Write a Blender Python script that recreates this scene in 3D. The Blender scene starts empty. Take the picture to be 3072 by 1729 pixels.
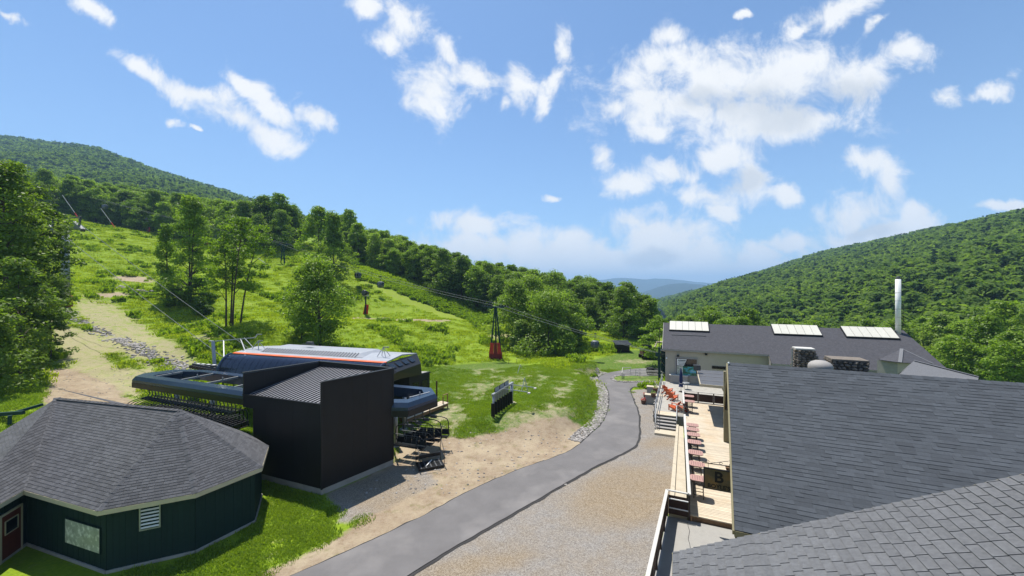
import bpy, bmesh, math, random
import numpy as np
from mathutils import Vector, Matrix, noise as mnoise

random.seed(7); RNG = np.random.default_rng(7)
SC = bpy.context.scene
COL = SC.collection
# ------------------------------------------------------------------ camera
CAMZ, FPX, CX, CY = 12.5, 1150.0, 1536.0, 868.0
cd = bpy.data.cameras.new('camera'); cam = bpy.data.objects.new('camera', cd); COL.objects.link(cam)
cam.location = (0, 0, CAMZ); cam.rotation_euler = (math.radians(90), 0, 0)
cd.sensor_width = 36; cd.lens = 36 * FPX / 3072; cd.shift_y = 3.5 / 3072
cd.clip_start = 0.1; cd.clip_end = 40000
SC.camera = cam
# ------------------------------------------------------------------ render / view
SC.view_settings.view_transform = 'Standard'; SC.view_settings.look = 'None'
SC.view_settings.exposure = 0.62; SC.view_settings.gamma = 1
SC.cycles.use_denoising = True
SC.cycles.max_bounces = 6; SC.cycles.diffuse_bounces = 3; SC.cycles.glossy_bounces = 3
SC.cycles.transmission_bounces = 3; SC.cycles.transparent_max_bounces = 6; SC.cycles.volume_bounces = 0
SC.cycles.caustics_reflective = False; SC.cycles.caustics_refractive = False
# ------------------------------------------------------------------ sun
SUN_EL, SUN_AZ = 68.5, -33.0         # azimuth clockwise from +Y
se, sa = math.radians(SUN_EL), math.radians(SUN_AZ)
SUNV = Vector((math.sin(sa) * math.cos(se), math.cos(sa) * math.cos(se), math.sin(se)))
sd = bpy.data.lights.new('sun', 'SUN'); sun = bpy.data.objects.new('sun', sd); COL.objects.link(sun)
sd.energy = 4.8; sd.angle = math.radians(0.5); sd.color = (1.0, 0.955, 0.88)
sun.rotation_euler = (-SUNV).to_track_quat('-Z', 'Y').to_euler(); sun.location = (0, 0, 60)
# ------------------------------------------------------------------ world: sky with cumulus
W = bpy.data.worlds.new('World'); SC.world = W; W.use_nodes = True
wn, wl = W.node_tree.nodes, W.node_tree.links
wn.clear()
def N(nodes, t, **k):
    n = nodes.new(t)
    for a, b in k.items(): setattr(n, a, b)
    return n
def wmath(op, a, b=None, c=None):
    n = N(wn, 'ShaderNodeMath', operation=op)
    for i, v in enumerate((a, b, c)):
        if v is None: continue
        if isinstance(v, (int, float)): n.inputs[i].default_value = v
        else: wl.new(v, n.inputs[i])
    return n.outputs[0]
def build_world():
    out = N(wn, 'ShaderNodeOutputWorld'); bg = N(wn, 'ShaderNodeBackground')
    bg.inputs[1].default_value = 0.085
    wl.new(bg.outputs[0], out.inputs[0])
    sky = N(wn, 'ShaderNodeTexSky', sky_type='NISHITA'); sky.sun_disc = False
    sky.sun_elevation = se; sky.sun_rotation = sa; sky.altitude = 300; sky.air_density = 1.0; sky.dust_density = 0.55; sky.ozone_density = 2.0
    tc = N(wn, 'ShaderNodeTexCoord'); sep = N(wn, 'ShaderNodeSeparateXYZ'); wl.new(tc.outputs['Generated'], sep.inputs[0])
    X, Y, Z = sep.outputs
    # the cloud layout lives on the plane one unit north of the eye; the sky to the south gets a mirrored run of it
    ay = wmath('MAXIMUM', wmath('ABSOLUTE', Y), 0.12)
    px = wmath('DIVIDE', X, ay); pz = wmath('DIVIDE', Z, ay)
    cmb = N(wn, 'ShaderNodeCombineXYZ'); wl.new(px, cmb.inputs[0]); wl.new(pz, cmb.inputs[1])
    # warp
    nz = N(wn, 'ShaderNodeTexNoise', noise_dimensions='2D'); nz.inputs['Scale'].default_value = 7.0; nz.inputs['Detail'].default_value = 5
    wl.new(cmb.outputs[0], nz.inputs['Vector'])
    s1 = N(wn, 'ShaderNodeVectorMath', operation='SUBTRACT'); wl.new(nz.outputs['Color'], s1.inputs[0]); s1.inputs[1].default_value = (.5, .5, .5)
    s2 = N(wn, 'ShaderNodeVectorMath', operation='MULTIPLY_ADD'); wl.new(s1.outputs[0], s2.inputs[0]); s2.inputs[1].default_value = (.10, .075, 0); wl.new(cmb.outputs[0], s2.inputs[2])
    P = s2.outputs[0]
    def field(lst):
        cur = None
        for e in lst:
            u, v, ru, rv = e[:4]; a = e[4] if len(e) > 4 else 0; w = e[5] if len(e) > 5 else 1
            mp = N(wn, 'ShaderNodeMapping', vector_type='TEXTURE')
            mp.inputs['Location'].default_value = ((u * 1.1925 - CX) / FPX, (CY - v * 1.1925) / FPX, 0)
            mp.inputs['Rotation'].default_value = (0, 0, -math.radians(a))
            mp.inputs['Scale'].default_value = (ru * 1.1925 / FPX * w, rv * 1.1925 / FPX * w, 1)
            wl.new(P, mp.inputs['Vector'])
            ln = N(wn, 'ShaderNodeVectorMath', operation='LENGTH'); wl.new(mp.outputs[0], ln.inputs[0])
            cur = ln.outputs['Value'] if cur is None else wmath('SMOOTH_MIN', cur, ln.outputs['Value'], 0.25)
        return cur
    E = [(370,185,75,16,30),(480,235,90,26,25),(590,285,90,36,22),(680,335,62,34,25),(612,212,55,22,42),(680,265,70,24,38),(785,295,46,26,40),
         (245,25,62,18,28),(20,35,36,9,30),(435,310,18,14,10,.9),(490,322,16,6,30,.8),
         (925,25,42,22,30),(1010,62,52,48),(985,112,28,24),
         (1090,215,66,80),(1195,185,84,40,12),(1290,215,48,40,20),(1060,262,38,34),(1112,285,18,22),(1120,125,50,18,45),
         (1412,125,20,46,-12),(1398,200,44,20,-50),(1352,255,16,34,10),(1262,255,15,22),
         (1640,250,130,84),(1800,190,120,82),(1960,205,170,76),(2120,195,100,72),(1900,290,210,62),(1660,150,48,40),(1690,82,34,36,-20),(1560,270,56,34),(1650,335,46,24),(2060,310,84,30),
         (1515,395,36,18,45),(1585,455,42,34),(1690,425,66,24,18),(1820,398,86,34),(1888,455,46,48),(1800,485,80,28),(1965,500,26,20),(1826,520,36,18),
         (2170,400,56,24,12),(2225,455,36,56,-12),(2160,545,70,42),(2200,600,118,28,-8),(2310,560,34,44),(1985,612,44,16),
         (2285,135,56,30,10),(2090,30,90,36,-18),(2010,75,40,16,-40),(2210,65,30,12,-32),(2395,250,36,20,20),(2480,232,62,20,-25),(2540,524,50,10),(1865,35,16,9),
         (1185,566,70,26),(1660,600,105,55),(1610,570,50,24),(1400,640,130,42),(1225,628,120,28),(1690,668,260,38),(1480,665,180,38),(1850,665,100,34),(1385,493,22,7),(1930,640,40,14),(1750,640,60,40)]
    L = field(E)
    # detail
    n2 = N(wn, 'ShaderNodeTexNoise', noise_dimensions='2D'); n2.inputs['Scale'].default_value = 9; n2.inputs['Detail'].default_value = 11; n2.inputs['Roughness'].default_value = 0.66; n2.inputs['Distortion'].default_value = .25
    wl.new(cmb.outputs[0], n2.inputs['Vector'])
    Ld = wmath('ADD', L, wmath('MULTIPLY', wmath('SUBTRACT', n2.outputs['Fac'], 0.5), 3.4))
    lowc = N(wn, 'ShaderNodeMapRange', interpolation_type='SMOOTHSTEP'); wl.new(Z, lowc.inputs[0]); lowc.inputs[1].default_value = .28; lowc.inputs[2].default_value = .08; lowc.inputs[3].default_value = 0; lowc.inputs[4].default_value = .45   # banked cumulus near the horizon is denser
    Ld = wmath('SUBTRACT', Ld, lowc.outputs[0])
    mr = N(wn, 'ShaderNodeMapRange', interpolation_type='SMOOTHSTEP'); wl.new(Ld, mr.inputs[0])
    mr.inputs[1].default_value = 1.58; mr.inputs[2].default_value = 0.25; mr.inputs[3].default_value = 0; mr.inputs[4].default_value = 1
    dens = mr.outputs[0]
    # thin milky veil + haze toward the horizon
    hz = N(wn, 'ShaderNodeMapRange', interpolation_type='SMOOTHSTEP'); wl.new(Z, hz.inputs[0])
    hz.inputs[1].default_value = 0.55; hz.inputs[2].default_value = 0.0; hz.inputs[3].default_value = 0.13; hz.inputs[4].default_value = 0.36
    # grey undersides of the thick parts
    G = [(1960,270,190,60),(1800,250,110,40),(2120,240,90,50),(1870,455,70,36),(2190,590,70,24),(1640,650,70,20)]
    Lg = field(G)
    n3 = N(wn, 'ShaderNodeTexNoise', noise_dimensions='2D'); n3.inputs['Scale'].default_value = 9; n3.inputs['Detail'].default_value = 6
    wl.new(cmb.outputs[0], n3.inputs['Vector'])
    Lg2 = wmath('ADD', Lg, wmath('MULTIPLY', wmath('SUBTRACT', n3.outputs['Fac'], 0.5), 2.0))
    mg = N(wn, 'ShaderNodeMapRange', interpolation_type='SMOOTHSTEP'); wl.new(Lg2, mg.inputs[0])
    mg.inputs[1].default_value = 1.3; mg.inputs[2].default_value = 0.2; mg.inputs[3].default_value = 0; mg.inputs[4].default_value = 1
    sh = N(wn, 'ShaderNodeMapRange'); wl.new(n3.outputs['Fac'], sh.inputs[0])
    sh.inputs[1].default_value = 0.35; sh.inputs[2].default_value = 0.7; sh.inputs[3].default_value = 0; sh.inputs[4].default_value = .22
    gmix = wmath('MINIMUM', wmath('ADD', mg.outputs[0], sh.outputs[0]), 1.0)
    cc = N(wn, 'ShaderNodeMixRGB'); wl.new(gmix, cc.inputs[0]); cc.inputs[1].default_value = (7.8, 7.9, 8.0, 1); cc.inputs[2].default_value = (5.7, 6.05, 6.5, 1)
    tint = N(wn, 'ShaderNodeMixRGB', blend_type='MULTIPLY'); tint.inputs[0].default_value = 1; wl.new(sky.outputs[0], tint.inputs[1]); tint.inputs[2].default_value = (0.80, 1.02, 1.22, 1)
    m1 = N(wn, 'ShaderNodeMixRGB'); wl.new(hz.outputs[0], m1.inputs[0]); wl.new(tint.outputs[0], m1.inputs[1]); m1.inputs[2].default_value = (4.0, 5.8, 7.8, 1)
    m2 = N(wn, 'ShaderNodeMixRGB'); wl.new(dens, m2.inputs[0]); wl.new(m1.outputs[0], m2.inputs[1]); wl.new(cc.outputs[0], m2.inputs[2])
    # no clouds below the horizon
    wl.new(m2.outputs[0], bg.inputs[0])
build_world()
W.cycles.sampling_method = 'MANUAL'; W.cycles.sample_map_resolution = 512

# ------------------------------------------------------------------ geometry helpers
def ray(u, v): return Vector(((u - CX) / FPX, 1.0, (CY - v) / FPX))
def D(u, v, d): return Vector((0, 0, CAMZ)) + ray(u, v) * d
def G(u, v, z=0.0): return D(u, v, (CAMZ - z) * FPX / (v - CY))
def onplane(u, v, p, n):
    r = ray(u, v); o = Vector((0, 0, CAMZ)); n = Vector(n)
    return o + r * ((Vector(p) - o).dot(n) / r.dot(n))
def proj(p):
    return (CX + FPX * p[0] / p[1], CY + FPX * (CAMZ - p[2]) / p[1])
def V(*a): return Vector(a)

class MB:
    """collects faces for one mesh"""
    def __init__(s): s.v = []; s.f = []; s.m = []; s.a = []; s.cur = 0; s.val = 0.5
    def add(s, vs, fs):
        o = len(s.v); s.v += [tuple(p) for p in vs]
        for f in fs: s.f.append(tuple(i + o for i in f)); s.m.append(s.cur); s.a.append(s.val)
        return s
    def box(s, c, sx, sy, sz, M3=None):
        """box centred on c with full sizes; M3 = 3 axis vectors"""
        c = Vector(c); ax = M3 or (V(1, 0, 0), V(0, 1, 0), V(0, 0, 1))
        vs = [c + ax[0] * (sx / 2 * i) + ax[1] * (sy / 2 * j) + ax[2] * (sz / 2 * k) for i in (-1, 1) for j in (-1, 1) for k in (-1, 1)]
        return s.add(vs, [(0, 1, 3, 2), (4, 6, 7, 5), (0, 4, 5, 1), (2, 3, 7, 6), (0, 2, 6, 4), (1, 5, 7, 3)])
    def prism(s, poly, h0, h1):
        """vertical prism over xy polygon (ccw)"""
        n = len(poly)
        vs = [(p[0], p[1], h0) for p in poly] + [(p[0], p[1], h1) for p in poly]
        return s.add(vs, [tuple(range(n - 1, -1, -1)), tuple(range(n, 2 * n))] + [(i, (i + 1) % n, n + (i + 1) % n, n + i) for i in range(n)])
    def slab(s, poly, t, nrm=None):
        """polygon of 3D points thickened by t along -normal"""
        P = [Vector(p) for p in poly]; n = len(P)
        if nrm is None:
            nrm = Vector((0, 0, 0))
            for i in range(n): nrm += P[i].cross(P[(i + 1) % n])
            nrm.normalize()
        nrm = Vector(nrm)
        Q = [p - nrm * t for p in P]
        return s.add(P + Q, [tuple(range(n)), tuple(range(2 * n - 1, n - 1, -1))] + [(i, n + i, n + (i + 1) % n, (i + 1) % n) for i in range(n)])
    def tube(s, pts, r, n=8, r1=None, cap=True):
        pts = [Vector(p) for p in pts]; m = len(pts)
        rs = [r + (((r1 if r1 is not None else r) - r) * i / max(1, m - 1)) for i in range(m)]
        o = len(s.v); prev = None; vs = []
        for i, p in enumerate(pts):
            d = (pts[min(i + 1, m - 1)] - pts[max(i - 1, 0)]).normalized()
            if prev is None:
                a = V(0, 0, 1) if abs(d.z) < .9 else V(1, 0, 0); x = d.cross(a).normalized()
            else:
                x = (prev - d * prev.dot(d)); x = x.normalized() if x.length > 1e-6 else d.orthogonal().normalized()
            y = d.cross(x); prev = x
            for k in range(n):
                t = 2 * math.pi * k / n; vs.append(p + (x * math.cos(t) + y * math.sin(t)) * rs[i])
        fs = [(i * n + k, i * n + (k + 1) % n, (i + 1) * n + (k + 1) % n, (i + 1) * n + k) for i in range(m - 1) for k in range(n)]
        if cap: fs += [tuple(range(n - 1, -1, -1)), tuple((m - 1) * n + k for k in range(n))]
        return s.add(vs, fs)
    def bar(s, a, b, w, h=None, up=V(0, 0, 1)):
        a, b = Vector(a), Vector(b); d = b - a; L = d.length; d.normalize()
        u = Vector(up); x = d.cross(u)
        if x.length < 1e-4: x = d.orthogonal()
        x.normalize(); u = x.cross(d)
        return s.box((a + b) / 2, L, w, h or w, (d, x, u))
    def lathe(s, c, prof, n=16):
        c = Vector(c); vs = []
        for r, z in prof:
            for k in range(n):
                t = 2 * math.pi * k / n; vs.append(c + V(r * math.cos(t), r * math.sin(t), z))
        m = len(prof)
        fs = [(i * n + k, i * n + (k + 1) % n, (i + 1) * n + (k + 1) % n, (i + 1) * n + k) for i in range(m - 1) for k in range(n)]
        fs += [tuple(range(n - 1, -1, -1)), tuple((m - 1) * n + k for k in range(n))]
        return s.add(vs, fs)
    def mesh(s, name, mats, off=V(0, 0, 0), smooth=False):
        me = bpy.data.meshes.new(name)
        me.from_pydata([(p[0] - off[0], p[1] - off[1], p[2] - off[2]) for p in s.v], [], s.f)
        for m in (mats if isinstance(mats, (list, tuple)) else [mats]): me.materials.append(m)
        if any(s.m): me.polygons.foreach_set('material_index', s.m)
        at = me.attributes.new('rnd', 'FLOAT', 'FACE'); at.data.foreach_set('value', s.a)
        if smooth: me.polygons.foreach_set('use_smooth', [True] * len(me.polygons))
        me.update(); return me
    def build(s, name, mats, parent=None, smooth=False, bevel=0, origin=None):
        off = Vector(parent.get('_o', (0, 0, 0))) if parent else Vector(origin or (0, 0, 0))
        me = s.mesh(name, mats, off, smooth)
        o = bpy.data.objects.new(name, me); COL.objects.link(o)
        if parent: o.parent = parent
        else: o.location = off
        o['_o'] = tuple(off)
        if bevel:
            b = o.modifiers.new('bevel', 'BEVEL'); b.width = bevel; b.segments = 2; b.limit_method = 'ANGLE'; b.angle_limit = math.radians(40)
        return o

def tag(o, label, cat=None, group=None, kind=None):
    if label: o['label'] = label
    if cat: o['category'] = cat
    if group: o['group'] = group
    if kind: o['kind'] = kind
    return o
def thing(name, label, cat, loc, group=None):
    o = bpy.data.objects.new(name, None); COL.objects.link(o); o.location = loc; o['_o'] = tuple(loc)
    o.empty_display_size = 0.3
    return tag(o, label, cat, group)
def copy_tree(o, parent=None):
    c = o.copy(); COL.objects.link(c)
    if parent: c.parent = parent
    for ch in o.children: copy_tree(ch, c)
    return c

# ------------------------------------------------------------------ materials
def newmat(name):
    m = bpy.data.materials.new(name); m.use_nodes = True; nt = m.node_tree
    b = nt.nodes['Principled BSDF']; return m, nt, nt.nodes, nt.links, b
def mat(name, col, rough=.8, var=.15, scale=6.0, bump=0.0, bscale=40.0, metallic=0, spec=.3, rnd=0.0, wear=None, wscale=2.0, wamt=.5):
    """procedural surface: base colour with two octaves of drift, optional per-piece variation, worn patches and relief"""
    m, nt, n, l, b = newmat(name)
    tc = n.new('ShaderNodeTexCoord'); co = tc.outputs['Object']
    nz = n.new('ShaderNodeTexNoise'); nz.inputs['Scale'].default_value = scale; nz.inputs['Detail'].default_value = 6; nz.inputs['Roughness'].default_value = .65; l.new(co, nz.inputs['Vector'])
    mr = n.new('ShaderNodeMapRange'); mr.inputs[1].default_value = .25; mr.inputs[2].default_value = .75; mr.inputs[3].default_value = 1 - var; mr.inputs[4].default_value = 1 + var; l.new(nz.outputs['Fac'], mr.inputs[0])
    val = mr.outputs[0]
    if rnd:
        at = n.new('ShaderNodeAttribute'); at.attribute_name = 'rnd'
        m2 = n.new('ShaderNodeMapRange'); m2.inputs[3].default_value = 1 - rnd; m2.inputs[4].default_value = 1 + rnd; l.new(at.outputs['Fac'], m2.inputs[0])
        mm = n.new('ShaderNodeMath'); mm.operation = 'MULTIPLY'; l.new(val, mm.inputs[0]); l.new(m2.outputs[0], mm.inputs[1]); val = mm.outputs[0]
    base = n.new('ShaderNodeRGB'); base.outputs[0].default_value = (*col, 1)
    csrc = base.outputs[0]
    if wear:
        wz = n.new('ShaderNodeTexNoise'); wz.inputs['Scale'].default_value = wscale; wz.inputs['Detail'].default_value = 8; l.new(co, wz.inputs['Vector'])
        wr = n.new('ShaderNodeMapRange'); wr.inputs[1].default_value = .5; wr.inputs[2].default_value = .68; wr.inputs[3].default_value = 0; wr.inputs[4].default_value = wamt; l.new(wz.outputs['Fac'], wr.inputs[0])
        wm = n.new('ShaderNodeMixRGB'); l.new(wr.outputs[0], wm.inputs[0]); l.new(csrc, wm.inputs[1]); wm.inputs[2].default_value = (*wear, 1); csrc = wm.outputs[0]
    vm = n.new('ShaderNodeVectorMath'); vm.operation = 'SCALE'; l.new(csrc, vm.inputs[0]); l.new(val, vm.inputs['Scale'])
    l.new(vm.outputs[0], b.inputs['Base Color'])
    b.inputs['Roughness'].default_value = rough; b.inputs['Metallic'].default_value = metallic; b.inputs['Specular IOR Level'].default_value = spec
    if bump:
        bz = n.new('ShaderNodeTexNoise'); bz.inputs['Scale'].default_value = bscale; bz.inputs['Detail'].default_value = 4; l.new(co, bz.inputs['Vector'])
        bp = n.new('ShaderNodeBump'); bp.inputs['Strength'].default_value = bump; bp.inputs['Distance'].default_value = .02; l.new(bz.outputs['Fac'], bp.inputs['Height']); l.new(bp.outputs[0], b.inputs['Normal'])
    return m
def leafmat(name, dark, light, trans=.5, hue=.5, gloss=.03, stand=.02):
    m, nt, n, l, b = newmat(name); n.remove(b)
    out = n['Material Output']
    at = n.new('ShaderNodeAttribute'); at.attribute_name = 'rnd'
    oi = n.new('ShaderNodeObjectInfo')
    ad = n.new('ShaderNodeMath'); ad.operation = 'MULTIPLY_ADD'; l.new(oi.outputs['Random'], ad.inputs[0]); ad.inputs[1].default_value = hue
    sb = n.new('ShaderNodeMath'); sb.operation = 'SUBTRACT'; l.new(at.outputs['Fac'], sb.inputs[0]); sb.inputs[1].default_value = hue / 2
    l.new(sb.outputs[0], ad.inputs[2])
    ln = n.new('ShaderNodeTexNoise'); ln.inputs['Scale'].default_value = stand; ln.inputs['Detail'].default_value = 3; l.new(oi.outputs['Location'], ln.inputs['Vector'])
    la = n.new('ShaderNodeMath'); la.operation = 'MULTIPLY_ADD'; l.new(ln.outputs['Fac'], la.inputs[0]); la.inputs[1].default_value = 1.5; la.inputs[2].default_value = -.75
    lb = n.new('ShaderNodeMath'); lb.operation = 'ADD'; l.new(ad.outputs[0], lb.inputs[0]); l.new(la.outputs[0], lb.inputs[1])
    mx = n.new('ShaderNodeMixRGB'); mx.use_clamp = True; l.new(lb.outputs[0], mx.inputs[0]); mx.inputs[1].default_value = (*dark, 1); mx.inputs[2].default_value = (*light, 1)
    df = n.new('ShaderNodeBsdfDiffuse'); l.new(mx.outputs[0], df.inputs[0])
    tr = n.new('ShaderNodeBsdfTranslucent')
    tm = n.new('ShaderNodeMixRGB'); tm.blend_type = 'MULTIPLY'; tm.inputs[0].default_value = 1; l.new(mx.outputs[0], tm.inputs[1]); tm.inputs[2].default_value = (1.25, 1.35, .45, 1); l.new(tm.outputs[0], tr.inputs[0])
    gl = n.new('ShaderNodeBsdfGlossy'); gl.inputs['Roughness'].default_value = .45; gl.inputs[0].default_value = (.5, .5, .5, 1)
    ms = n.new('ShaderNodeMixShader'); ms.inputs[0].default_value = trans; l.new(df.outputs[0], ms.inputs[1]); l.new(tr.outputs[0], ms.inputs[2])
    m2 = n.new('ShaderNodeMixShader'); m2.inputs[0].default_value = gloss; l.new(ms.outputs[0], m2.inputs[1]); l.new(gl.outputs[0], m2.inputs[2])
    l.new(m2.outputs[0], out.inputs[0]); return m
def glassmat(name, col, rough=.08, spec=.6):
    m = mat(name, col, rough=rough, var=.1, scale=1.5, spec=spec); return m

M = {}
M['black_metal'] = mat('black_metal', (.012, .012, .013), .42, .12, 3, spec=.35)
M['black_panel'] = mat('black_panel', (.014, .0125, .012), .5, .12, 1.2, spec=.3, rnd=.08)
M['black_roof'] = mat('black_roof', (.27, .27, .29), .4, .1, 3, spec=.5)
M['black_seam'] = mat('black_seam', (.012, .012, .014), .5, .1, 3)
M['navy'] = mat('navy', (.02, .036, .068), .26, .12, 2, spec=.5, wear=(.035, .045, .06), wamt=.4)
M['navy_glass'] = mat('navy_glass', (.006, .008, .02), .12, .1, 2, spec=.6)
M['steel'] = mat('steel', (.33, .34, .35), .45, .18, 5, metallic=.6, spec=.5)
M['dark_steel'] = mat('dark_steel', (.085, .088, .092), .5, .2, 6, metallic=.3)
M['white_roof'] = mat('white_roof', (.30, .315, .34), .45, .06, 2, wear=(.4, .4, .4), wamt=.3)
M['orange'] = mat('orange', (.72, .12, .03), .45, .08, 4)
M['orange_chair'] = mat('orange_chair', (.48, .095, .025), .55, .08, 6)
M['concrete'] = mat('concrete', (.34, .32, .28), .9, .12, 4, bump=.3, bscale=30, wear=(.24, .22, .19), wamt=.6)
M['pale_concrete'] = mat('pale_concrete', (.46, .4, .3), .9, .1, 3, bump=.2, bscale=40, wear=(.36, .3, .22), wamt=.5)
M['pad'] = mat('pad', (.30, .29, .27), .9, .12, 2, bump=.2, bscale=50, wear=(.22, .21, .2), wamt=.5)
M['asphalt'] = mat('asphalt', (.14, .132, .129), .9, .12, .8, bump=.5, bscale=60, spec=.25, wear=(.19, .178, .17), wscale=.35, wamt=.9)
M['asphalt_edge'] = mat('asphalt_edge', (.04, .038, .037), .95, .2, 3, bump=.5, bscale=60)
M['shingle_grey'] = mat('shingle_grey', (.086, .086, .091), .92, .12, 8, bump=.5, bscale=160, rnd=.25, spec=.2)
M['shingle_blue'] = mat('shingle_blue', (.064, .071, .081), .9, .12, 8, bump=.5, bscale=160, rnd=.19, spec=.25)
M['shingle_near'] = mat('shingle_near', (.15, .152, .158), .9, .22, 14, bump=.8, bscale=220, rnd=.11, spec=.25)
M['underlay'] = mat('underlay', (.02, .02, .022), .95, .1, 5)
M['lodge_roof'] = mat('lodge_roof', (.058, .057, .064), .9, .22, 3.5, bump=.6, bscale=25, wear=(.095, .093, .10), wscale=9, wamt=.5)
M['green_board'] = mat('green_board', (.006, .023, .0195), .75, .14, 5, rnd=.07)
M['tan_trim'] = mat('tan_trim', (.50, .43, .30), .7, .08, 5)
M['red_door'] = mat('red_door', (.13, .025, .012), .6, .15, 5)
M['lodge_wall'] = mat('lodge_wall', (.40, .36, .29), .85, .06, 2, bump=.1, bscale=50)
M['olive_wall'] = mat('olive_wall', (.22, .19, .11), .8, .08, 4)
M['grey_trim'] = mat('grey_trim', (.30, .28, .26), .7, .08, 5)
M['membrane'] = mat('membrane', (.075, .075, .08), .45, .15, 2, spec=.4)
M['skylight'] = mat('skylight', (.52, .50, .43), .5, .05, 3, rnd=.03)
M['white_paint'] = mat('white_paint', (.72, .72, .70), .5, .06, 5)
M['rail_white'] = mat('rail_white', (.48, .46, .42), .6, .08, 6)
M['brown_panel'] = mat('brown_panel', (.05, .026, .018), .7, .15, 4)
M['plank'] = mat('plank', (.50, .43, .33), .8, .12, 3, rnd=.13, bump=.15, bscale=25, wear=(.45, .31, .17), wscale=.6, wamt=.4)
M['table_top'] = mat('table_top', (.36, .21, .18), .6, .1, 6)
M['iron'] = mat('iron', (.05, .035, .028), .6, .2, 8)
M['umbrella'] = mat('umbrella', (.018, .03, .10), .85, .2, 9)
M['wood_post'] = mat('wood_post', (.22, .13, .07), .85, .25, 6)
M['rust_wood'] = mat('rust_wood', (.11, .055, .03), .8, .2, 6)
M['tower_green'] = mat('tower_green', (.006, .038, .032), .5, .15, 4)
M['red_pad'] = mat('red_pad', (.52, .035, .015), .6, .15, 3, wear=(.2, .03, .02), wamt=.6)
M['dark_red'] = mat('dark_red', (.17, .015, .012), .7, .15, 3)
M['cabin'] = mat('cabin', (.10, .11, .12), .35, .1, 4)
M['cabin_glass'] = mat('cabin_glass', (.02, .025, .03), .1, .1, 3, spec=.7)
M['cable'] = mat('cable', (.16, .17, .16), .5, .1, 4)
M['stone_wall'] = mat('stone_wall', (.16, .135, .11), .9, .3, 6, rnd=.5, bump=.5, bscale=30)
M['stone_pale'] = mat('stone_pale', (.25, .23, .21), .9, .25, 6, rnd=.45, bump=.3)
M['mortar'] = mat('mortar', (.09, .08, .07), .95, .1, 8)
M['bark'] = mat('bark', (.075, .058, .045), .95, .35, 7, bump=.8, bscale=14)
M['window_dark'] = mat('window_dark', (.008, .009, .01), .08, .1, 3, spec=.6)
M['pot'] = mat('pot', (.12, .06, .04), .8, .15, 6)
M['flower'] = mat('flower', (.5, .06, .04), .8, .3, 20)
M['black_plastic'] = mat('black_plastic', (.01, .01, .01), .35, .1, 5)
M['leaf_a'] = leafmat('leaf_a', (.10, .175, .024), (.28, .40, .04))
M['leaf_b'] = leafmat('leaf_b', (.085, .15, .026), (.25, .355, .044))
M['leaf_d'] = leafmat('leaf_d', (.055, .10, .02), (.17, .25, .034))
M['leaf_c'] = leafmat('leaf_c', (.075, .14, .016), (.23, .34, .03))
M['needle'] = leafmat('needle', (.02, .05, .022), (.05, .095, .03), trans=.1, gloss=0)
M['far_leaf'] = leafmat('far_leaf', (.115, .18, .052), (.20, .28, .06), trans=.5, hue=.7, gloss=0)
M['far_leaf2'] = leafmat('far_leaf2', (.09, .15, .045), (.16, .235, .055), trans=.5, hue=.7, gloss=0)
M['grass_blade'] = leafmat('grass_blade', (.235, .31, .020), (.42, .485, .03), trans=.4, hue=.3, gloss=.02, stand=.12)
M['lawn_blade'] = leafmat('lawn_blade', (.135, .22, .018), (.29, .38, .03), trans=.4, hue=.3, gloss=.02, stand=.25)
M['fern'] = leafmat('fern', (.11, .19, .018), (.28, .38, .026), trans=.4, hue=.4, gloss=.02)
# ================================================================== terrain
CP = []   # control points x,y,z
def cp(u, v, d): p = D(u, v, d); CP.append((p.x, p.y, p.z))
for x in range(-24, 60, 12):
    for y in (-50, -25, 0, 15, 28, 40): CP.append((x, y, 0))
for q in [(1487,1085,70),(1098,952,90),(1250,962,88),(1040,785,135),(1250,855,125),(1440,945,112),(1490,985,98),(1100,890,102),(850,725,140),(640,738,140),
          (430,695,150),(320,683,155),(230,655,150),(400,838,90),(300,905,70),(600,800,110),(800,950,66),(950,1040,58),(660,990,62),(200,960,58),(150,1100,44),
          (350,1130,42),(450,1030,52),(40,1060,45),(40,1215,31),(560,950,70),(700,880,80),(900,900,88),(1300,1000,80),(1700,1000,92),(1720,1040,80),(1860,1062,72),
          (1600,1010,92),(0,560,270),(400,620,270),(800,690,260),(1000,745,220),(1300,835,200),(1600,885,200),(1900,935,180),(2000,975,150),(1500,900,150),(1750,950,130),
          (200,830,85),(100,760,90),(-400,700,60),(-300,1000,40),(-500,600,150)]: cp(*q)
CP += [(120, 285, -45), (150, 200, -35), (70, 285, -26), (100, 150, -18), (95, 230, -30), (130, 110, -16), (0, 66, -.6), (10, 64, 0), (60, 70, -3), (80, 45, -4), (100, 90, -6), (60, 120, -8), (100, 20, -3), (-40, -30, 1), (-45, 10, 3)]
CP = np.array(CP, float)
def _tps_fit(P):
    n = len(P); X = P[:, :2] / 100
    r2 = ((X[:, None] - X[None]) ** 2).sum(-1); K = np.where(r2 > 0, .5 * r2 * np.log(r2 + 1e-12), 0) + np.eye(n) * 2e-4
    A = np.zeros((n + 3, n + 3)); A[:n, :n] = K; A[:n, n] = 1; A[:n, n + 1:] = X; A[n, :n] = 1; A[n + 1:, :n] = X.T
    return X, np.linalg.solve(A, np.concatenate([P[:, 2], np.zeros(3)]))
_TX, _TW = _tps_fit(CP)
FLAT = np.array([(-25,-80),(-24.5,20),(-22,25),(-15,31),(-11,37),(-7,46),(-3,56),(8,64),(26,64),(50,60),(62,40),(62,-80)], float)
ROAD_L = [(700,1790),(875,1729),(1117,1623),(1304,1532),(1405,1477),(1556,1411),(1708,1355),(1779,1298),(1809,1268),(1826,1226),(1827,1182),(1815,1157),(1795,1139),(1812,1124),(1850,1115),(1910,1107),(1976,1106),(2010,1105)]
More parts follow.
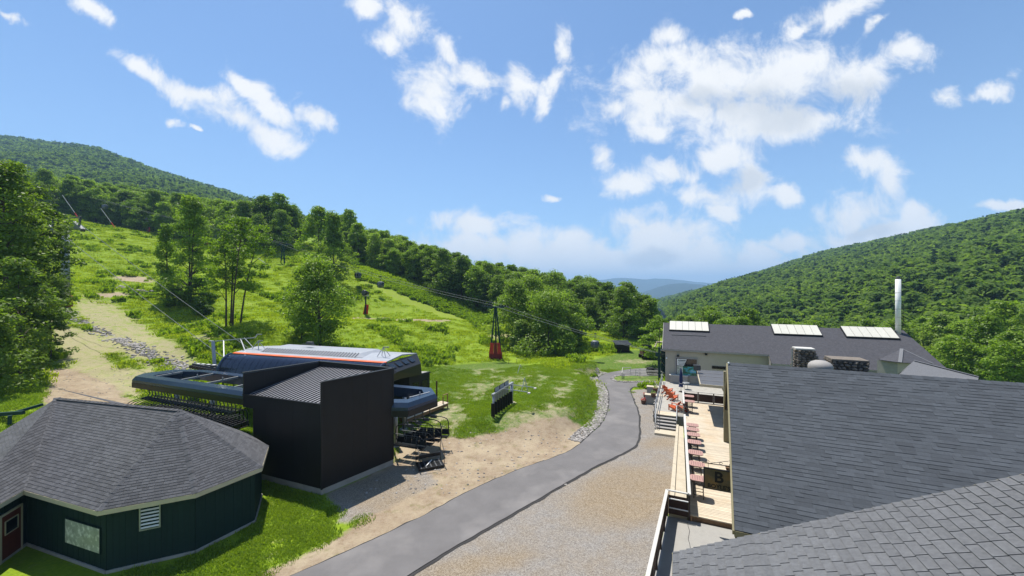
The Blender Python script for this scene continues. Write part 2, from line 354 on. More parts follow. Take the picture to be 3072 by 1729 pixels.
ROAD_R = [(1100,1800),(1223,1729),(1314,1673),(1455,1590),(1597,1509),(1783,1403),(1890,1350),(1914,1322),(1916,1281),(1916,1253),(1910,1226),(1903,1212),(1896,1190),(1890,1172),(1899,1163),(1930,1161),(1985,1161)]
def spline(P, k=6):
    P = [np.array(p, float) for p in P]; P = [2 * P[0] - P[1]] + P + [2 * P[-1] - P[-2]]; out = []
    for i in range(1, len(P) - 2):
        for j in range(k):
            t = j / k
            out.append(.5 * ((2 * P[i]) + (-P[i-1] + P[i+1]) * t + (2*P[i-1] - 5*P[i] + 4*P[i+1] - P[i+2]) * t*t + (-P[i-1] + 3*P[i] - 3*P[i+1] + P[i+2]) * t**3))
    out.append(P[-2]); return out
RLw = [np.array(G(u, v, 0))[:2] for u, v in ROAD_L]; RRw = [np.array(G(u, v, 0))[:2] for u, v in ROAD_R]
RLs, RRs = spline(RLw, 6), spline(RRw, 6)
def seg_dist(XY, line, closed=False):
    line = np.array(line, float); best = np.full(len(XY), 1e9)
    m = len(line) if closed else len(line) - 1
    for i in range(m):
        a = line[i]; b = line[(i + 1) % len(line)]; ab = b - a
        t = np.clip(((XY - a) @ ab) / max(ab @ ab, 1e-9), 0, 1); d = np.hypot(*(XY - a - t[:, None] * ab).T); best = np.minimum(best, d)
    return best
def inside(XY, poly):
    poly = np.array(poly, float); r = np.zeros(len(XY), bool); n = len(poly); j = n - 1
    for i in range(n):
        xi, yi = poly[i]; xj, yj = poly[j]
        c = ((yi > XY[:, 1]) != (yj > XY[:, 1])) & (XY[:, 0] < (xj - xi) * (XY[:, 1] - yi) / (yj - yi + 1e-12) + xi); r ^= c; j = i
    return r
def sstep(x, a, b):
    t = np.clip((x - a) / (b - a), 0, 1); return t * t * (3 - 2 * t)
BANK = RLs[7 * 6 - 4: 13 * 6 - 2]
def Hn(XY):
    XY = np.atleast_2d(np.array(XY, float)); X = XY / 100
    z = np.zeros(len(XY))
    for i in range(0, len(XY), 20000):
        Xc = X[i:i + 20000]; r2 = ((Xc[:, None] - _TX[None]) ** 2).sum(-1)
        K = np.where(r2 > 0, .5 * r2 * np.log(r2 + 1e-12), 0); n = len(_TX)
        z[i:i + 20000] = K @ _TW[:n] + _TW[n] + Xc @ _TW[n + 1:]
    dd = seg_dist(XY, FLAT, True); dd[inside(XY, FLAT)] = 0
    z = z * sstep(dd, 0, 9)
    near = (XY[:, 1] < 75) & (XY[:, 0] > -20) & (XY[:, 0] < 20)
    if near.any():
        q = XY[near]; db = seg_dist(q, BANK)
        sb = sorted([(p[1], p[0]) for p in BANK]); xl = np.interp(q[:, 1], [p[0] for p in sb], [p[1] for p in sb])
        left = (q[:, 0] < xl + .2) & (q[:, 1] > BANK[0][1] - .5)
        z[near] += np.where(left, 1.25 * sstep(db, 1.0, 3.3) * (1 - sstep(db, 5, 17)), 0) * sstep(q[:, 1], BANK[0][1] - .5, BANK[0][1] + 5)
    # rough ground away from the flat yard
    z += sstep(dd, 2, 14) * (.16 * np.sin(XY[:, 0] * .9 + 1.3 * np.sin(XY[:, 1] * .37)) * np.sin(XY[:, 1] * .71 + np.sin(XY[:, 0] * .33)) + .35 * np.sin(XY[:, 0] * .23 + 2) * np.sin(XY[:, 1] * .19))
    return z
def H(x, y): return float(Hn([(x, y)])[0])
def hit(u, v, d0=8, d1=420):
    ds = np.arange(d0, d1, .5); xs = (u - CX) / FPX * ds; zs = CAMZ + (CY - v) / FPX * ds
    h = Hn(np.stack([xs, ds], 1)); k = np.argmax(zs < h)
    if not (zs < h).any(): k = len(ds) - 1
    return V(xs[k], ds[k], h[k])
gx = np.concatenate([np.arange(-170, -50, 2.5), np.arange(-50, 32, .55), np.arange(32, 150, 3)])
gy = np.concatenate([np.arange(-80, 8, 6), np.arange(8, 78, .55), np.arange(78, 290, 2.2)])
GX, GY = np.meshgrid(gx, gy); XY = np.stack([GX.ravel(), GY.ravel()], 1); ZZ = Hn(XY)
# soft masks laid out over the ground
yy = np.maximum(XY[:, 1], 3); PU = CX + FPX * XY[:, 0] / yy; PV = CY + FPX * (CAMZ - ZZ) / yy; PUV = np.stack([PU, PV], 1)
okf = XY[:, 1] > 4
def pmask(poly, soft):
    d = seg_dist(PUV, poly, True); s = np.where(inside(PUV, poly), d, -d); return sstep(s, -soft, soft) * okf
def emask(u, v, ru, rv, a=0):
    c, s = math.cos(math.radians(a)), math.sin(math.radians(a)); du, dv = PU - u, PV - v
    return sstep(-np.hypot((du * c + dv * s) / ru, (-du * s + dv * c) / rv), -1.3, -.5) * okf
def mx(*a): return np.maximum.reduce(a)
m_gravel = mx(pmask(ROAD_R[:14] + [(1985,1161),(2030,1165),(2035,1300),(2030,1470),(1950,1729),(1900,1900),(1100,1900)], 3),
              pmask([(960,1480),(1180,1400),(1280,1400),(1330,1450),(1150,1540),(1010,1590),(1000,1530)], 20) * .66)
behind = XY[:, 1] < 16
m_gravel = np.where(behind & (XY[:, 0] > -3), 1, m_gravel)
m_brown = mx(emask(1880, 1490, 190, 95, -10), emask(1130, 1470, 160, 80) * .75, emask(1420, 1700, 220, 40, -10) * .8, emask(1990, 1330, 70, 22) * .7, emask(1800,1400,60,20)*.5)
m_dirt = mx(pmask([(640,1900),(760,1729),(950,1650),(1090,1560),(1010,1500),(965,1490),(1180,1392),(1190,1300),(1270,1285),(1320,1310),(1400,1315),(1520,1290),(1600,1262),(1700,1250),(1770,1300),(1790,1330),(1400,1520),(1117,1660),(875,1800),(800,1900)], 16),
            emask(400, 838, 68, 11, 5), emask(330, 885, 90, 9, 0) * .9,
            pmask([(1050,953),(1200,957),(1350,960),(1350,966),(1200,963),(1050,958)], 3), emask(1530, 1010, 90, 12) * .6,
            pmask([(150,1110),(190,1090),(330,1150),(420,1215),(200,1250),(120,1210)], 16) * .9, pmask([(560,1010),(640,985),(720,1000),(700,1020),(600,1030)], 12) * .5)
m_straw = mx(emask(1340, 1255, 75, 50, -20) * .56, emask(1610, 1260, 130, 50, -12) * .6, emask(1520, 1150, 150, 30, -5) * .4, emask(1420, 1180, 80, 26) * .4, emask(1680, 1180, 60, 36, -40) * .42,
             emask(1460, 1115, 60, 12) * .4, emask(1250,1230,40,30)*.4, emask(1760,1115,60,12)*.5, emask(1900,1085,60,8)*.5, emask(860,1660,30,14)*.5, emask(830,1620,26,10)*.5,
             pmask([(120,940),(180,965),(260,985),(340,1030),(420,1070),(470,1100),(430,1200),(330,1180),(240,1140),(150,1060)], 22) * .86,
             pmask([(230,890),(340,905),(420,960),(530,1020),(590,1070),(570,1120),(480,1090),(380,1040),(300,1000),(220,950)], 24) * .74, pmask([(240,960),(330,985),(420,1040),(480,1085),(400,1075),(300,1020)], 14) * .8)
m_green = mx(emask(370, 1085, 70, 20, 20), emask(500,960,60,60,30)*.7, emask(420,930,40,30)*.5)
m_straw = np.clip(m_straw * 1.0 - m_green * .7, 0, 1)
m_mow = pmask([(1130,1130),(1300,1100),(1500,1085),(1650,1105),(1760,1130),(1860,1115),(2010,1100),(2010,1060),(1900,1050),(1700,1100),(1830,1180),(1830,1230),(1780,1300),(1500,1330),(1150,1330),(1100,1200)], 10)
m_trail = mx(pmask([(1050,790),(1120,850),(1230,890),(1330,930),(1420,965),(1330,955),(1200,905),(1090,850)], 10) * .8, emask(1180,930,80,12)*.5)
gme = bpy.data.meshes.new('ground'); nx, ny = len(gx), len(gy)
idx = np.arange(nx * ny).reshape(ny, nx); F4 = np.stack([idx[:-1, :-1], idx[:-1, 1:], idx[1:, 1:], idx[1:, :-1]], -1).reshape(-1, 4)
gme.from_pydata(np.column_stack([XY, ZZ]).tolist(), [], F4.tolist()); gme.polygons.foreach_set('use_smooth', [True] * len(gme.polygons))
for nm, arr in (('m_gravel', m_gravel), ('m_brown', m_brown), ('m_dirt', m_dirt), ('m_straw', m_straw), ('m_mow', m_mow), ('m_trail', m_trail)):
    gme.attributes.new(nm, 'FLOAT', 'POINT').data.foreach_set('value', arr.astype(np.float32))
def ground_mat():
    m, nt, n, l, b = newmat('ground')
    tc = n.new('ShaderNodeTexCoord'); co = tc.outputs['Object']
    def noise(sc, det=6, rough=.6):
        z = n.new('ShaderNodeTexNoise'); z.inputs['Scale'].default_value = sc; z.inputs['Detail'].default_value = det; z.inputs['Roughness'].default_value = rough; l.new(co, z.inputs['Vector']); return z.outputs['Fac']
    def ramp(f, a, b_, lo=0, hi=1):
        r = n.new('ShaderNodeMapRange'); r.inputs[1].default_value = a; r.inputs[2].default_value = b_; r.inputs[3].default_value = lo; r.inputs[4].default_value = hi; l.new(f, r.inputs[0]); return r.outputs[0]
    def mix(f, a, b_):
        x = n.new('ShaderNodeMixRGB')
        for i, q in enumerate((f, a, b_)):
            if isinstance(q, tuple): x.inputs[i].default_value = (*q, 1)
            elif isinstance(q, float): x.inputs[i].default_value = q
            else: l.new(q, x.inputs[i])
        return x.outputs[0]
    def math_(op, a, b_):
        x = n.new('ShaderNodeMath'); x.operation = op
        for i, q in enumerate((a, b_)):
            if isinstance(q, (int, float)): x.inputs[i].default_value = q
            else: l.new(q, x.inputs[i])
        return x.outputs[0]
    def att(nm):
        a = n.new('ShaderNodeAttribute'); a.attribute_name = nm; return a.outputs['Fac']
    nA, nB, nC, nD = noise(.35), noise(1.6), noise(7.0, 5), noise(.09, 4)
    nE = noise(28.0, 3)
    def edge(nm, amp=.8, w=.18, n_=None):
        f = math_('ADD', att(nm), math_('MULTIPLY', math_('SUBTRACT', n_ or nB, .5), amp)); return ramp(f, .5 - w, .5 + w)
    g = mix(ramp(nA, .35, .65), (.165, .25, .013), (.26, .335, .016))
    g = mix(ramp(nC, .38, .68), (.14, .22, .013), g)
    g = mix(math_('MULTIPLY', ramp(nB, .55, .72), .5), g, (.20, .26, .03))
    mow = mix(ramp(nB, .35, .65), (.085, .165, .012), (.15, .235, .018)); mow = mix(ramp(nC, .4, .7), (.055, .105, .014), mow); mow = mix(math_('MULTIPLY', ramp(noise(3.2, 8, .75), .5, .66), .55), mow, (.24, .19, .08))
    g = mix(edge('m_mow', .3, .2), g, mow)
    g = mix(math_('MULTIPLY', edge('m_trail', .6), .7), g, (.20, .25, .03))
    straw = mix(ramp(nC, .35, .65), (.33, .27, .165), (.21, .16, .09)); straw = mix(ramp(nE, .4, .6), straw, (.41, .35, .24))
    g = mix(math_('MULTIPLY', edge('m_straw', 3.2, .34, noise(1.1, 10, .78)), .82), g, straw)
    dirt = mix(ramp(nB, .3, .7), (.29, .22, .145), (.205, .145, .088)); dirt = mix(math_('MULTIPLY', ramp(nE, .45, .62), .5), dirt, (.41, .355, .28))
    dirt = mix(math_('MULTIPLY', ramp(noise(3.5, 8, .75), .5, .62), .45), dirt, (.17, .105, .055)); dirt = mix(math_('MULTIPLY', ramp(noise(.45, 9, .75), .44, .6), .75), dirt, (.38, .31, .21)); dirt = mix(math_('MULTIPLY', ramp(noise(.8, 9, .8), .56, .66), .6), dirt, (.14, .15, .04))
    g = mix(edge('m_dirt', 1.5, .2, noise(1.1, 9, .74)), g, dirt)
    vo = n.new('ShaderNodeTexVoronoi'); vo.inputs['Scale'].default_value = 24; l.new(co, vo.inputs['Vector'])
    vs = n.new('ShaderNodeSeparateColor'); l.new(vo.outputs['Color'], vs.inputs[0])
    gr0 = mix(vs.outputs[0], (.16, .13, .095), (.30, .25, .19))
    gr = mix(vs.outputs[0], (.135, .12, .105), (.295, .275, .25)); gr = mix(math_('MULTIPLY', ramp(nE, .5, .62), .4), gr, (.39, .37, .345)); gr = mix(math_('MULTIPLY', ramp(noise(.5, 7, .7), .42, .62), .55), gr, gr0)
    gb = mix(vs.outputs[0], (.165, .122, .075), (.315, .255, .18))
    gr = mix(edge('m_brown', 1.3, .55, noise(.7, 8, .72)), gr, gb)
    g = mix(edge('m_gravel', .25, .12, nC), g, gr)
    l.new(g, b.inputs['Base Color']); b.inputs['Roughness'].default_value = .95; b.inputs['Specular IOR Level'].default_value = .15
    bp = n.new('ShaderNodeBump'); bp.inputs['Strength'].default_value = .7; bp.inputs['Distance'].default_value = .06
    l.new(math_('ADD', math_('ADD', nC, math_('MULTIPLY', nE, .35)), math_('MULTIPLY', vo.outputs['Distance'], .35)), bp.inputs['Height']); l.new(bp.outputs[0], b.inputs['Normal'])
    return m
M['ground'] = ground_mat(); gme.materials.append(M['ground'])
ground = bpy.data.objects.new('ground', gme); COL.objects.link(ground)
tag(ground, 'grassy ski slope and gravel yard falling to the valley', 'ground', kind='structure')

# valley floor to the horizon
vf = MB(); vf.add([(-9000, -400, -70), (9000, -400, -70), (9000, 11000, -70), (-9000, 11000, -70)], [(0, 1, 2, 3)])
M['valley'] = mat('valley', (.03, .06, .02), .95, .3, .01)
tag(vf.build('valley_floor', M['valley']), 'dark wooded valley floor beyond the slope', 'ground', kind='structure')

# ------------------------------------------------------------------ road
def inset(line, d):
    out = []
    for i, p in enumerate(line):
        a = line[max(0, i - 1)]; b = line[min(len(line) - 1, i + 1)]; t = (b - a) / (np.linalg.norm(b - a) + 1e-9); out.append(p + np.array((t[1], -t[0])) * d)
    return out
def jitter(line, a): return [p + (np.array((mnoise.noise((p[0] * 1.3, p[1] * 1.3, 0)), mnoise.noise((p[0] * 1.3, p[1] * 1.3, 9)))) * a) for p in line]
RLf, RRf = spline(RLw, 14), spline(RRw, 14)
e = MB(); outer = jitter(inset(RLf, -.10), .10) + jitter(inset(RRf, .16), .12)[::-1]
e.add([(p[0], p[1], .022) for p in outer], [tuple(range(len(outer)))])
tag(e.build('road_edge', M['asphalt_edge']), 'dark crumbling edge of the asphalt drive', 'road', kind='structure')
e = MB(); pl = jitter(RLf, .05) + jitter(RRf, .06)[::-1]
e.add([(p[0], p[1], .05) for p in pl], [tuple(range(len(pl)))])
road = tag(e.build('road', M['asphalt']), 'smooth grey asphalt drive curving past the lodge', 'road', kind='structure')
# grass island in the fork
isl = spline([np.array(G(u, v))[:2] for u, v in [(1838,1140),(1846,1132),(1870,1129),(1930,1131),(1985,1131),(1990,1139),(1960,1145),(1900,1147),(1856,1146),(1838,1140)]], 5)
e = MB(); n_ = len(isl); cx_, cy_ = np.mean(isl, 0)
e.add([(p[0], p[1], .06) for p in isl] + [(cx_ + (p[0] - cx_) * .8, cy_ + (p[1] - cy_) * .8, .16) for p in isl], [(i, (i + 1) % n_, n_ + (i + 1) % n_, n_ + i) for i in range(n_ - 1)] + [tuple(range(n_, 2 * n_))])
M['island'] = mat('island', (.09, .15, .02), .95, .35, 3, bump=.8, bscale=14, wear=(.25, .2, .1))
tag(e.build('traffic_island', M['island']), 'small grass island in the fork of the drive', 'island', kind='structure')

# ------------------------------------------------------------------ rocks
def rock_proto(seed, sub=1):
    bm = bmesh.new(); bmesh.ops.create_icosphere(bm, subdivisions=sub, radius=1)
    for v in bm.verts:
        k = 1 + .45 * mnoise.noise(v.co * 1.1 + V(seed * 7.3, seed, 0)); v.co = v.co * k
    v_ = np.array([v.co[:] for v in bm.verts]); f_ = np.array([[q.index for q in f.verts] for f in bm.faces]); bm.free()
    return v_, f_
ROCKS = [rock_proto(i) for i in range(5)]
def rock_field(name, pts, smin, smax, m, label, zsc=.6, sink=.25):
    vs, fs, at = [], [], []; o = 0
    for p in pts:
        pv, pf = ROCKS[random.randrange(5)]; s = random.uniform(smin, smax); a = random.uniform(0, 6.28); c, sn = math.cos(a), math.sin(a)
        sc = np.array((s * random.uniform(.8, 1.4), s * random.uniform(.7, 1.1), s * zsc * random.uniform(.7, 1.2))); q = pv * sc
        q = np.stack([q[:, 0] * c - q[:, 1] * sn, q[:, 0] * sn + q[:, 1] * c, q[:, 2] + s * zsc * sink], 1) + np.array(p)
        vs.append(q); fs.append(pf + o); o += len(q); at += [random.random()] * len(pf)
    me = bpy.data.meshes.new(name); me.from_pydata(np.concatenate(vs).tolist(), [], np.concatenate(fs).tolist()); me.materials.append(m)
    me.attributes.new('rnd', 'FLOAT', 'FACE').data.foreach_set('value', at)
    ob = bpy.data.objects.new(name, me); COL.objects.link(ob); return tag(ob, label, 'stones', kind='stuff')
def band(line, w0, w1, nper, side=1):
    """random points beside a polyline"""
    out = []
    for i in range(len(line) - 1):
        a, b = line[i], line[i + 1]; L = np.linalg.norm(b - a); t = (b - a) / (L + 1e-9); nn = np.array((-t[1], t[0])) * side
        for k in range(int(L * nper + random.random())): out.append(a + t * random.random() * L + nn * random.uniform(w0, w1))
    return np.array(out)
bp_ = band(RLf[7 * 14 - 8: 13 * 14 + 6], .12, 1.25, 90)
rock_field('riprap', np.column_stack([bp_, Hn(bp_) + .02]), .06, .15, M['stone_pale'], 'pale riprap stones lining the outer bend of the drive')
ip = band([p for p in isl], -.1, .3, 26); ip = ip[ip[:, 0] < cx_ + 1.5]
rock_field('border_stones', np.column_stack([ip, np.full(len(ip), .08)]), .06, .14, M['stone_pale'], 'pale stones bordering the small grass island')
dl = [np.array(hit(u, v))[:2] for u, v in [(185,925),(230,960),(290,988),(350,1018),(420,1050),(470,1075),(520,1095),(560,1112)]]
dp = np.concatenate([band(spline(dl, 6), -.7, .7, 22), band(spline(dl, 6), -1.6, 1.5, 9)])
M['stone_grey'] = mat('stone_grey', (.27, .25, .235), .9, .25, 6, rnd=.5, bump=.3)
rock_field('drainage_stones', np.column_stack([dp, Hn(dp)]), .07, .23, M['stone_grey'], 'grey stones filling the drainage ditch down the slope')
bl = [np.array(hit(u, v))[:2] for u, v in [(345,868),(380,864),(420,872),(450,880)]]
dp = band(spline(bl, 6), -1.2, .5, 3.2)
rock_field('boulders', np.column_stack([dp, Hn(dp)]), .25, .6, M['stone_pale'], 'pale boulders along the cut above the drainage ditch')
pb = []
for u0, u1, v0, v1, k in [(1000,1700,1300,1500,420),(1100,1560,890,1080,120),(140,420,1110,1230,160),(240,470,900,1000,60)]:
    for _ in range(k):
        pb.append(hit(random.uniform(u0, u1), random.uniform(v0, v1), 12, 120))
pb = [p for p in pb if not inside(np.array([[p.x, p.y]]), np.array(RLs + RRs[::-1]))[0] and not inside(np.array([[p.x, p.y]]), np.array([(-19,23),(-11,22),(-7,28),(-15,32)]))[0]]
rock_field('loose_stones', pb, .025, .09, M['stone_pale'], 'small loose stones strewn over dirt and slope')

# ------------------------------------------------------------------ far hills
def ruled(name, foot, ridge, ns, nt_, m, label, prof=.85, rough=0):
    A = np.array([D(*q) for q in foot]); B = np.array([D(*q) for q in ridge])
    sa_ = np.linspace(0, 1, len(A)); sb_ = np.linspace(0, 1, len(B)); s = np.linspace(0, 1, ns)
    A2 = np.stack([np.interp(s, sa_, A[:, k]) for k in range(3)], 1); B2 = np.stack([np.interp(s, sb_, B[:, k]) for k in range(3)], 1)
    vs = []
    for j in range(nt_ + 5):
        t = min(j / nt_, 1); tz = t ** prof
        row = A2 * (1 - t) + B2 * t; row[:, 2] = A2[:, 2] * (1 - tz) + B2[:, 2] * tz
        if rough: row[:, 2] += [rough * math.sin(math.pi * t) * mnoise.noise((p[0] / 160, p[1] / 160, 3)) for p in row]
        if j > nt_:                            # back side falls away
            k = j - nt_; out = (B2 - A2); out[:, 2] = 0; out /= (np.linalg.norm(out, axis=1)[:, None] + 1e-9)
            row = B2 + out * (60 * k); row[:, 2] -= 14 * k * k
        vs.append(row)
    R = len(vs); vs = np.array(vs); f = []
    for j in range(R - 1):
        for i in range(ns - 1): f.append((j * ns + i, j * ns + i + 1, (j + 1) * ns + i + 1, (j + 1) * ns + i))
    me = bpy.data.meshes.new(name); me.from_pydata(vs.reshape(-1, 3).tolist(), [], f); me.polygons.foreach_set('use_smooth', [True] * len(me.polygons)); me.materials.append(m)
    o = bpy.data.objects.new(name, me); COL.objects.link(o); tag(o, label, 'hill', kind='structure')
    return vs[:nt_ + 2]
M['forest_floor'] = mat('forest_floor', (.07, .115, .03), .95, .4, .05)
RH = ruled('right_hill', [(3700,1250,50),(3200,1180,70),(2800,1095,85),(2420,1060,120),(2150,1000,190),(2020,960,330),(1990,930,700),(1960,915,1500)],
           [(3900,580,330),(3400,618,400),(3072,655,470),(2743,722,620),(2480,773,800),(2325,820,1000),(2146,872,1400),(1985,915,2000)], 70, 30, M['forest_floor'], 'long wooded hill falling to the valley', .9, 14)
LH = ruled('left_mountain', [(-700,640,240),(-200,640,255),(200,660,262),(500,690,262),(800,735,255),(1000,790,225),(1200,860,215)],
           [(-700,440,800),(-250,415,880),(0,423,920),(290,458,900),(430,516,860),(700,596,900),(1060,712,980)], 60, 26, M['forest_floor'], 'steep wooded mountain above the ski slope', 1.0, 16)
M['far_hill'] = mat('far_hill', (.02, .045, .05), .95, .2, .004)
def far_range(name, sky, d, label):
    mb = MB(); n_ = len(sky); vs = []
    for (u, v) in sky: p = D(u, v, d); vs.append(p)
    front = [V(p.x * .8, p.y * .8, -70) for p in vs]; back = [V(p.x * 1.1, p.y * 1.1, -70) for p in vs]
    mb.add(front + vs + back, [(i, i + 1, n_ + i + 1, n_ + i) for i in range(n_ - 1)] + [(n_ + i, n_ + i + 1, 2 * n_ + i + 1, 2 * n_ + i) for i in range(n_ - 1)])
    tag(mb.build(name, M['far_hill'], smooth=True), label, 'mountain', kind='structure')
def fr(pts, amp, seed):
    P = spline([np.array(p, float) for p in pts], 8); return [(p[0], p[1] + amp * mnoise.noise((p[0] / 30, seed, 0))) for p in P]
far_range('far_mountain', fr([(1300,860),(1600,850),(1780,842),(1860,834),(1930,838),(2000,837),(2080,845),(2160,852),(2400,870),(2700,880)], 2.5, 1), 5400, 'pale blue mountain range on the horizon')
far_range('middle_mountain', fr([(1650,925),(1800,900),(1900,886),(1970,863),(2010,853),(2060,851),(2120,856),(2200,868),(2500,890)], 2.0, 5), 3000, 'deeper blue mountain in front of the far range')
# ================================================================== vegetation
def leaf_quads(C, Nn, size, rng):
    """quads centred at C with normals Nn; returns verts (4n,3) faces (n,4)"""
    n = len(C); a = rng.normal(size=(n, 3)); t = np.cross(Nn, a); t /= np.linalg.norm(t, axis=1)[:, None] + 1e-9; b = np.cross(Nn, t)
    s = size * rng.uniform(.6, 1.35, (n, 1)); w = s * rng.uniform(.45, .75, (n, 1))
    v = np.stack([C - t * s, C - b * w, C + t * s, C + b * w], 1).reshape(-1, 3); f = np.arange(4 * n).reshape(n, 4); return v, f
def tube_np(mb, pts, r0, r1, n=6): mb.tube(pts, r0, n, r1)
def make_tree(name, seed, Ht, R, base, nclump, nleaf, lsize, leafm, lean=(0, 0), stems=1, prof='round', spread=0.0, clr=.24, conifer=False, trunk_r=None, joined=False, flat=.62):
    """tapered trunk with limbs and a crown of leaf clumps; returns (trunk mesh, crown mesh) or one joined mesh"""
    rng = np.random.default_rng(seed); rr = random.Random(seed)
    tb = MB(); tops = []
    tr = trunk_r or Ht * .014
    for s in range(stems):
        ang = rr.uniform(0, 6.28); off = spread * (0.15 if stems > 1 else 0)
        bx, by = off * math.cos(ang) * stems, off * math.sin(ang) * stems
        tx, ty = lean[0] + spread * math.cos(ang), lean[1] + spread * math.sin(ang)
        pts = []
        for k in range(7):
            t = k / 6; pts.append(V(bx + tx * t ** 1.4 + .25 * t * math.sin(3 * t + s), by + ty * t ** 1.4 + .25 * t * math.cos(4 * t + s), Ht * .94 * t - .3))
        tb.tube(pts, tr * (1 if stems == 1 else .72), 7, tr * .12); tops.append(pts)
    C = []; Tn = []
    for i in range(nclump):
        pts = rr.choice(tops); t = base + (1 - base) * (rr.random() ** (.8 if not conifer else 1.25)); 
        q = (t - base) / (1 - base)
        if conifer: env = R * (1 - q) ** .9 + .08 * R
        elif prof == 'round': env = R * math.sqrt(max(.03, 1 - (2 * q - .85) ** 2 / 1.4)) * (1 if q < .6 else 1 - .45 * (q - .6) / .4)
        elif prof == 'tall': env = R * (.55 + .45 * math.sin(math.pi * min(1, q * 1.1))) * (1 if q < .75 else 1 - .75 * (q - .75) / .25)
        elif prof == 'bush': env = R * (1 - .78 * q ** 1.5) * (.85 + .3 * math.sin(9 * q + seed))
        else: env = R
        env *= 1 + .28 * math.sin(seed * 1.7 + 5 * q) 
        a = rr.uniform(0, 6.28); rad = env * math.sqrt(rr.uniform(.12, 1))
        zf = t * Ht; k = min(5, int(t * 6)); ft = t * 6 - k; ax = pts[k] * (1 - ft) + pts[min(6, k + 1)] * ft
        c = V(ax.x + rad * math.cos(a), ax.y + rad * math.sin(a), zf + rr.uniform(-.03, .03) * Ht - (.25 * rad if conifer else 0))
        C.append(c); Tn.append(rr.random())
        if i % 3 == 0 and not conifer:
            st = V(ax.x, ax.y, max(.3, zf - rad * rr.uniform(.35, .8))); mid = (st + c) / 2 + V(0, 0, .1 * rad)
            tb.tube([st, mid, c], tr * .3, 5, tr * .06, cap=False)
    cs = clr * R; per = max(3, nleaf // nclump); vs, fs, at = [], [], []; o = 0
    for c, tn in zip(C, Tn):
        d = rng.normal(size=(per, 3)); d /= np.linalg.norm(d, axis=1)[:, None]; r = rng.uniform(.35, 1, (per, 1)) ** .6
        k = cs * rng.uniform(.65, 1.35); pos = np.array(c) + d * r * k * np.array((1.25, 1.25, flat))
        nn = d * .6 + rng.normal(size=(per, 3)) * .55 + np.array((0, 0, .75)); nn /= np.linalg.norm(nn, axis=1)[:, None]
        v, f = leaf_quads(pos, nn, lsize, rng); vs.append(v); fs.append(f + o); o += len(v)
        at.append(np.clip(.25 + .5 * tn + rng.normal(0, .13, per), 0, 1))
    vs, fs, at = np.concatenate(vs), np.concatenate(fs), np.concatenate(at)
    if joined:
        nv = len(tb.v); me = bpy.data.meshes.new(name)
        me.from_pydata(tb.v + vs.tolist(), [], tb.f + (fs + nv).tolist()); me.materials.append(M['bark']); me.materials.append(leafm)
        me.polygons.foreach_set('material_index', [0] * len(tb.f) + [1] * len(fs))
        me.attributes.new('rnd', 'FLOAT', 'FACE').data.foreach_set('value', [.5] * len(tb.f) + at.tolist()); return me
    tm = tb.mesh('trunk', M['bark'], smooth=True)
    me = bpy.data.meshes.new('crown'); me.from_pydata(vs.tolist(), [], fs.tolist()); me.materials.append(leafm)
    me.attributes.new('rnd', 'FLOAT', 'FACE').data.foreach_set('value', at); return tm, me
def put_tree(meshes, p, label, cat='tree', group=None, rz=0, s=1.0, name='tree', sz=None):
    r = thing(name, label, cat, p, group); r.rotation_euler = (0, 0, rz); r.scale = (s, s, sz or s)
    for nm, me in zip(('trunk', 'crown'), meshes):
        o = bpy.data.objects.new(nm, me); COL.objects.link(o); o.parent = r
    return r
def proto_coll(name, meshes):
    c = bpy.data.collections.new(name)
    for i, me in enumerate(meshes):
        o = bpy.data.objects.new(f'{name}_{i}', me); c.objects.link(o)
    return c
def scatter(name, pts, scl, coll, label, cat, tilt=None):
    me = bpy.data.meshes.new(name); me.from_pydata(np.asarray(pts).tolist(), [], [])
    me.attributes.new('scl', 'FLOAT', 'POINT').data.foreach_set('value', np.asarray(scl, np.float32))
    o = bpy.data.objects.new(name, me); COL.objects.link(o)
    ng = bpy.data.node_groups.new(name + '_gn', 'GeometryNodeTree')
    ng.interface.new_socket('Geometry', in_out='INPUT', socket_type='NodeSocketGeometry'); ng.interface.new_socket('Geometry', in_out='OUTPUT', socket_type='NodeSocketGeometry')
    n, l = ng.nodes, ng.links
    gi, go = n.new('NodeGroupInput'), n.new('NodeGroupOutput')
    mp = n.new('GeometryNodeMeshToPoints'); l.new(gi.outputs[0], mp.inputs[0])
    ci = n.new('GeometryNodeCollectionInfo'); ci.inputs[0].default_value = coll; ci.inputs[1].default_value = True; ci.inputs[2].default_value = True
    ip = n.new('GeometryNodeInstanceOnPoints'); l.new(mp.outputs[0], ip.inputs['Points']); l.new(ci.outputs[0], ip.inputs['Instance']); ip.inputs['Pick Instance'].default_value = True
    ri = n.new('FunctionNodeRandomValue'); ri.data_type = 'INT'; ri.inputs[4].default_value = 0; ri.inputs[5].default_value = len(coll.objects) - 1; l.new(ri.outputs[2], ip.inputs['Instance Index'])
    rv = n.new('FunctionNodeRandomValue'); rv.data_type = 'FLOAT_VECTOR'; rv.inputs[0].default_value = (-.06, -.06, 0); rv.inputs[1].default_value = (.06, .06, 6.283); rv.inputs['Seed'].default_value = 5
    l.new(rv.outputs[0], ip.inputs['Rotation'])
    na = n.new('GeometryNodeInputNamedAttribute'); na.data_type = 'FLOAT'; na.inputs[0].default_value = 'scl'; l.new(na.outputs[0], ip.inputs['Scale'])
    l.new(ip.outputs[0], go.inputs[0])
    md = o.modifiers.new('scatter', 'NODES'); md.node_group = ng
    return tag(o, label, cat, kind='stuff')

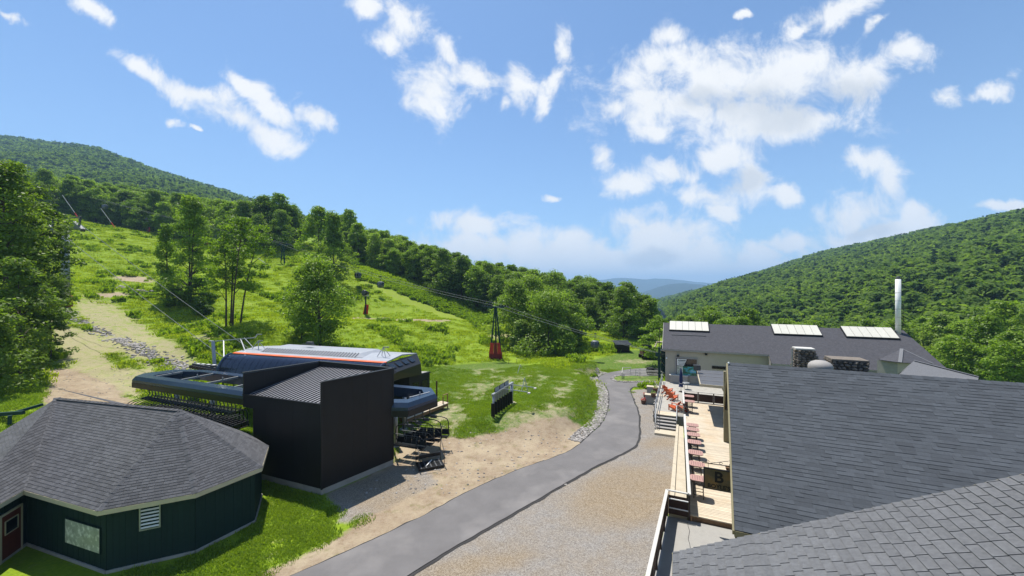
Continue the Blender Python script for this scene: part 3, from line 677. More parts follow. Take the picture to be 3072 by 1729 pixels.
# ---- near trees, each one of a kind
def tr_at(u, vbase, d, **k):
    p = D(u, vbase, d); return V(p.x, p.y, H(p.x, p.y) - .1)
GRP = 'trees standing on the slope'
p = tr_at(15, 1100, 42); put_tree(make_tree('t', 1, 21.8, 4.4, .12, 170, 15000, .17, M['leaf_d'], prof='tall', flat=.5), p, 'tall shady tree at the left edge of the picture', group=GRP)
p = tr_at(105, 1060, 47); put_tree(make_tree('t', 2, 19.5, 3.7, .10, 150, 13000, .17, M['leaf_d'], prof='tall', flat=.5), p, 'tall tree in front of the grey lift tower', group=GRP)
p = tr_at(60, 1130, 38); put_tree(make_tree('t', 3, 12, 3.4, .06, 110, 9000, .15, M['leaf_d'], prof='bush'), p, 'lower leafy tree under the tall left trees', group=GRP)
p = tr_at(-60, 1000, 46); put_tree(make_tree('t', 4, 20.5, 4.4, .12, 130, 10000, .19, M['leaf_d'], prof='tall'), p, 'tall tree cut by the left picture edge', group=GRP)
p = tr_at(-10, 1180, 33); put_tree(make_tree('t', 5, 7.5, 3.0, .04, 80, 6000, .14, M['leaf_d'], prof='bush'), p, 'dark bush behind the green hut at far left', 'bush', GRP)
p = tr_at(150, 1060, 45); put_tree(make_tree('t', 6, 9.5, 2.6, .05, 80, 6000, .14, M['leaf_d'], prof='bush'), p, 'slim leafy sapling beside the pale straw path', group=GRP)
p = tr_at(565, 930, 74); put_tree(make_tree('t', 7, 20.5, 4.1, .10, 170, 14500, .17, M['leaf_a'], prof='bush', stems=2, spread=.9, flat=.75, clr=.2), p, 'slender two-stemmed tree above the drainage ditch', group=GRP)
p = tr_at(500, 925, 76); put_tree(make_tree('t', 8, 15, 2.8, .08, 90, 6500, .17, M['leaf_a'], prof='bush', flat=.75), p, 'thin tree left of the slender two-stemmed tree', group=GRP)
for i, (u, v, d, h_, R_) in enumerate(((530, 930, 73, 4.0, 2.6), (610, 945, 70, 3.2, 2.2), (590, 935, 74, 5.0, 2.4))):
    p = tr_at(u, v, d); put_tree(make_tree('t', 60 + i, h_, R_, .03, 50, 3600, .15, M['leaf_b'], prof='bush', stems=2, spread=.5), p, ('dark bush at the left foot of the slender two-stemmed tree', 'low bush right of the slender two-stemmed tree', 'leafy bush behind the slender two-stemmed tree')[i], 'bush', GRP, name='bush')
p = tr_at(695, 1000, 62); put_tree(make_tree('t', 9, 17, 3.7, .36, 130, 11000, .17, M['leaf_c'], prof='round', stems=4, spread=1.9, flat=.7, clr=.2, lean=(1.2, 0), trunk_r=.22), p, 'open tree with four bare leaning stems behind the lift station', group=GRP)
p = tr_at(965, 1040, 58); put_tree(make_tree('t', 10, 13.6, 5.0, .05, 210, 19000, .16, M['leaf_b'], prof='bush', stems=3, spread=.6), p, 'dense rounded tree right behind the white station roof', group=GRP)
p = tr_at(905, 1040, 60); put_tree(make_tree('t', 21, 11, 3.0, .05, 80, 6500, .16, M['leaf_c'], prof='bush'), p, 'lighter green tree crowding the dense rounded tree', group=GRP)
p = tr_at(1000, 850, 105); put_tree(make_tree('t', 11, 20, 5.2, .05, 160, 11500, .24, M['leaf_b'], prof='bush', flat=.7, clr=.2), p, 'tall dark tree on the slope left of the gondola cabins', group=GRP)
p = tr_at(955, 850, 112); put_tree(make_tree('t', 12, 18.5, 5.6, .2, 130, 8500, .26, M['leaf_c'], prof='round', flat=.7, clr=.2), p, 'open-topped tree rising above the wood beside the tall dark tree', group=GRP)
GR2 = 'dark clump of trees right of the gondola tower'
for i, (u, d, h, R, lb, pr) in enumerate([(1555, 84, 13.5, 5.6, 'leftmost tree of the clump, just right of the gondola tower', 'round'), (1640, 76, 12.2, 6.4, 'broad dark tree in the middle of the clump above the lawn', 'bush'),
        (1700, 80, 9, 4.6, 'rightmost tree of the clump, left of the hanging cabin', 'round'), (1600, 92, 14, 6.8, 'tallest tree at the back of the clump', 'round'), (1575, 78, 6, 3.2, 'low dark thicket at the left foot of the clump', 'bush'), (1690, 73, 6, 2.8, 'low bush at the right foot of the clump', 'bush')]):
    p = tr_at(u, 1085, d); put_tree(make_tree('t', 30 + i, h, R, .06 if pr == 'bush' else .12, 170, 12500, .21, M['leaf_b'], prof=pr, stems=1 + i % 3, spread=.7), p, lb, group=GR2)
p = tr_at(1975, 1090, 62); put_tree(make_tree('t', 40, 8.2, 2.8, .15, 70, 4600, .15, M['leaf_a'], prof='round', flat=.4), p, 'small open tree at the lodge corner', group=GRP)

# ---- the wood: front rows as single trees, the mass behind as one
MID = [make_tree('m', 50 + i, 15.5 + (i % 4), 5.2 + .6 * (i % 3), .07, 120, 8400, .30, M[('leaf_a', 'leaf_b', 'leaf_b', 'leaf_c')[i % 4]], prof=('round', 'bush', 'round')[i % 3]) for i in range(6)]
MIDJ = []
for i in range(6):
    tm, cm = MID[i]
    nv = len(tm.vertices); vt = [v.co[:] for v in tm.vertices] + [v.co[:] for v in cm.vertices]
    ft = [tuple(p_.vertices) for p_ in tm.polygons] + [tuple(q + nv for q in p_.vertices) for p_ in cm.polygons]
    me = bpy.data.meshes.new('wood'); me.from_pydata(vt, [], ft); me.materials.append(M['bark']); me.materials.append(cm.materials[0])
    me.polygons.foreach_set('material_index', [0] * len(tm.polygons) + [1] * len(cm.polygons))
    a = np.zeros(len(cm.polygons), np.float32); cm.attributes['rnd'].data.foreach_get('value', a)
    me.attributes.new('rnd', 'FLOAT', 'FACE').data.foreach_set('value', [.5] * len(tm.polygons) + a.tolist()); MIDJ.append(me)
wood_coll = proto_coll('wood_proto', MIDJ)
# wood edge, given as image column + ground distance along the front, then rows climbing behind it
EDGE_L = [(-250,150),(60,150),(230,152),(330,156),(430,152),(560,146),(640,141),(740,130),(830,128),(900,126)]
EDGE_R = [(1035,140),(1120,135),(1200,131),(1280,127),(1360,122),(1430,118),(1500,112),(1600,108),(1700,106),(1790,102),(1870,96),(1935,88)]
def edge_pts(E, step):
    P = [np.array(((u - CX) / FPX * d, d)) for u, d in E]; out = []
    for i in range(len(P) - 1):
        L = np.linalg.norm(P[i + 1] - P[i]); k = max(1, int(L / step))
        for j in range(k): out.append(P[i] + (P[i + 1] - P[i]) * (j + random.uniform(-.25, .25)) / k)
    return out
def place_of(E, u, row):
    zones = ((250, 'behind the tall left-edge trees'), (430, 'above the leaning snow lances'), (600, 'behind the small snow gun'), (740, 'above the open four-stemmed tree'), (9999, 'behind the upper gondola tower')) if E is EDGE_L else \
            ((1200, 'above the middle gondola cabins'), (1480, 'left of the red-footed gondola tower'), (1720, 'behind the dark clump of trees'), (9999, 'between hanging cabin and lodge corner'))
    return (', front row ', ', second row ')[row] + next(t for k, t in zones if u < k)
for E, lb, grp in ((EDGE_L, 'tree of the upper left wood', 'wood edge above the ski slope'), (EDGE_R, 'tree of the wood right of the slope', 'wood edge right of the slope')):
    for row in range(2):
        for p in edge_pts(E, 4.6):
            q = p * (1 + row * .04) + np.array((random.uniform(-1, 1), random.uniform(-1, 1.5))); s = random.uniform(.72, 1.02)
            s *= (.84 if q[1] > 112 else .78) if E is EDGE_R else (.9 if CX + FPX * q[0] / q[1] < 740 else .78)
            put_tree(MID[random.randrange(6)], V(q[0], q[1], H(*q) - .3), lb + place_of(E, CX + FPX * q[0] / q[1], row), group=grp, rz=random.uniform(0, 6.28), s=s, sz=s * random.uniform(.9, 1.15))
pts, scl = [], []
for E, depth, n_ in ((EDGE_L, 120, 1350), (EDGE_R, 36, 480)):
    ed = edge_pts(E, 2.0)
    for _ in range(n_):
        p = random.choice(ed); k = 9 + (depth - 9) * random.random() ** 1.1; q = p * (1 + k / np.linalg.norm(p)) + np.array((random.uniform(-3, 3), 0))
        if q[1] > 285: continue
        pts.append((q[0], q[1], H(*q) - .3)); scl.append(random.uniform(.75, 1.12) * (.7 if E is EDGE_R else .85))
scatter('woodland', pts, scl, wood_coll, 'dense broadleaf wood climbing behind the ski slope', 'woodland')
# right of the lodge
GR3 = 'trees right of the lodge'
for i, (u, v, d, s) in enumerate([(2860,1120,62,.55),(2960,1120,58,.62),(3050,1140,52,.6),(2900,1090,74,.75),(3010,1080,72,.8),(3110,1090,66,.8),(2830,1070,84,.8),(2780,1060,92,.8),(2950,1060,90,.9),(3080,1060,88,.9)]):
    p = D(u, v, d); put_tree(MID[(i * 5 + 1) % 6] if i > 2 else MID[(0, 3, 0)[i]], V(p.x, p.y, p.z - 5 * s), ('leafy tree nearest the right end of the lodge roof', 'bright leafy tree low in front of the right bank', 'leafy tree at the right picture edge behind the pub roof')[i] if i < 3 else 'tree farther back in the bank right of the lodge', group=GR3, rz=i * 1.3, s=s)

pts = []
for _ in range(1500):
    x, y = random.uniform(24, 190), random.uniform(78, 285)
    if x / y < .36 or x / y > 1.5 or x < 20 + (y - 78) * .12: continue
    z_ = H(x, y) - 1.0; vt_ = CY - (z_ + 10.5 - CAMZ) / y * FPX; u_ = CX + FPX * x / y
    if vt_ < (945 if u_ < 2120 else 925): continue
    pts.append((x, y, z_))
scatter('valley_woodland', pts, RNG.uniform(.45, .72, len(pts)), wood_coll, 'low woodland on the valley floor behind the lodge', 'woodland')
# ---- far forest on the hills
FARM = [make_tree('f', 80 + i, 10 + i % 3, 4.6, .12, 34, 520, .85, M[('far_leaf', 'far_leaf', 'far_leaf2')[i % 3]], prof='round', joined=True, clr=.36) for i in range(6)]
FARC = [make_tree('f', 95 + i, 13 + 2 * i, 2.5, .08, 44, 480, .6, M['needle'], conifer=True, joined=True, clr=.3) for i in range(3)]
far_coll = proto_coll('far_proto', FARM + FARC[:1]); con_coll = proto_coll('con_proto', FARC)
def hill_points(R, n_, near=250.0, trng=(0, 1)):
    J, I = R.shape[0] - 1, R.shape[1] - 1
    a = np.linalg.norm(np.cross(R[1:, :-1] - R[:-1, :-1], R[:-1, 1:] - R[:-1, :-1]), axis=2)
    dep = R[:-1, :-1, 1]; uu = np.abs(R[:-1, :-1, 0] / np.maximum(dep, 1))
    w = a / np.maximum(1, dep / near) ** 1.35; w[(dep < 20) | (uu > 1.75)] = 0
    w = (w / w.sum()).ravel(); k = RNG.choice(len(w), n_, p=w); j, i = k // I, k % I; s, t = RNG.random(n_)[:, None], RNG.random(n_)[:, None]
    P = R[j, i] * (1 - s) * (1 - t) + R[j, i + 1] * s * (1 - t) + R[j + 1, i] * (1 - s) * t + R[j + 1, i + 1] * s * t
    return P
P = hill_points(RH, 30000); sc_ = np.clip(.5 + .34 * (P[:, 1] / 400) ** .8, .45, 1.5) * RNG.uniform(.55, 1.4, len(P)); P[:, 2] -= 1.5
scatter('right_hill_forest', P, sc_, far_coll, 'continuous broadleaf forest covering the right hill', 'forest')
P = hill_points(LH, 15000, 400); sc_ = np.clip(.62 + .36 * (P[:, 1] / 500), .62, 1.5) * RNG.uniform(.75, 1.2, len(P)); P[:, 2] -= 1.5
scatter('mountain_forest', P, sc_, far_coll, 'continuous forest covering the left mountain', 'forest')
rid = LH[-2]; pts = []
for i in range(len(rid) - 1):
    for k in range(9): t = random.random(); q = rid[i] * (1 - t) + rid[i + 1] * t; pts.append((q[0] + random.uniform(-6, 6), q[1] + random.uniform(-40, 10), q[2] - 4 + random.uniform(-4, 0)))
scatter('ridge_spruces', pts, RNG.uniform(.6, 1.05, len(pts)), con_coll, 'dark pointed spruces along the mountain crest', 'forest')

# ---- tall grass, ferns and lawn
def tuft(seed, nb, r, h, w, m, broad=False):
    rng = np.random.default_rng(seed); vs, fs, at = [], [], []
    for i in range(nb):
        a = rng.uniform(0, 6.28); q = r * math.sqrt(rng.random()); x, y = q * math.cos(a), q * math.sin(a); hh = h * rng.uniform(.5, 1.15); b = rng.uniform(0, 6.28); ln = hh * rng.uniform(.2, .7)
        dx, dy = math.cos(b), math.sin(b); px, py = -dy * w * rng.uniform(.6, 1.3), dx * w * rng.uniform(.6, 1.3); o = len(vs)
        mx_, my_ = x + dx * ln * .45, y + dy * ln * .45
        vs += [(x - px * .5, y - py * .5, 0), (x + px * .5, y + py * .5, 0), (mx_ + px, my_ + py, hh * .65), (mx_ - px, my_ - py, hh * .65), (x + dx * ln, y + dy * ln, hh)]
        fs += [(o, o + 1, o + 2, o + 3), (o + 3, o + 2, o + 4)]; k = float(np.clip(rng.normal(.5, .22), 0, 1)); at += [k, k]
    me = bpy.data.meshes.new('tuft'); me.from_pydata(vs, [], fs); me.materials.append(m); me.attributes.new('rnd', 'FLOAT', 'FACE').data.foreach_set('value', at); return me
tall_coll = proto_coll('tall_proto', [tuft(i, 50, .8, .26, .045, M['grass_blade']) for i in range(4)])
fern_coll = proto_coll('fern_proto', [tuft(20 + i, 40, .62, .62, .13, M['fern']) for i in range(4)])
lawn_coll = proto_coll('lawn_proto', [tuft(40 + i, 60, .38, .11, .016, M['lawn_blade']) for i in range(4)])
tri_ok = (PU > -60) & (PU < 3100) & (XY[:, 1] > 8)
def cells(sel, n_, wpow=0):
    """random ground points in selected grid vertices' neighbourhood"""
    ids = np.nonzero(sel)[0]; sx = np.gradient(gx)[ids % nx]; sy = np.gradient(gy)[ids // nx]; w = sx * sy / np.maximum(XY[ids, 1], 20) ** wpow
    k = RNG.choice(ids, n_, p=w / w.sum()); q = XY[k] + np.stack([(RNG.random(n_) - .5) * np.gradient(gx)[k % nx], (RNG.random(n_) - .5) * np.gradient(gy)[k // nx]], 1)
    return np.column_stack([q, Hn(q) - .03])
bare = np.maximum.reduce([m_dirt, m_straw, m_gravel])
road_poly = np.array(RLs + RRs[::-1]); onroad = inside(XY, road_poly) | (seg_dist(XY, RLs) < .4)
hutfoot = inside(XY, np.array([(-34,14),(-21,14),(-17,16.5),(-13.5,19),(-14.5,24),(-28,26),(-34,26)])) | inside(XY, np.array([(-18.4,25.9),(-11.5,23),(-8.2,27.3),(-15,30.2)]))
patch0 = np.array([mnoise.noise((a * .6, b * .6, 2)) + .6 * mnoise.noise((a * 1.7, b * 1.7, 6)) for a, b in XY])
slope = tri_ok & (XY[:, 1] > 38) & (XY[:, 1] < 165) & (bare + patch0 * .35 < .42) & ~onroad & (m_mow < .3) & (XY[:, 0] < 26)
patch = np.array([mnoise.noise((a * .11, b * .11, 4)) + .5 * mnoise.noise((a * .3, b * .3, 8)) for a, b in XY])
P = cells(slope & (m_trail < .4), 13000, .6); scatter('tall_grass', P, RNG.uniform(.7, 1.5, len(P)), tall_coll, 'tall bright green grass over the ski slope', 'grass')
fernsel = slope & (m_trail < .2) & (patch > .12)
hillock = pmask([(1060,790),(1250,850),(1440,930),(1490,965),(1440,975),(1330,935),(1200,880),(1080,840)], 6) > .5
P = np.concatenate([cells(fernsel, 2400, .6), cells(hillock & tri_ok & (XY[:, 1] > 80) & (XY[:, 1] < 150), 2600)])
scatter('ferns', P, RNG.uniform(.7, 1.6, len(P)), fern_coll, 'darker fern and brush clumps dotting the slope', 'ferns')
lawn = tri_ok & (XY[:, 1] < 60) & (bare + patch0 * .5 < .36) & ~onroad & ~hutfoot & (XY[:, 0] < 16)
P = cells(lawn, 22000, 1.0); P = P[~inside(P[:, :2], road_poly) & (((P[:, 0] - 9.02) * .918 - (P[:, 1] - 19.5) * .395) < -3.2)]
scatter('lawn_grass', P, RNG.uniform(.7, 1.5, len(P)), lawn_coll, 'short green lawn grass around the lift and drive', 'grass')
# ================================================================== shingled roofs
def clip_poly(P, poly):
    """clip polygon P (list of 2D) by convex ccw polygon"""
    out = P
    for i in range(len(poly)):
        a = poly[i]; b = poly[(i + 1) % len(poly)]; inp = out; out = []
        if not inp: return []
        def sd(p): return (b[0] - a[0]) * (p[1] - a[1]) - (b[1] - a[1]) * (p[0] - a[0])
        for k in range(len(inp)):
            p, q = inp[k], inp[(k + 1) % len(inp)]; sp, sq = sd(p), sd(q)
            if sp >= 0: out.append(p)
            if (sp >= 0) != (sq >= 0):
                t = sp / (sp - sq); out.append((p[0] + (q[0] - p[0]) * t, p[1] + (q[1] - p[1]) * t))
    return out
def shingle_pieces(poly3, eave_a, eave_b, expo, width, thick, rag=.0, wvar=.3, gap=.006, seed=1, tone_p=1.0):
    """pieces of one roof plane: list of (centre, verts, faces, tone)"""
    rr = random.Random(seed)
    O = Vector(eave_a); X = (Vector(eave_b) - O).normalized(); P3 = [Vector(p) for p in poly3]
    nrm = Vector((0, 0, 0))
    for i in range(len(P3)): nrm += P3[i].cross(P3[(i + 1) % len(P3)])
    nrm.normalize()
    if nrm.z < 0: P3 = P3[::-1]; nrm = -nrm
    Y = nrm.cross(X)
    if Y.z < 0: X = -X; Y = nrm.cross(X)
    P2 = [((p - O).dot(X), (p - O).dot(Y)) for p in P3]
    ar = sum(P2[i][0] * P2[(i + 1) % len(P2)][1] - P2[(i + 1) % len(P2)][0] * P2[i][1] for i in range(len(P2)))
    if ar < 0: P2 = P2[::-1]
    x0 = min(p[0] for p in P2); x1 = max(p[0] for p in P2); y0 = min(p[1] for p in P2); y1 = max(p[1] for p in P2)
    res = []; r = 0; y = y0
    while y < y1:
        x = x0 - rr.uniform(0, width)
        while x < x1:
            w = width * rr.uniform(1 - wvar, 1 + wvar); ry = rr.uniform(-rag, rag); th_ = thick if rr.random() < tone_p else thick * .3
            c = clip_poly([(x + gap / 2, y + ry), (x + w - gap / 2, y + ry), (x + w - gap / 2, y + expo * 1.02), (x + gap / 2, y + expo * 1.02)], P2)
            if len(c) >= 3:
                cc = []
                for q in c:
                    if not cc or math.hypot(q[0] - cc[-1][0], q[1] - cc[-1][1]) > 1e-4: cc.append(q)
                if len(cc) >= 3:
                    n_ = len(cc); tp = []; bt = []
                    for q in cc:
                        k = th_ * (1 - .92 * min(1, max(0, (q[1] - y) / expo)))
                        base = O + X * q[0] + Y * q[1]; tp.append(base + nrm * (.012 + k)); bt.append(base + nrm * .004)
                    vs = tp + bt; fs = [tuple(range(n_))] + [(i, n_ + i, n_ + (i + 1) % n_, (i + 1) % n_) for i in range(n_)]
                    cen = sum(tp, Vector((0, 0, 0))) / n_
                    tn = rr.random(); tn = min(1, max(0, tn * .75 + .25 * (.5 + 1.0 * mnoise.noise((cen.x * .5, cen.y * .5, cen.z * .5)))))
                    res.append((cen, vs, fs, tn))
            x += w
        y += expo; r += 1
    return res
def place_shingles(pieces, parent, m, nmax=300):
    vis = []
    for i, (c, vs, fs, tn) in enumerate(pieces):
        if c.y < .5: continue
        u, v = proj(c)
        if -10 < u < 3082 and -10 < v < 1739: vis.append((c.length_squared if False else (c - V(0, 0, CAMZ)).length, i))
    vis.sort(); solo = set(i for _, i in vis[:nmax]); rest = MB()
    for i, (c, vs, fs, tn) in enumerate(pieces):
        if i in solo:
            mb = MB(); mb.val = tn; mb.add(vs, fs); mb.build('shingle', m, parent)
        else: rest.val = tn; rest.add(vs, fs)
    if rest.f:
        o = rest.build('shingle_field', m, parent); o['kind'] = 'stuff'

def up_poly(P):
    P = [Vector(p) for p in P]; n_ = Vector((0, 0, 0))
    for i in range(len(P)): n_ += P[i].cross(P[(i + 1) % len(P)])
    return P if n_.z > 0 else P[::-1]
# ================================================================== green octagonal hut
E1, E2, E3, E4 = G(805,1339,2.95), G(785,1403,2.95), G(588,1481,2.95), G(294,1534,2.95)
E5 = G(72, 1471, 2.95); AP = D(538, 1230, 20.7); R1 = G(172, 1185, AP.z)
E6x = E5 + (G(0, 1512, 2.95) - E5).normalized() * 4.2; HF = D(-179, 1409, 20.3)
E0 = E1 + (AP - E1) * 0; 
back = [E1 + V(-2.6, 2.0, 0), R1 + V(-1.5, 4.0, AP.z * -.5)]
_n = (AP - E4).cross(E5 - E4); R1.z = E4.z - (_n.x * (R1.x - E4.x) + _n.y * (R1.y - E4.y)) / _n.z
hut = thing('ticket_hut', 'dark green octagonal hut with grey shingle roof and tan fascia', 'hut', V(-19, 19.5, 0))
facets = [([R1, AP, E4, E5], E5, E4), ([AP, E4, E3], E4, E3), ([AP, E3, E2], E3, E2), ([AP, E2, E1], E2, E1), ([AP, E1, back[0]], E1, back[0]),
          ([R1, E5, E6x, HF], E5, E6x), ([AP, back[0], E1 + V(-9, 5, 0), R1], back[0], E1 + V(-9, 5, 0))]
rb = MB()
for poly, a, b in facets:
    P = [Vector(p) for p in poly]
    if len(P) == 4 and poly[1] is E5:   # warped corner facet: two triangles
        rb.slab(up_poly([P[0], P[1], P[2]]), .06); rb.slab(up_poly([P[0], P[2], P[3]]), .06)
    else: rb.slab(up_poly(P), .06)
hroof = rb.build('roof', M['underlay'], hut)
pcs = []
for i, (poly, a, b) in enumerate(facets):
    if len(poly) == 4 and poly[1] is E5:
        pcs += shingle_pieces([poly[0], poly[1], poly[2]], a, b, .145, .27, .017, .012, .3, seed=i)
        pcs += shingle_pieces([poly[0], poly[2], poly[3]], poly[2], poly[3], .145, .27, .017, .012, .3, seed=i + 20)
    else: pcs += shingle_pieces(poly, a, b, .145, .27, .017, .012, .3, seed=i)
place_shingles(pcs, hroof, M['shingle_grey'])
hp = []
for a, b in ((AP, E4), (AP, E3), (AP, E2), (AP, E1), (R1, AP), (R1, E5)):      # hip and ridge caps
    d = (Vector(b) - Vector(a)); L = d.length; d.normalize(); side = d.cross(V(0, 0, 1)).normalized(); up = side.cross(d); k = int(L / .18)
    for i in range(k):
        c = Vector(a) + d * (i + .5) * L / k + up * (.035 + (.008 if i % 2 else 0)); q = MB(); q.val = random.random()
        dn = .06 if (a is not R1 or b is not E5) else -.02
        c0 = c - d * .1; c1 = c + d * .1
        q.add([c0 - side * .15 - up * dn, c0, c0 + side * .15 - up * dn, c1 - side * .15 - up * (dn - .012), c1 + up * .012, c1 + side * .15 - up * (dn - .012)], [(0, 1, 4, 3), (1, 2, 5, 4)]); hp.append(q)
cap = MB()
for q in hp: cap.val = q.val; cap.add(q.v, q.f)
cap.build('ridge_cap', M['shingle_grey'], hroof)
ring = [E6x, E5, E4, E3, E2, E1, back[0]]
for i in range(len(ring) - 1):
    a, b = ring[i], ring[i + 1]; d = (b - a).normalized(); out = d.cross(V(0, 0, 1)); f = MB()
    f.box((a + b) / 2 + V(0, 0, -.1) + out * .012, (b - a).length + .02, .03, .2, (d, out, V(0, 0, 1))); f.build('fascia', M['tan_trim'], hut)
    s = MB(); s.slab([a + V(0, 0, -.06), b + V(0, 0, -.06), b - out * .42 + V(0, 0, -.06), a - out * .42 + V(0, 0, -.06)], .02, V(0, 0, 1)); s.build('soffit', M['green_board'], hut)
cen = V(AP.x, AP.y, 0)
def hw(p): q = Vector(p); q.z = 0; return q
# walls of vertical boards set back under the eave
n_ring = len(ring); inner = []
for i, p in enumerate(ring):
    dirs = []
    if i > 0: dirs.append((ring[i] - ring[i - 1]).normalized().cross(V(0, 0, 1)))
    if i < n_ring - 1: dirs.append((ring[i + 1] - ring[i]).normalized().cross(V(0, 0, 1)))
    s = sum(dirs, Vector((0, 0, 0))); s = s / s.dot(dirs[0]); inner.append(hw(p) - s * .36)
for i in range(n_ring - 1):
    a, b = inner[i], inner[i + 1]; d = (b - a); L = d.length; d.normalize(); out = d.cross(V(0, 0, 1))
    core = MB(); core.box((a + b) / 2 + V(0, 0, 1.42) - out * .06, L, .08, 2.9, (d, out, V(0, 0, 1))); core.build('wall', M['green_board'], hut)
    k = int(L / .2)
    for j in range(k):
        q = MB(); q.val = random.random(); q.box(a + d * (j + .5) * L / k + V(0, 0, 1.46) + out * (0 if j % 2 else .006), L / k - .006, .045, 2.82, (d, out, V(0, 0, 1))); q.build('board', M['green_board'], hut)
    f = MB(); f.box((a + b) / 2 + V(0, 0, .06), L, .16, .14, (d, out, V(0, 0, 1))); f.build('foundation', M['concrete'], hut)
def on_wall(i, u0, v0, u1, v1, off=.05):
    a, b = inner[i], inner[i + 1]; d = (b - a).normalized(); out = d.cross(V(0, 0, 1)); p = a + out * off
    A = onplane(u0, v0, p, out); B = onplane(u1, v1, p, out); return A, B, d, out
# window pane mottled grey and near-white
A, B, d, out = on_wall(1, 198, 1556, 300, 1660)
c = (A + B) / 2; w = abs((B - A).dot(d)); h = abs(A.z - B.z)
M['pale_mottle'] = mat('pale_mottle', (.34, .36, .30), .35, .35, 2.2, spec=.5, wear=(.75, .75, .68), wscale=5, wamt=.9)
wn_ = MB(); wn_.box(c, w + .1, .05, h + .1, (d, out, V(0, 0, 1))); win = wn_.build('window', M['green_board'], hut)
q = MB(); q.box(c + out * .022, w, .02, h, (d, out, V(0, 0, 1))); q.build('pane', M['pale_mottle'], win)
# louvre vent
A, B, d, out = on_wall(2, 420, 1518, 480, 1580)
c = (A + B) / 2; w = abs((B - A).dot(d)) ; h = abs(A.z - B.z)
vt = MB(); vt.box(c + d * (w / 2), .05, .06, h, (d, out, V(0, 0, 1))).box(c - d * (w / 2), .05, .06, h, (d, out, V(0, 0, 1))).box(c + V(0, 0, h / 2), w + .05, .06, .05, (d, out, V(0, 0, 1))).box(c - V(0, 0, h / 2), w + .05, .06, .05, (d, out, V(0, 0, 1)))
vent = vt.build('vent', M['steel'], hut)
for k in range(7):
    q = MB(); q.box(c + V(0, 0, h * (-.42 + .14 * k)), w - .05, .07, .025, (d, (out * .7 + V(0, 0, -.7)), (V(0, 0, .7) + out * .7))); q.build('slat', M['white_paint'], vent)
# red door in the return wall
A, B, d, out = on_wall(0, 4, 1530, 66, 1672, .05)
a0, b0 = inner[0], inner[1]; c = b0 - (b0 - a0).normalized() * .95; c = V(c.x, c.y, 1.05) + out * .05
dr = MB(); dr.box(c, 1.0, .06, 2.1, (d, out, V(0, 0, 1))); door = dr.build('door', M['red_door'], hut)
fr_ = MB()
for sx in (-1, 1): fr_.box(c + d * (.55 * sx), .1, .08, 2.2, (d, out, V(0, 0, 1)))
fr_.box(c + V(0, 0, 1.1), 1.2, .08, .1, (d, out, V(0, 0, 1))); fr_.build('frame', M['tan_trim'], door)
q = MB(); q.box(c + V(0, 0, .45) + out * .03, .62, .02, .55, (d, out, V(0, 0, 1))); q.build('pane', M['window_dark'], door)
q = MB()
for sx in (-1, 1): q.box(c + V(0, 0, .45) + d * (.33 * sx) + out * .035, .05, .03, .62, (d, out, V(0, 0, 1)))
for sz in (-1, 1): q.box(c + V(0, 0, .45 + .3 * sz) + out * .035, .7, .03, .05, (d, out, V(0, 0, 1)))
q.build('window_frame', M['tan_trim'], door)
# dark green steel frame at the far left edge
t = thing('steel_frame', 'dark green steel beam frame behind the hut at the left edge', 'frame', hit(20, 1275, 15, 60))
b_ = Vector(t['_o']); q = MB(); q.bar(b_ + V(-4, -.5, .3), b_ + V(1.0, .2, .55), .25); q.build('beam', M['tower_green'], t)
q = MB(); q.bar(b_ + V(.4, .2, .55), b_ + V(1.0, 1.4, .8), .18); q.build('brace', M['tower_green'], t)
for sx in (-3, .5): q = MB(); q.bar(b_ + V(sx, -.2, -.6), b_ + V(sx, -.2, .45), .2); q.build('leg', M['tower_green'], t)

# ================================================================== black cube building
A0, B0, T0, P0 = V(-11.55,23.25,0), V(-8.45,27.35,0), V(-18.15,25.85,0), V(-15.05,29.95,0)
bb = thing('black_building', 'tall black metal-clad machine building with sloping ribbed roof', 'building', (A0 + P0) / 2)
ux = (B0 - A0).normalized(); ul = (T0 - A0).normalized(); Z = V(0, 0, 1)
TL = A0 + (T0 - A0) * .86; PL = P0 + (T0 - A0) * -.14 - (P0 - B0) * 0
PL = B0 + (P0 - B0) * .86
f = MB(); f.prism([(p.x, p.y) for p in (A0, B0, PL, TL)], -.3, .38); f.build('foundation', M['concrete'], bb)
eo = (A0 - (B0 + T0) / 2); 
def wall_panels(a, b, z0, z1a, z1b, n_, th=.09, nm='panel'):
    """wall made of n vertical metal panels; top runs from z1a to z1b"""
    d = (b - a); L = d.length; d.normalize(); out = d.cross(Z)
    for i in range(n_):
        s0, s1 = L * i / n_ + .002, L * (i + 1) / n_ - .002; za, zb = z1a + (z1b - z1a) * i / n_, z1a + (z1b - z1a) * (i + 1) / n_
        p0, p1 = a + d * s0, a + d * s1; q = MB(); q.val = random.random()
        vs = [p0 + Z * z0, p1 + Z * z0, p1 + Z * zb, p0 + Z * za]; q.slab([v_ + out * .0 for v_ in vs], th); q.build(nm, M['black_panel'], bb)
wall_panels(A0 + eo * .005, B0 + ux * .03, .36, 6.85, 6.85, 5)                       # right face
wall_panels(TL, A0, .36, 4.62, 4.62, 5)                                           # front-left, ground storey
wall_panels(T0, A0, 4.62, 5.38, 5.47, 6)                                          # front-left, upper band
wall_panels(P0, T0, 4.62, 6.8, 6.8, 4)                                            # left end parapet
wall_panels(PL, TL, .36, 4.62, 4.62, 4)
wall_panels(B0, P0, .36, 6.85, 6.85, 6)                                           # back
q = MB(); q.slab([T0 + Z * 4.63, P0 + Z * 4.63, PL + Z * 4.63, TL + Z * 4.63], .06, Z); q.build('soffit', M['black_panel'], bb)
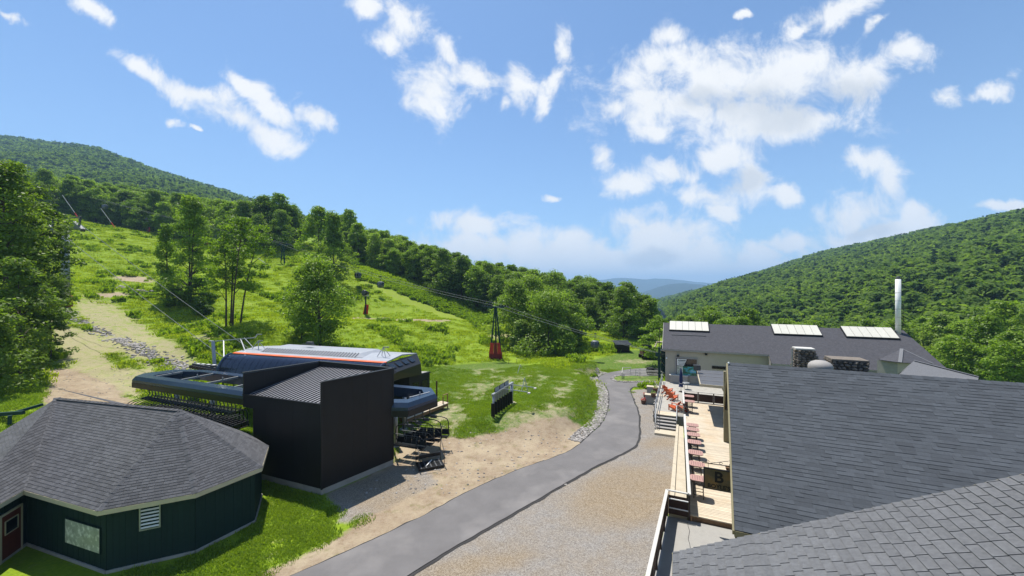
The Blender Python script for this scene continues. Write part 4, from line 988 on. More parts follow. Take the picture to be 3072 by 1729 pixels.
r0, r1 = T0 + V(.25, .05, 5.36), A0 + V(-.1, .12, 5.44); r3 = P0 + V(.15, -.12, 6.5); r2 = B0 + V(-.2, -.1, 6.58)
q = MB(); q.slab(up_poly([r0, r1, r2, r3]), .08); roof = q.build('roof', M['black_roof'], bb)
nr = 21; rn = (r1 - r0).cross(r3 - r0).normalized()
if rn.z < 0: rn = -rn
for i in range(nr + 1):
    t_ = i / nr; a = r0 + (r1 - r0) * t_ + rn * .03; b = r3 + (r2 - r3) * t_ + rn * .03; q = MB(); q.bar(a, b, .07, .05, rn); q.build('seam', M['black_seam'], roof)
for a, b in ((A0, B0), (B0, P0), (P0, T0)):          # parapet cap flashing
    q = MB(); q.bar(a + Z * 6.87, b + Z * 6.87, .24, .05); q.build('coping', M['black_metal'], bb)
q = MB(); q.bar(T0 + Z * 5.41, A0 + Z * 5.5, .12, .08); q.build('gutter', M['black_metal'], bb)
q = MB(); q.bar(A0 + Z * .36 + eo * .012, A0 + Z * 6.86 + eo * .012, .1, .1, ux); q.build('corner_trim', M['black_metal'], bb)
for a, b in ((A0, B0), (P0, T0)):                     # inner faces of the parapets are the slab's own thickness
    pass

# ================================================================== parking-rail housings (open U of navy covers)
def housing(name, outline, inner_, z, h, lab, legs, beams):
    """outline / inner: matching plan polygons (ccw), top at z, skirt h deep with a bevelled shoulder"""
    r = thing(name, lab, 'chair rail', V(*(sum((Vector(p) for p in outline), Vector((0, 0))) / len(outline)), 0))
    n_ = len(outline)
    for i in range(n_):
        a, b = Vector(outline[i]), Vector(outline[(i + 1) % n_]); c, d_ = Vector(inner_[(i + 1) % n_]), Vector(inner_[i])
        q = MB(); o = (a + (d_ - a) * .16, b + (c - b) * .16)     # shoulder
        z1 = z - .30
        vs = [a.to_3d() + Z * z1, b.to_3d() + Z * z1, o[1].to_3d() + Z * z, o[0].to_3d() + Z * z, c.to_3d() + Z * (z - .02), d_.to_3d() + Z * (z - .02), a.to_3d() + Z * (z - h), b.to_3d() + Z * (z - h), c.to_3d() + Z * (z - h + .15), d_.to_3d() + Z * (z - h + .15)]
        q.add(vs, [(0, 1, 2, 3), (3, 2, 4, 5), (6, 7, 1, 0), (5, 4, 8, 9), (9, 8, 7, 6)]); q.build('cover', M['navy'], r)
        q = MB(); w = (b - a).to_3d(); ow = Vector((w.y, -w.x, 0)).normalized()
        q.bar(a.to_3d() + Z * (z - h + .2) + ow * .01, b.to_3d() + Z * (z - h + .2) + ow * .01, .03, h * .46); q.build('skirt', M['black_metal'], r)
    for a, b in beams:
        q = MB(); q.bar(a, b, .11, .16); q.build('cross_beam', M['steel'], r)
        q = MB(); q.lathe((Vector(a) + Vector(b)) / 2 + Z * .08, [(.05, 0), (.05, .16), (.02, .2)], 8); q.build('bolt', M['steel'], r)
    for p in legs:
        q = MB(); p = Vector(p); q.tube([V(p.x, p.y, -.2), V(p.x, p.y, z - h + .1)], .19, 14); lg = q.build('leg', M['steel'], r, smooth=True)
        q = MB(); q.lathe(V(p.x, p.y, H(p.x, p.y)), [(.42, -.1), (.42, .06), (.2, .1)], 14); q.build('base_plate', M['concrete'], r)
    return r
def pl(u, v, z): p = G(u, v, z); return V(p.x, p.y)
zL = 4.75
fr0, fr1 = pl(730, 1177, zL), pl(396, 1130, zL)               # front edge right/left
dirL = (fr1 - fr0).normalized(); perp = V(-dirL.y, dirL.x); perp = perp if perp.y > 0 else -perp
Wd = 4.3; fr0 = fr0 - dirL * 5.5
outL = [fr1 - dirL * .0, fr0, fr0 + perp * Wd, fr1 - dirL * 3.2 + perp * Wd, fr1 + dirL * .2 + perp * (Wd - 1.0), fr1 + dirL * 1.0 + perp * 1.1]
inL = [fr1 - dirL * 1.2 + perp * .95, fr0 - dirL * -.4 + perp * .95, fr0 - dirL * -.4 + perp * (Wd - .8), fr1 - dirL * 3.3 + perp * (Wd - .8), fr1 - dirL * 1.6 + perp * (Wd - 1.3), fr1 - dirL * 1.0 + perp * 1.5]
bm_ = []
for k in (1.6, 5.2, 8.6, 12.0): a = fr1 - dirL * k; bm_.append(((a + perp * .5).to_3d() + Z * (zL - .1), (a + perp * (Wd - .4)).to_3d() + Z * (zL - .1)))
housing('parking_rail', [V(p.x, p.y) for p in outL], [V(p.x, p.y) for p in inL], zL, .95, 'long navy chair parking rail left of the black building', [(fr1 - dirL * k + perp * (Wd * .55)).to_3d() for k in (2.0, 7.0, 12.5)], bm_)
deck_ = MB(); c = [(fr1 - dirL * 2 + perp * 1.2), (fr0 + perp * 1.2), (fr0 + perp * (Wd - 1.1)), (fr1 - dirL * 3.5 + perp * (Wd - 1.1))]
zR = 4.4
oR = [pl(1150, 1211, zR), pl(1224, 1211, zR), pl(1312, 1182, zR), pl(1298, 1163, zR), pl(1150, 1150, zR)]
cR = sum(oR, V(0, 0)) / 5
oR = [oR[0] + V(-.6, .1), oR[1], oR[2], oR[3], oR[4] + V(-.6, .2)]
iR = [oR[0] + V(.1, 1.1), oR[1] + V(-.35, 1.15), oR[2] + V(-1.1, .25), oR[3] + V(-.75, -.55), oR[4] + V(.2, -.8)]
bmR = [((oR[0] + V(.9, .9)).to_3d() + Z * (zR - .05), (oR[4] + V(.9, -.6)).to_3d() + Z * (zR - .05)), ((oR[1] + V(-.3, 1.5)).to_3d() + Z * (zR - .05), (oR[2] + V(-.7, .5)).to_3d() + Z * (zR - .05))]
L1, L2 = G(1186, 1339, 0), G(1213, 1290, 0)
hr = housing('parking_rail', oR, iR, zR, .95, 'short navy chair parking rail right of the black building', [L1, L2], bmR)

# ================================================================== lift chairs
def make_chair(w=2.5, label='', hang=2.3):
    """hanging chair; local x = width, y = depth (back at +y), z=0 at the grip"""
    r = thing('lift_chair', label, 'lift chair', V(0, 0, 0))
    zt, zs = -hang * .42, -hang - .0
    q = MB(); q.tube([V(0, 0, 0), V(0, .02, -.28), V(-.28, .06, -.42), V(-.33, .1, -.75), V(-.12, .12, zt - .02), V(0, .12, zt)], .042, 7); q.build('hanger', M['dark_steel'], r, smooth=True)
    q = MB(); q.box(V(0, .12, zt), .5, .14, .2); q.build('clamp', M['dark_steel'], r)
    q = MB(); q.box(V(0, 0, .02), .42, .16, .18); q.build('grip', M['steel'], r)
    hw_ = w / 2
    q = MB()
    for s in (-1, 1):
        pts = [V(0, .12, zt), V(s * hw_ * .45, .12, zt + .04), V(s * hw_ * .88, .10, zt - .10), V(s * hw_, .06, zt - .42), V(s * hw_, .10, zs + .45), V(s * hw_ * .98, .28, zs + .1), V(s * hw_ * .96, -.10, zs), V(s * hw_ * .96, -.38, zs + .02)]
        q.tube([Vector(p) for p in spline([np.array(p) for p in pts], 3)], .034, 6)
    q.build('frame', M['black_metal'], r, smooth=True)
    n_ = 4
    for i in range(n_):
        x = -hw_ + w * (i + .5) / n_
        q = MB(); q.box(V(x, -.08, zs + .06), w / n_ - .05, .50, .07, (V(1, 0, 0), V(0, 1, -.08).normalized(), V(0, .08, 1).normalized())); q.build('seat', M['black_plastic'], r)
        q = MB(); q.box(V(x, .24, zs + .33), w / n_ - .05, .05, .40, (V(1, 0, 0), V(0, 1, -.25).normalized(), V(0, .25, 1).normalized())); q.build('backrest', M['black_plastic'], r)
    q = MB(); q.tube([V(-hw_ * .9, .1, zs + .55), V(-hw_ * .9, -.35, zs + .95), V(hw_ * .9, -.35, zs + .95), V(hw_ * .9, .1, zs + .55)], .022, 6)
    for x in (-.5, 0, .5): q.tube([V(x * w * .7, -.35, zs + .95), V(x * w * .7, -.5, zs + .55)], .018, 5)
    q.build('safety_bar', M['dark_steel'], r)
    return r
proto = make_chair(2.5, '', 2.55)
import copy as _c
slots = []
nch = 26; Lr = (fr1 - fr0).length
for i in range(nch):
    a = fr1 - dirL * (.7 + i * .46) + perp * .55; slots.append((V(a.x, a.y, zL - .9), math.atan2(dirL.y, dirL.x) + math.pi / 2, 'front'))
rs = []
names_ord = ['first', 'second', 'third', 'fourth', 'fifth', 'sixth', 'seventh', 'eighth', 'ninth', 'tenth', 'eleventh', 'twelfth', 'thirteenth', 'fourteenth', 'fifteenth', 'sixteenth', 'seventeenth', 'eighteenth', 'nineteenth', 'twentieth', 'twenty-first', 'twenty-second', 'twenty-third', 'twenty-fourth', 'twenty-fifth', 'twenty-sixth']
for i, (p, a, k) in enumerate(slots):
    o = proto if i == 0 else copy_tree(proto)
    o.location = p; o.rotation_euler = (0, 0, a)
    tag(o, f'black lift chair parked under the left rail, {names_ord[i]} from its far left tip', 'lift chair', 'chairs parked under the left rail')
ang = math.atan2(oR[2].y - oR[1].y, oR[2].x - oR[1].x)
for i in range(4):
    a = oR[1] + (oR[2] - oR[1]) * (.12 + .27 * i) + V(-.3, .55); o = copy_tree(proto); o.location = V(a.x, a.y, zR - .85); o.rotation_euler = (0, 0, ang - 1.35 + 0.05 * i)
    tag(o, f'black lift chair hanging under the right rail, {("nearest to the black building", "second from the black building", "third from the black building", "farthest from the black building")[i]}', 'lift chair', 'chairs under the right rail')
# work basket on the gravel
wb = G(1290, 1400, 0); t = thing('work_basket', 'black steel work basket standing on the gravel', 'basket', wb); t.rotation_euler = (0, 0, math.radians(24))
Wb, Db = 1.75, 1.15
def bl_(x, y, z): return wb + V(x, y, z)
q = MB()
for x in (-1, 1):
    for y in (-1, 1): q.tube([bl_(x * Wb / 2, y * Db / 2, .06), bl_(x * Wb / 2, y * Db / 2, 1.15 if y < 0 else 1.75)], .025, 6)
q.build('post', M['black_metal'], t)
for z, y in ((1.15, -1), (1.75, 1), (.55, 1)):
    q = MB(); q.tube([bl_(-Wb / 2, y * Db / 2, z), bl_(Wb / 2, y * Db / 2, z)], .024, 6); q.build('rail', M['black_metal'], t)
for x in (-1, 1): q = MB(); q.tube([bl_(x * Wb / 2, -Db / 2, 1.15), bl_(x * Wb / 2, Db / 2, 1.75)], .024, 6); q.build('rail', M['black_metal'], t)
q = MB(); q.box(bl_(0, 0, .14), Wb + .05, Db + .05, .1); q.build('floor', M['black_plastic'], t)
for k in range(5): q = MB(); q.box(bl_(-Wb / 2 + Wb * (k + .5) / 5, .0, .21), .09, Db, .03); q.build('slat', M['dark_steel'], t)
q = MB(); q.box(bl_(0, Db / 2 - .05, .55), Wb, .05, .22); q.build('backrest', M['black_plastic'], t)
q = MB(); q.bar(bl_(-.3, -.3, .25), bl_(.2, .35, .3), .06, .03); q.build('lever', M['white_paint'], t)

# ================================================================== lift terminal
zt = 6.0
tA, tB = D(698, 1052, 38.6), D(1050, 1090, 34.5)          # roof near edge (stripe) left / right
tA = V(tA.x, tA.y, 0); tB = V(tB.x, tB.y, 0); td = (tB - tA); tL = td.length; td.normalize(); tn_ = V(-td.y, td.x, 0); tn_ = tn_ if tn_.y > 0 else -tn_
tA = tA - td * .0; tL += 3.6
term = thing('lift_terminal', 'chairlift terminal with white roof, orange stripe and dark curved glazing', 'lift terminal', tA + td * tL / 2)
prof_ = []          # near side curve: from stripe down and outward
for k in range(7):
    t_ = k / 6; prof_.append((-1.65 * math.sin(t_ * 1.35), zt - 2.3 * (1 - math.cos(t_ * 1.57)) ))
npan = 24
def TP(s, y, z): return tA + td * s + tn_ * y + Z * z
for i in range(npan):
    s0, s1 = tL * i / npan + .015, tL * (i + 1) / npan - .015; q = MB()
    vs = []
    for (y, z) in prof_: vs += [TP(s0, y, z), TP(s1, y, z)]
    vs2 = [v_ - tn_ * -.05 for v_ in vs]; m_ = len(prof_)
    q.add(vs, [(2 * k, 2 * k + 2, 2 * k + 3, 2 * k + 1) for k in range(m_ - 1)]); q.build('glazing_panel', M['navy_glass'], term, smooth=True)
q = MB()
vs = []
for (y, z) in prof_: vs += [TP(0, y + .1, z - .05), TP(tL, y + .1, z - .05)]
q.add(vs, [(2 * k, 2 * k + 2, 2 * k + 3, 2 * k + 1) for k in range(len(prof_) - 1)]); q.build('inner_shell', M['black_metal'], term)
for s in (-.14, tL + .02):
    q = MB(); q.tube([TP(s, y, z) for y, z in prof_], .14, 6); q.build('end_frame', M['navy'], term)
Wt = 5.4
q = MB(); q.slab([TP(-.1, .05, zt + .06), TP(tL, .05, zt + .06), TP(tL, .34, zt + .12), TP(-.1, .34, zt + .12)], .14); q.build('stripe', M['orange'], term)
q = MB(); q.slab([TP(-.1, .34, zt + .12), TP(tL, .34, zt + .12), TP(tL, Wt / 2, zt + .36), TP(-.1, Wt / 2, zt + .36)], .1).slab([TP(-.1, Wt / 2, zt + .36), TP(tL, Wt / 2, zt + .36), TP(tL, Wt, zt + .05), TP(-.1, Wt, zt + .05)], .1); rf = q.build('roof', M['white_roof'], term)
s0, s1 = tL * .16, tL * .80
q = MB(); q.add([TP(s0 - .3, .9, zt + .2), TP(s1 + .5, .9, zt + .2), TP(s1, 1.35, zt + .52), TP(s0, 1.35, zt + .52), TP(s0 - .3, Wt - .9, zt + .15), TP(s1 + .5, Wt - .9, zt + .15), TP(s1, Wt - 1.4, zt + .52), TP(s0, Wt - 1.4, zt + .52)], [(0, 1, 2, 3), (3, 2, 6, 7), (7, 6, 5, 4), (1, 5, 6, 2), (0, 3, 7, 4)]); q.build('vent_hood', M['white_roof'], rf)
nf = 34
for i in range(nf):
    s = s0 + (s1 - s0) * (i + .5) / nf; q = MB(); q.bar(TP(s - .12, .86, zt + .22), TP(s, 1.33, zt + .55), .05, .05); q.build('vent_fin', M['grey_trim'], rf)
q = MB(); q.add([TP(tL, .0, zt), TP(tL, Wt, zt), TP(tL + 1.0, Wt - 1.0, zt - .75), TP(tL + 1.0, .4, zt - .75), TP(tL + .7, -1.3, zt - 1.3), TP(tL + .9, Wt - .6, zt - 1.9)], [(0, 3, 4), (0, 1, 2, 3), (3, 2, 5, 4)]); q.build('end_canopy', M['black_metal'], term)
for k in range(4):
    q = MB(); a = TP(tL + .45, .5 + k * 1.05, zt - .28); q.box(a, .5, .7, .02, (td + Z * -.6, tn_, (Z + td * .6).normalized())); q.build('end_window', M['window_dark'], term)
for s in (tL * .08, tL * .93):
    q = MB(); c = TP(s, 1.6, zt + .3)
    for dx, dy in ((-.45, -.3), (.45, -.3), (.45, .4), (-.45, .4)): q.tube([c + td * dx + tn_ * dy, c + Z * .85], .03, 5)
    q.bar(c + Z * .85, c + Z * .88 + td * .6, .08); q.build('lifting_frame', M['steel'], term)
q = MB(); q.box(TP(tL * .38, Wt * .55, zt + .95), .7, .35, .25, (td, tn_, Z)).bar(TP(tL * .34, Wt * .5, zt + .85), TP(tL * .43, Wt * .5, zt + .85), .06); q.build('roof_light', M['dark_steel'], term)
for s in (tL * .12, tL * .5, tL * .9):
    q = MB(); p = TP(s, 2.4, 0); q.tube([V(p.x, p.y, H(p.x, p.y) - .3), V(p.x, p.y, zt - 1.2)], .35, 14); q.build('mast', M['steel'], term, smooth=True)
q = MB(); q.box(TP(tL / 2, 2.2, zt - 1.6), tL * .95, 2.6, .9, (td, tn_, Z)); q.build('machinery', M['dark_steel'], term)
# entry trusses and tyre banks left of the terminal
for yo in (-.9, 3.6):
    q = MB(); q.bar(TP(-.2, yo, zt - 1.5), TP(-4.2, yo, zt - 1.15), .2, .28); q.build('entry_rail', M['dark_steel'], term)
    for k in range(11):
        c = TP(-.5 - k * .36, yo - .25, zt - 1.62 + .03 * k); q = MB(); q.tube([c - tn_ * .1, c + tn_ * .1], .17, 10); q.build('tyre', M['black_plastic'], term)
for k in range(5):
    c = TP(-.8 - k * .75, -.7, zt - 1.25); q = MB(); q.box(c, .5, .5, .3, (td, tn_, Z)); q.build('tyre_cover', M['dark_steel'], term)
    q = MB(); q.box(c + Z * .17, .42, .2, .04, (td, tn_, Z)); q.build('plate', M['white_paint'], term)
def fb(a, b, w=.09): q = MB(); q.bar(a, b, w); q.build('gantry_bar', M['steel'], term)
g0, g1 = TP(-3.0, .2, zt + 1.1), TP(.5, 2.0, zt + 1.4)
q = MB(); q.bar(TP(-2.2, -.2, zt - 1.3), g0, .28, .18); q.bar(g0, g0 - td * .5 + Z * .02, .2, .1); q.build('gantry_post', M['steel'], term)
fb(g0, g1); fb(g0 * .75 + g1 * .25, TP(-.5, -.5, zt - .6)); fb(g0 * .35 + g1 * .65, TP(.6, .9, zt)); fb(g1, g1 + td * .3 + Z * .35); fb(g1 + td * .3 + Z * .35, g1 + td * .9 + Z * .36)
fb(g0 * .7 + g1 * .3 + tn_ * 2, TP(.2, 2.6, zt - .3), .06); fb(TP(-2.2, -.2, zt - 1.2), TP(.2, .2, zt - .9), .08); fb(TP(-3.2, 3.4, zt - .9), TP(.2, 3.4, zt - .7), .07)

# shed and its deck right behind the rails
sh = thing('operator_shed', 'small black flat-roofed operator shed beside the lawn', 'shed', D(1225, 1170, 41))
sc0 = D(1228, 1132, 40.0); zsr = sc0.z
a, b, c, d_ = V(sc0.x, sc0.y, 0), G(1289, 1117, zsr), G(1180, 1111, zsr), None
b = V(b.x, b.y, 0); c = a + V(-5.2, 1.0, 0); d_ = c + (b - a)
q = MB(); q.prism([(p.x, p.y) for p in (a, b, d_, c)], -.6, zsr - .05); q.build('wall', M['black_panel'], sh)
cc = (a + b + c + d_) / 4; q = MB(); q.prism([(cc.x + (p.x - cc.x) * 1.03, cc.y + (p.y - cc.y) * 1.03) for p in (a, b, d_, c)], zsr - .06, zsr + .06); q.build('roof_edge', M['black_metal'], sh)
q = MB(); q.prism([(cc.x + (p.x - cc.x) * .95, cc.y + (p.y - cc.y) * .95) for p in (a, b, d_, c)], zsr + .03, zsr + .075); q.build('roof', M['grey_trim'], sh)
ab = (b - a).normalized(); ao = ab.cross(Z)
for k in (.3, .75):
    q = MB(); q.box(a + (b - a) * k + Z * (zsr - 1.1) + ao * .01, .8, .04, .8, (ab, ao, Z)); w_ = q.build('window', M['window_dark'], sh)
wd = thing('wood_landing', 'low pale wooden landing under the right chair rail', 'landing', G(1290, 1232, .3))
a, b = G(1323, 1213, .35), G(1195, 1262, .35); dd_ = (b - a).normalized(); pp = V(dd_.y, -dd_.x, 0)
for k in range(7): q = MB(); q.val = random.random(); q.box((a + b) / 2 - pp * (.1 + k * .16) + Z * .33, (b - a).length, .145, .05, (dd_, pp, Z)); q.build('plank', M['plank'], wd)
q = MB(); q.box((a + b) / 2 - pp * .5 + Z * .13, (b - a).length - .1, .9, .34, (dd_, pp, Z)); q.build('frame', M['wood_post'], wd)
for k, hgt in ((0, 1.2), (.12, 1.1)): q = MB(); p = a + (b - a) * k - pp * .9; q.bar(V(p.x, p.y, .1), V(p.x, p.y, .35 + hgt), .1, .1, V(1, 0, 0)); q.build('post', M['wood_post'], wd)
q = MB(); q.bar(a - pp * .9 + Z * 1.25, a + (b - a) * .12 - pp * .9 + Z * 1.25, .1, .05); q.build('rail', M['wood_post'], wd)
pp_ = G(1310, 1185, .4); q = MB(); q.tube([V(pp_.x, pp_.y, -.1), V(pp_.x, pp_.y, 2.0)], .09, 8); tag(q.build('wood_post', M['rust_wood'], origin=(pp_.x, pp_.y, 0)), 'single brown wooden post behind the right chair rail', 'post')
# ================================================================== lodge side: shared axes
e1, e2 = V(.918, -.395, 0).normalized(), V(.395, .918, 0).normalized()
DO = V(9.02, 19.5, 0)
def K(a, b, z=0): return DO + e1 * a + e2 * b + Z * z
AX = (e1, e2, Z)
def kbox(a0, a1, b0, b1, z0, z1, mb=None):
    mb = mb or MB(); return mb.box(K((a0 + a1) / 2, (b0 + b1) / 2, (z0 + z1) / 2), a1 - a0, b1 - b0, z1 - z0, AX)

# ------------------------------------------------------------------ near shingle roof (bottom right)
N0 = G(2020, 1660, 7.0); rise = .514
nup = (e1 + Z * rise).normalized()
nr_ = thing('near_building', 'grey shingled roof corner in the near bottom right', 'building', V(N0.x + 3, N0.y - 3, 0))
c0, c1, c2, c3 = N0, N0 + nup * 8.2, N0 + nup * 8.2 - e2 * 5.2, N0 - e2 * 5.2
q = MB(); q.slab(up_poly([c0, c1, c2, c3]), .09); rf = q.build('roof', M['underlay'], nr_)
place_shingles(shingle_pieces([c0, c1, c2, c3], c3, c0, .145, .305, .02, .004, .05, .016, seed=77), rf, M['shingle_near'])
q = MB(); q.bar(c0 - Z * .1 + e1 * .02, c1 - Z * .1, .04, .2); q.build('rake_board', M['olive_wall'], nr_)
q = MB(); q.bar(c0 - Z * .1, c3 - Z * .1, .04, .18); q.build('fascia', M['olive_wall'], nr_)
w0 = N0 + e1 * .6 - e2 * .5; q = MB(); q.add([V(*(w0).xy, 0), V(*(w0 + e1 * 7).xy, 0), w0 + e1 * 7 + Z * (7 * rise - .05), w0 + Z * .2, V(*(w0 - e2 * 4.7).xy, 0), w0 - e2 * 4.7 + Z * .2], [(0, 1, 2, 3), (4, 0, 3, 5)]); q.build('wall', M['olive_wall'], nr_)

# ------------------------------------------------------------------ middle building with the big blue-grey roof
m1 = V(.909, -.416, 0).normalized()
Rg = D(2183, 1090, 19.5); Eg = D(2203, 1590, 13.2); LM = 16.0
mid = thing('pub_building', 'building with broad blue-grey shingle roof beside the deck', 'building', V(Rg.x + 5, Rg.y - 5, 0))
Rg1, Eg1 = Rg + m1 * LM, Eg + m1 * LM
Bg = Rg + (Rg - Eg) * .9; Bg.z = Rg.z - (Rg.z - Eg.z) * .9; Bg1 = Bg + m1 * LM
q = MB(); q.slab(up_poly([Rg, Rg1, Eg1, Eg]), .1).slab(up_poly([Rg, Rg1, Bg1, Bg]), .1); rf = q.build('roof', M['underlay'], mid)
pcs = shingle_pieces([Rg, Rg1, Eg1, Eg], Eg, Eg1, (Rg - Eg).length / 50, .42, .015, .0, .5, .003, seed=5, tone_p=.5)
place_shingles(pcs, rf, M['shingle_blue'])
k = 46
rd = (Rg1 - Rg).normalized(); sd_ = V(-rd.y, rd.x, 0)
for i in range(k):
    c = Rg + rd * (i + .5) * LM / k + Z * .05; q = MB(); q.val = random.random()
    a_, b_ = c - rd * LM / k * .55, c + rd * LM / k * .5
    q.add([a_ - sd_ * .17 - Z * .12, a_ + Z * .0, a_ + sd_ * .17 - Z * .12, b_ - sd_ * .17 - Z * .135, b_ - Z * .015, b_ + sd_ * .17 - Z * .135], [(0, 1, 4, 3), (1, 2, 5, 4)]); q.build('ridge_cap', M['shingle_blue'], rf)
for a_, b_ in ((Rg, Eg), (Rg, Bg)):
    q = MB(); q.bar(a_ - m1 * .03 - Z * .1, b_ - m1 * .03 - Z * .1, .06, .24); q.build('rake_board', M['olive_wall'], mid)
q = MB(); q.bar(Eg - Z * .12, Eg1 - Z * .12, .06, .2); q.build('fascia', M['olive_wall'], mid)
gi = m1 * .55
g0, g1, g2 = Eg + gi + (Rg - Eg) * .07, Rg + gi, Bg + gi + (Rg - Bg) * .07
q = MB(); q.add([V(g0.x, g0.y, 0), g0 - Z * .2, g1 - Z * .2, g2 - Z * .2, V(g2.x, g2.y, 0)], [(0, 1, 2, 3, 4)])
h0, h1 = g0 + m1 * 14, g0
q.add([V(h1.x, h1.y, 0), V(h0.x, h0.y, 0), h0 - Z * .2, h1 - Z * .2], [(0, 1, 2, 3)])
h0, h1 = g2 + m1 * 14, g2
q.add([V(h1.x, h1.y, 0), V(h0.x, h0.y, 0), h0 - Z * .2, h1 - Z * .2], [(0, 1, 2, 3)]); q.build('wall', M['olive_wall'], mid)
for u, v in ((2186, 1092), (2204, 1096)):
    p = onplane(u, v - 3, Rg, (0, 0, 1)) if False else D(u, v - 3, 19.4); q = MB(); q.lathe(p - Z * .06, [(.03, 0), (.05, .05), (.03, .1)], 8); q.build('ridge_lamp', M['white_paint'], mid)

# sign on a wrought iron bracket
sg = thing('hanging_sign', 'dark hanging pub sign with a large letter B on a scrolled iron bracket', 'sign', K(1.27, -.43, 3.3))
sc_ = D(2156, 1440, 18.6); sx = e1; sy = e2
W_, H_ = 1.27, .98
M['sign_board'] = mat('sign_board', (.10, .08, .04), .6, .4, 3, wear=(.2, .11, .03), wscale=2, wamt=.8)
q = MB(); q.box(sc_, W_, .05, H_, AX); q.build('board', M['sign_board'], sg)
for s in (-1, 1):
    q = MB(); q.box(sc_ + e1 * (W_ / 2 * s), .05, .08, H_ + .05, AX); q.build('frame', M['black_metal'], sg)
    q = MB(); q.box(sc_ + Z * (H_ / 2 * s), W_, .08, .05, AX); q.build('frame', M['black_metal'], sg)
def text3(parent, txt, p, size, m, xdir, nrm, name='lettering', bold=0.0, align='CENTER'):
    cu = bpy.data.curves.new(name, 'FONT'); cu.body = txt; cu.size = size; cu.align_x = align; cu.align_y = 'CENTER'; cu.extrude = .006; cu.offset = bold
    to = bpy.data.objects.new(name, cu); COL.objects.link(to)
    x = Vector(xdir).normalized(); n_ = Vector(nrm).normalized(); y = n_.cross(x)
    mt = Matrix(((x.x, y.x, n_.x), (x.y, y.y, n_.y), (x.z, y.z, n_.z)))
    bpy.context.view_layer.update()
    me = bpy.data.meshes.new_from_object(to); bpy.data.objects.remove(to)
    o_ = Vector(parent['_o'])
    for v_ in me.vertices: v_.co = mt @ v_.co + Vector(p) - o_
    me.materials.clear(); me.materials.append(m); o = bpy.data.objects.new(name, me); COL.objects.link(o); o.parent = parent; o['_o'] = parent['_o']; return o
M['letter_dark'] = mat('letter_dark', (.006, .005, .004), .6, .1, 5)
text3(sg, 'B', sc_ - e2 * .03 + Z * .1, .72, M['letter_dark'], e1, -e2, bold=.02)
text3(sg, "BOYLE'S", sc_ - e2 * .03 - Z * .34, .27, M['letter_dark'], e1, -e2, bold=.006)
wl_ = sc_ + e1 * (W_ / 2 + .12)
q = MB(); q.bar(wl_ + Z * .75, sc_ - e1 * .72 + Z * .72, .03); q.build('bracket', M['black_metal'], sg)
q = MB(); q.tube([wl_ + Z * 1.05, wl_ + Z * 1.03 - e1 * .2, sc_ + Z * .85, sc_ - e1 * .45 + Z * .72], .014, 5)
for cx_2, r_ in ((-.5, .09), (.1, .07), (.55, .1)):
    q.tube([sc_ + e1 * (cx_2 + r_ * math.cos(t_)) + Z * (.8 + r_ * math.sin(t_) * (1 - t_ / 12)) for t_ in np.linspace(0, 5.5, 12)], .011, 5)
q.build('scroll', M['black_metal'], sg)
for s in (-.45, .45): q = MB(); q.tube([sc_ + e1 * s + Z * .74, sc_ + e1 * s + Z * (H_ / 2)], .012, 5); q.build('hook', M['black_metal'], sg)

# ------------------------------------------------------------------ deck
dk = thing('deck', 'pale wooden bar deck between railing and buildings', 'deck', K(2, 10, 0))
zD = 1.0
nb = 150; b0, b1 = 0.05, 21.6
for i in range(nb):
    bb0 = b0 + (b1 - b0) * i / nb; a1_ = 2.3 if bb0 < 6.9 else 4.2
    q = MB(); q.val = random.random(); kbox(.06, a1_, bb0 + .008, bb0 + (b1 - b0) / nb - .008, zD - .05, zD + random.uniform(-.002, .002), q); q.build('plank', M['plank'], dk)
q = kbox(.1, 2.2, .1, 6.8, 0, zD - .07); kbox(.1, 4.1, 6.85, 21.5, 0, zD - .07, q); q.build('frame', M['wood_post'], dk)
# deck railing: pale cap, posts, brown infill
ra = thing('deck_railing', 'pale capped deck railing with brown infill panels', 'railing', K(0, 10, zD))
def fence(parent, a0, b0_, a1_, b1_, z0, h, npost, panel='brown_panel', cap='rail_white', capw=.16, hole=None):
    p0, p1 = K(a0, b0_, z0), K(a1_, b1_, z0); d = (p1 - p0); L = d.length; d.normalize()
    q = MB(); q.bar(p0 + Z * h, p1 + Z * h, capw, .05); q.build('cap_rail', M[cap], parent)
    for i in range(npost + 1):
        p = p0 + d * (L * i / npost); q = MB(); q.box(p + Z * (h / 2 - .02), .1, .1, h - .02, (d, d.cross(Z), Z)); q.build('post', M['iron'] if panel else M['steel'], parent)
    if panel:
        for i in range(npost):
            p = p0 + d * (L * (i + .5) / npost); q = MB(); q.box(p + Z * (h * .46), L / npost - .12, .03, h * .72, (d, d.cross(Z), Z)); q.build('panel', M[panel], parent)
fence(ra, 0, 0, 0, 13.6, zD, 1.05, 9)
fence(ra, 0, 16.9, 0, 21.6, zD, 1.05, 3)
fence(ra, 0, 21.75, 4.2, 21.75, zD, 1.05, 3)
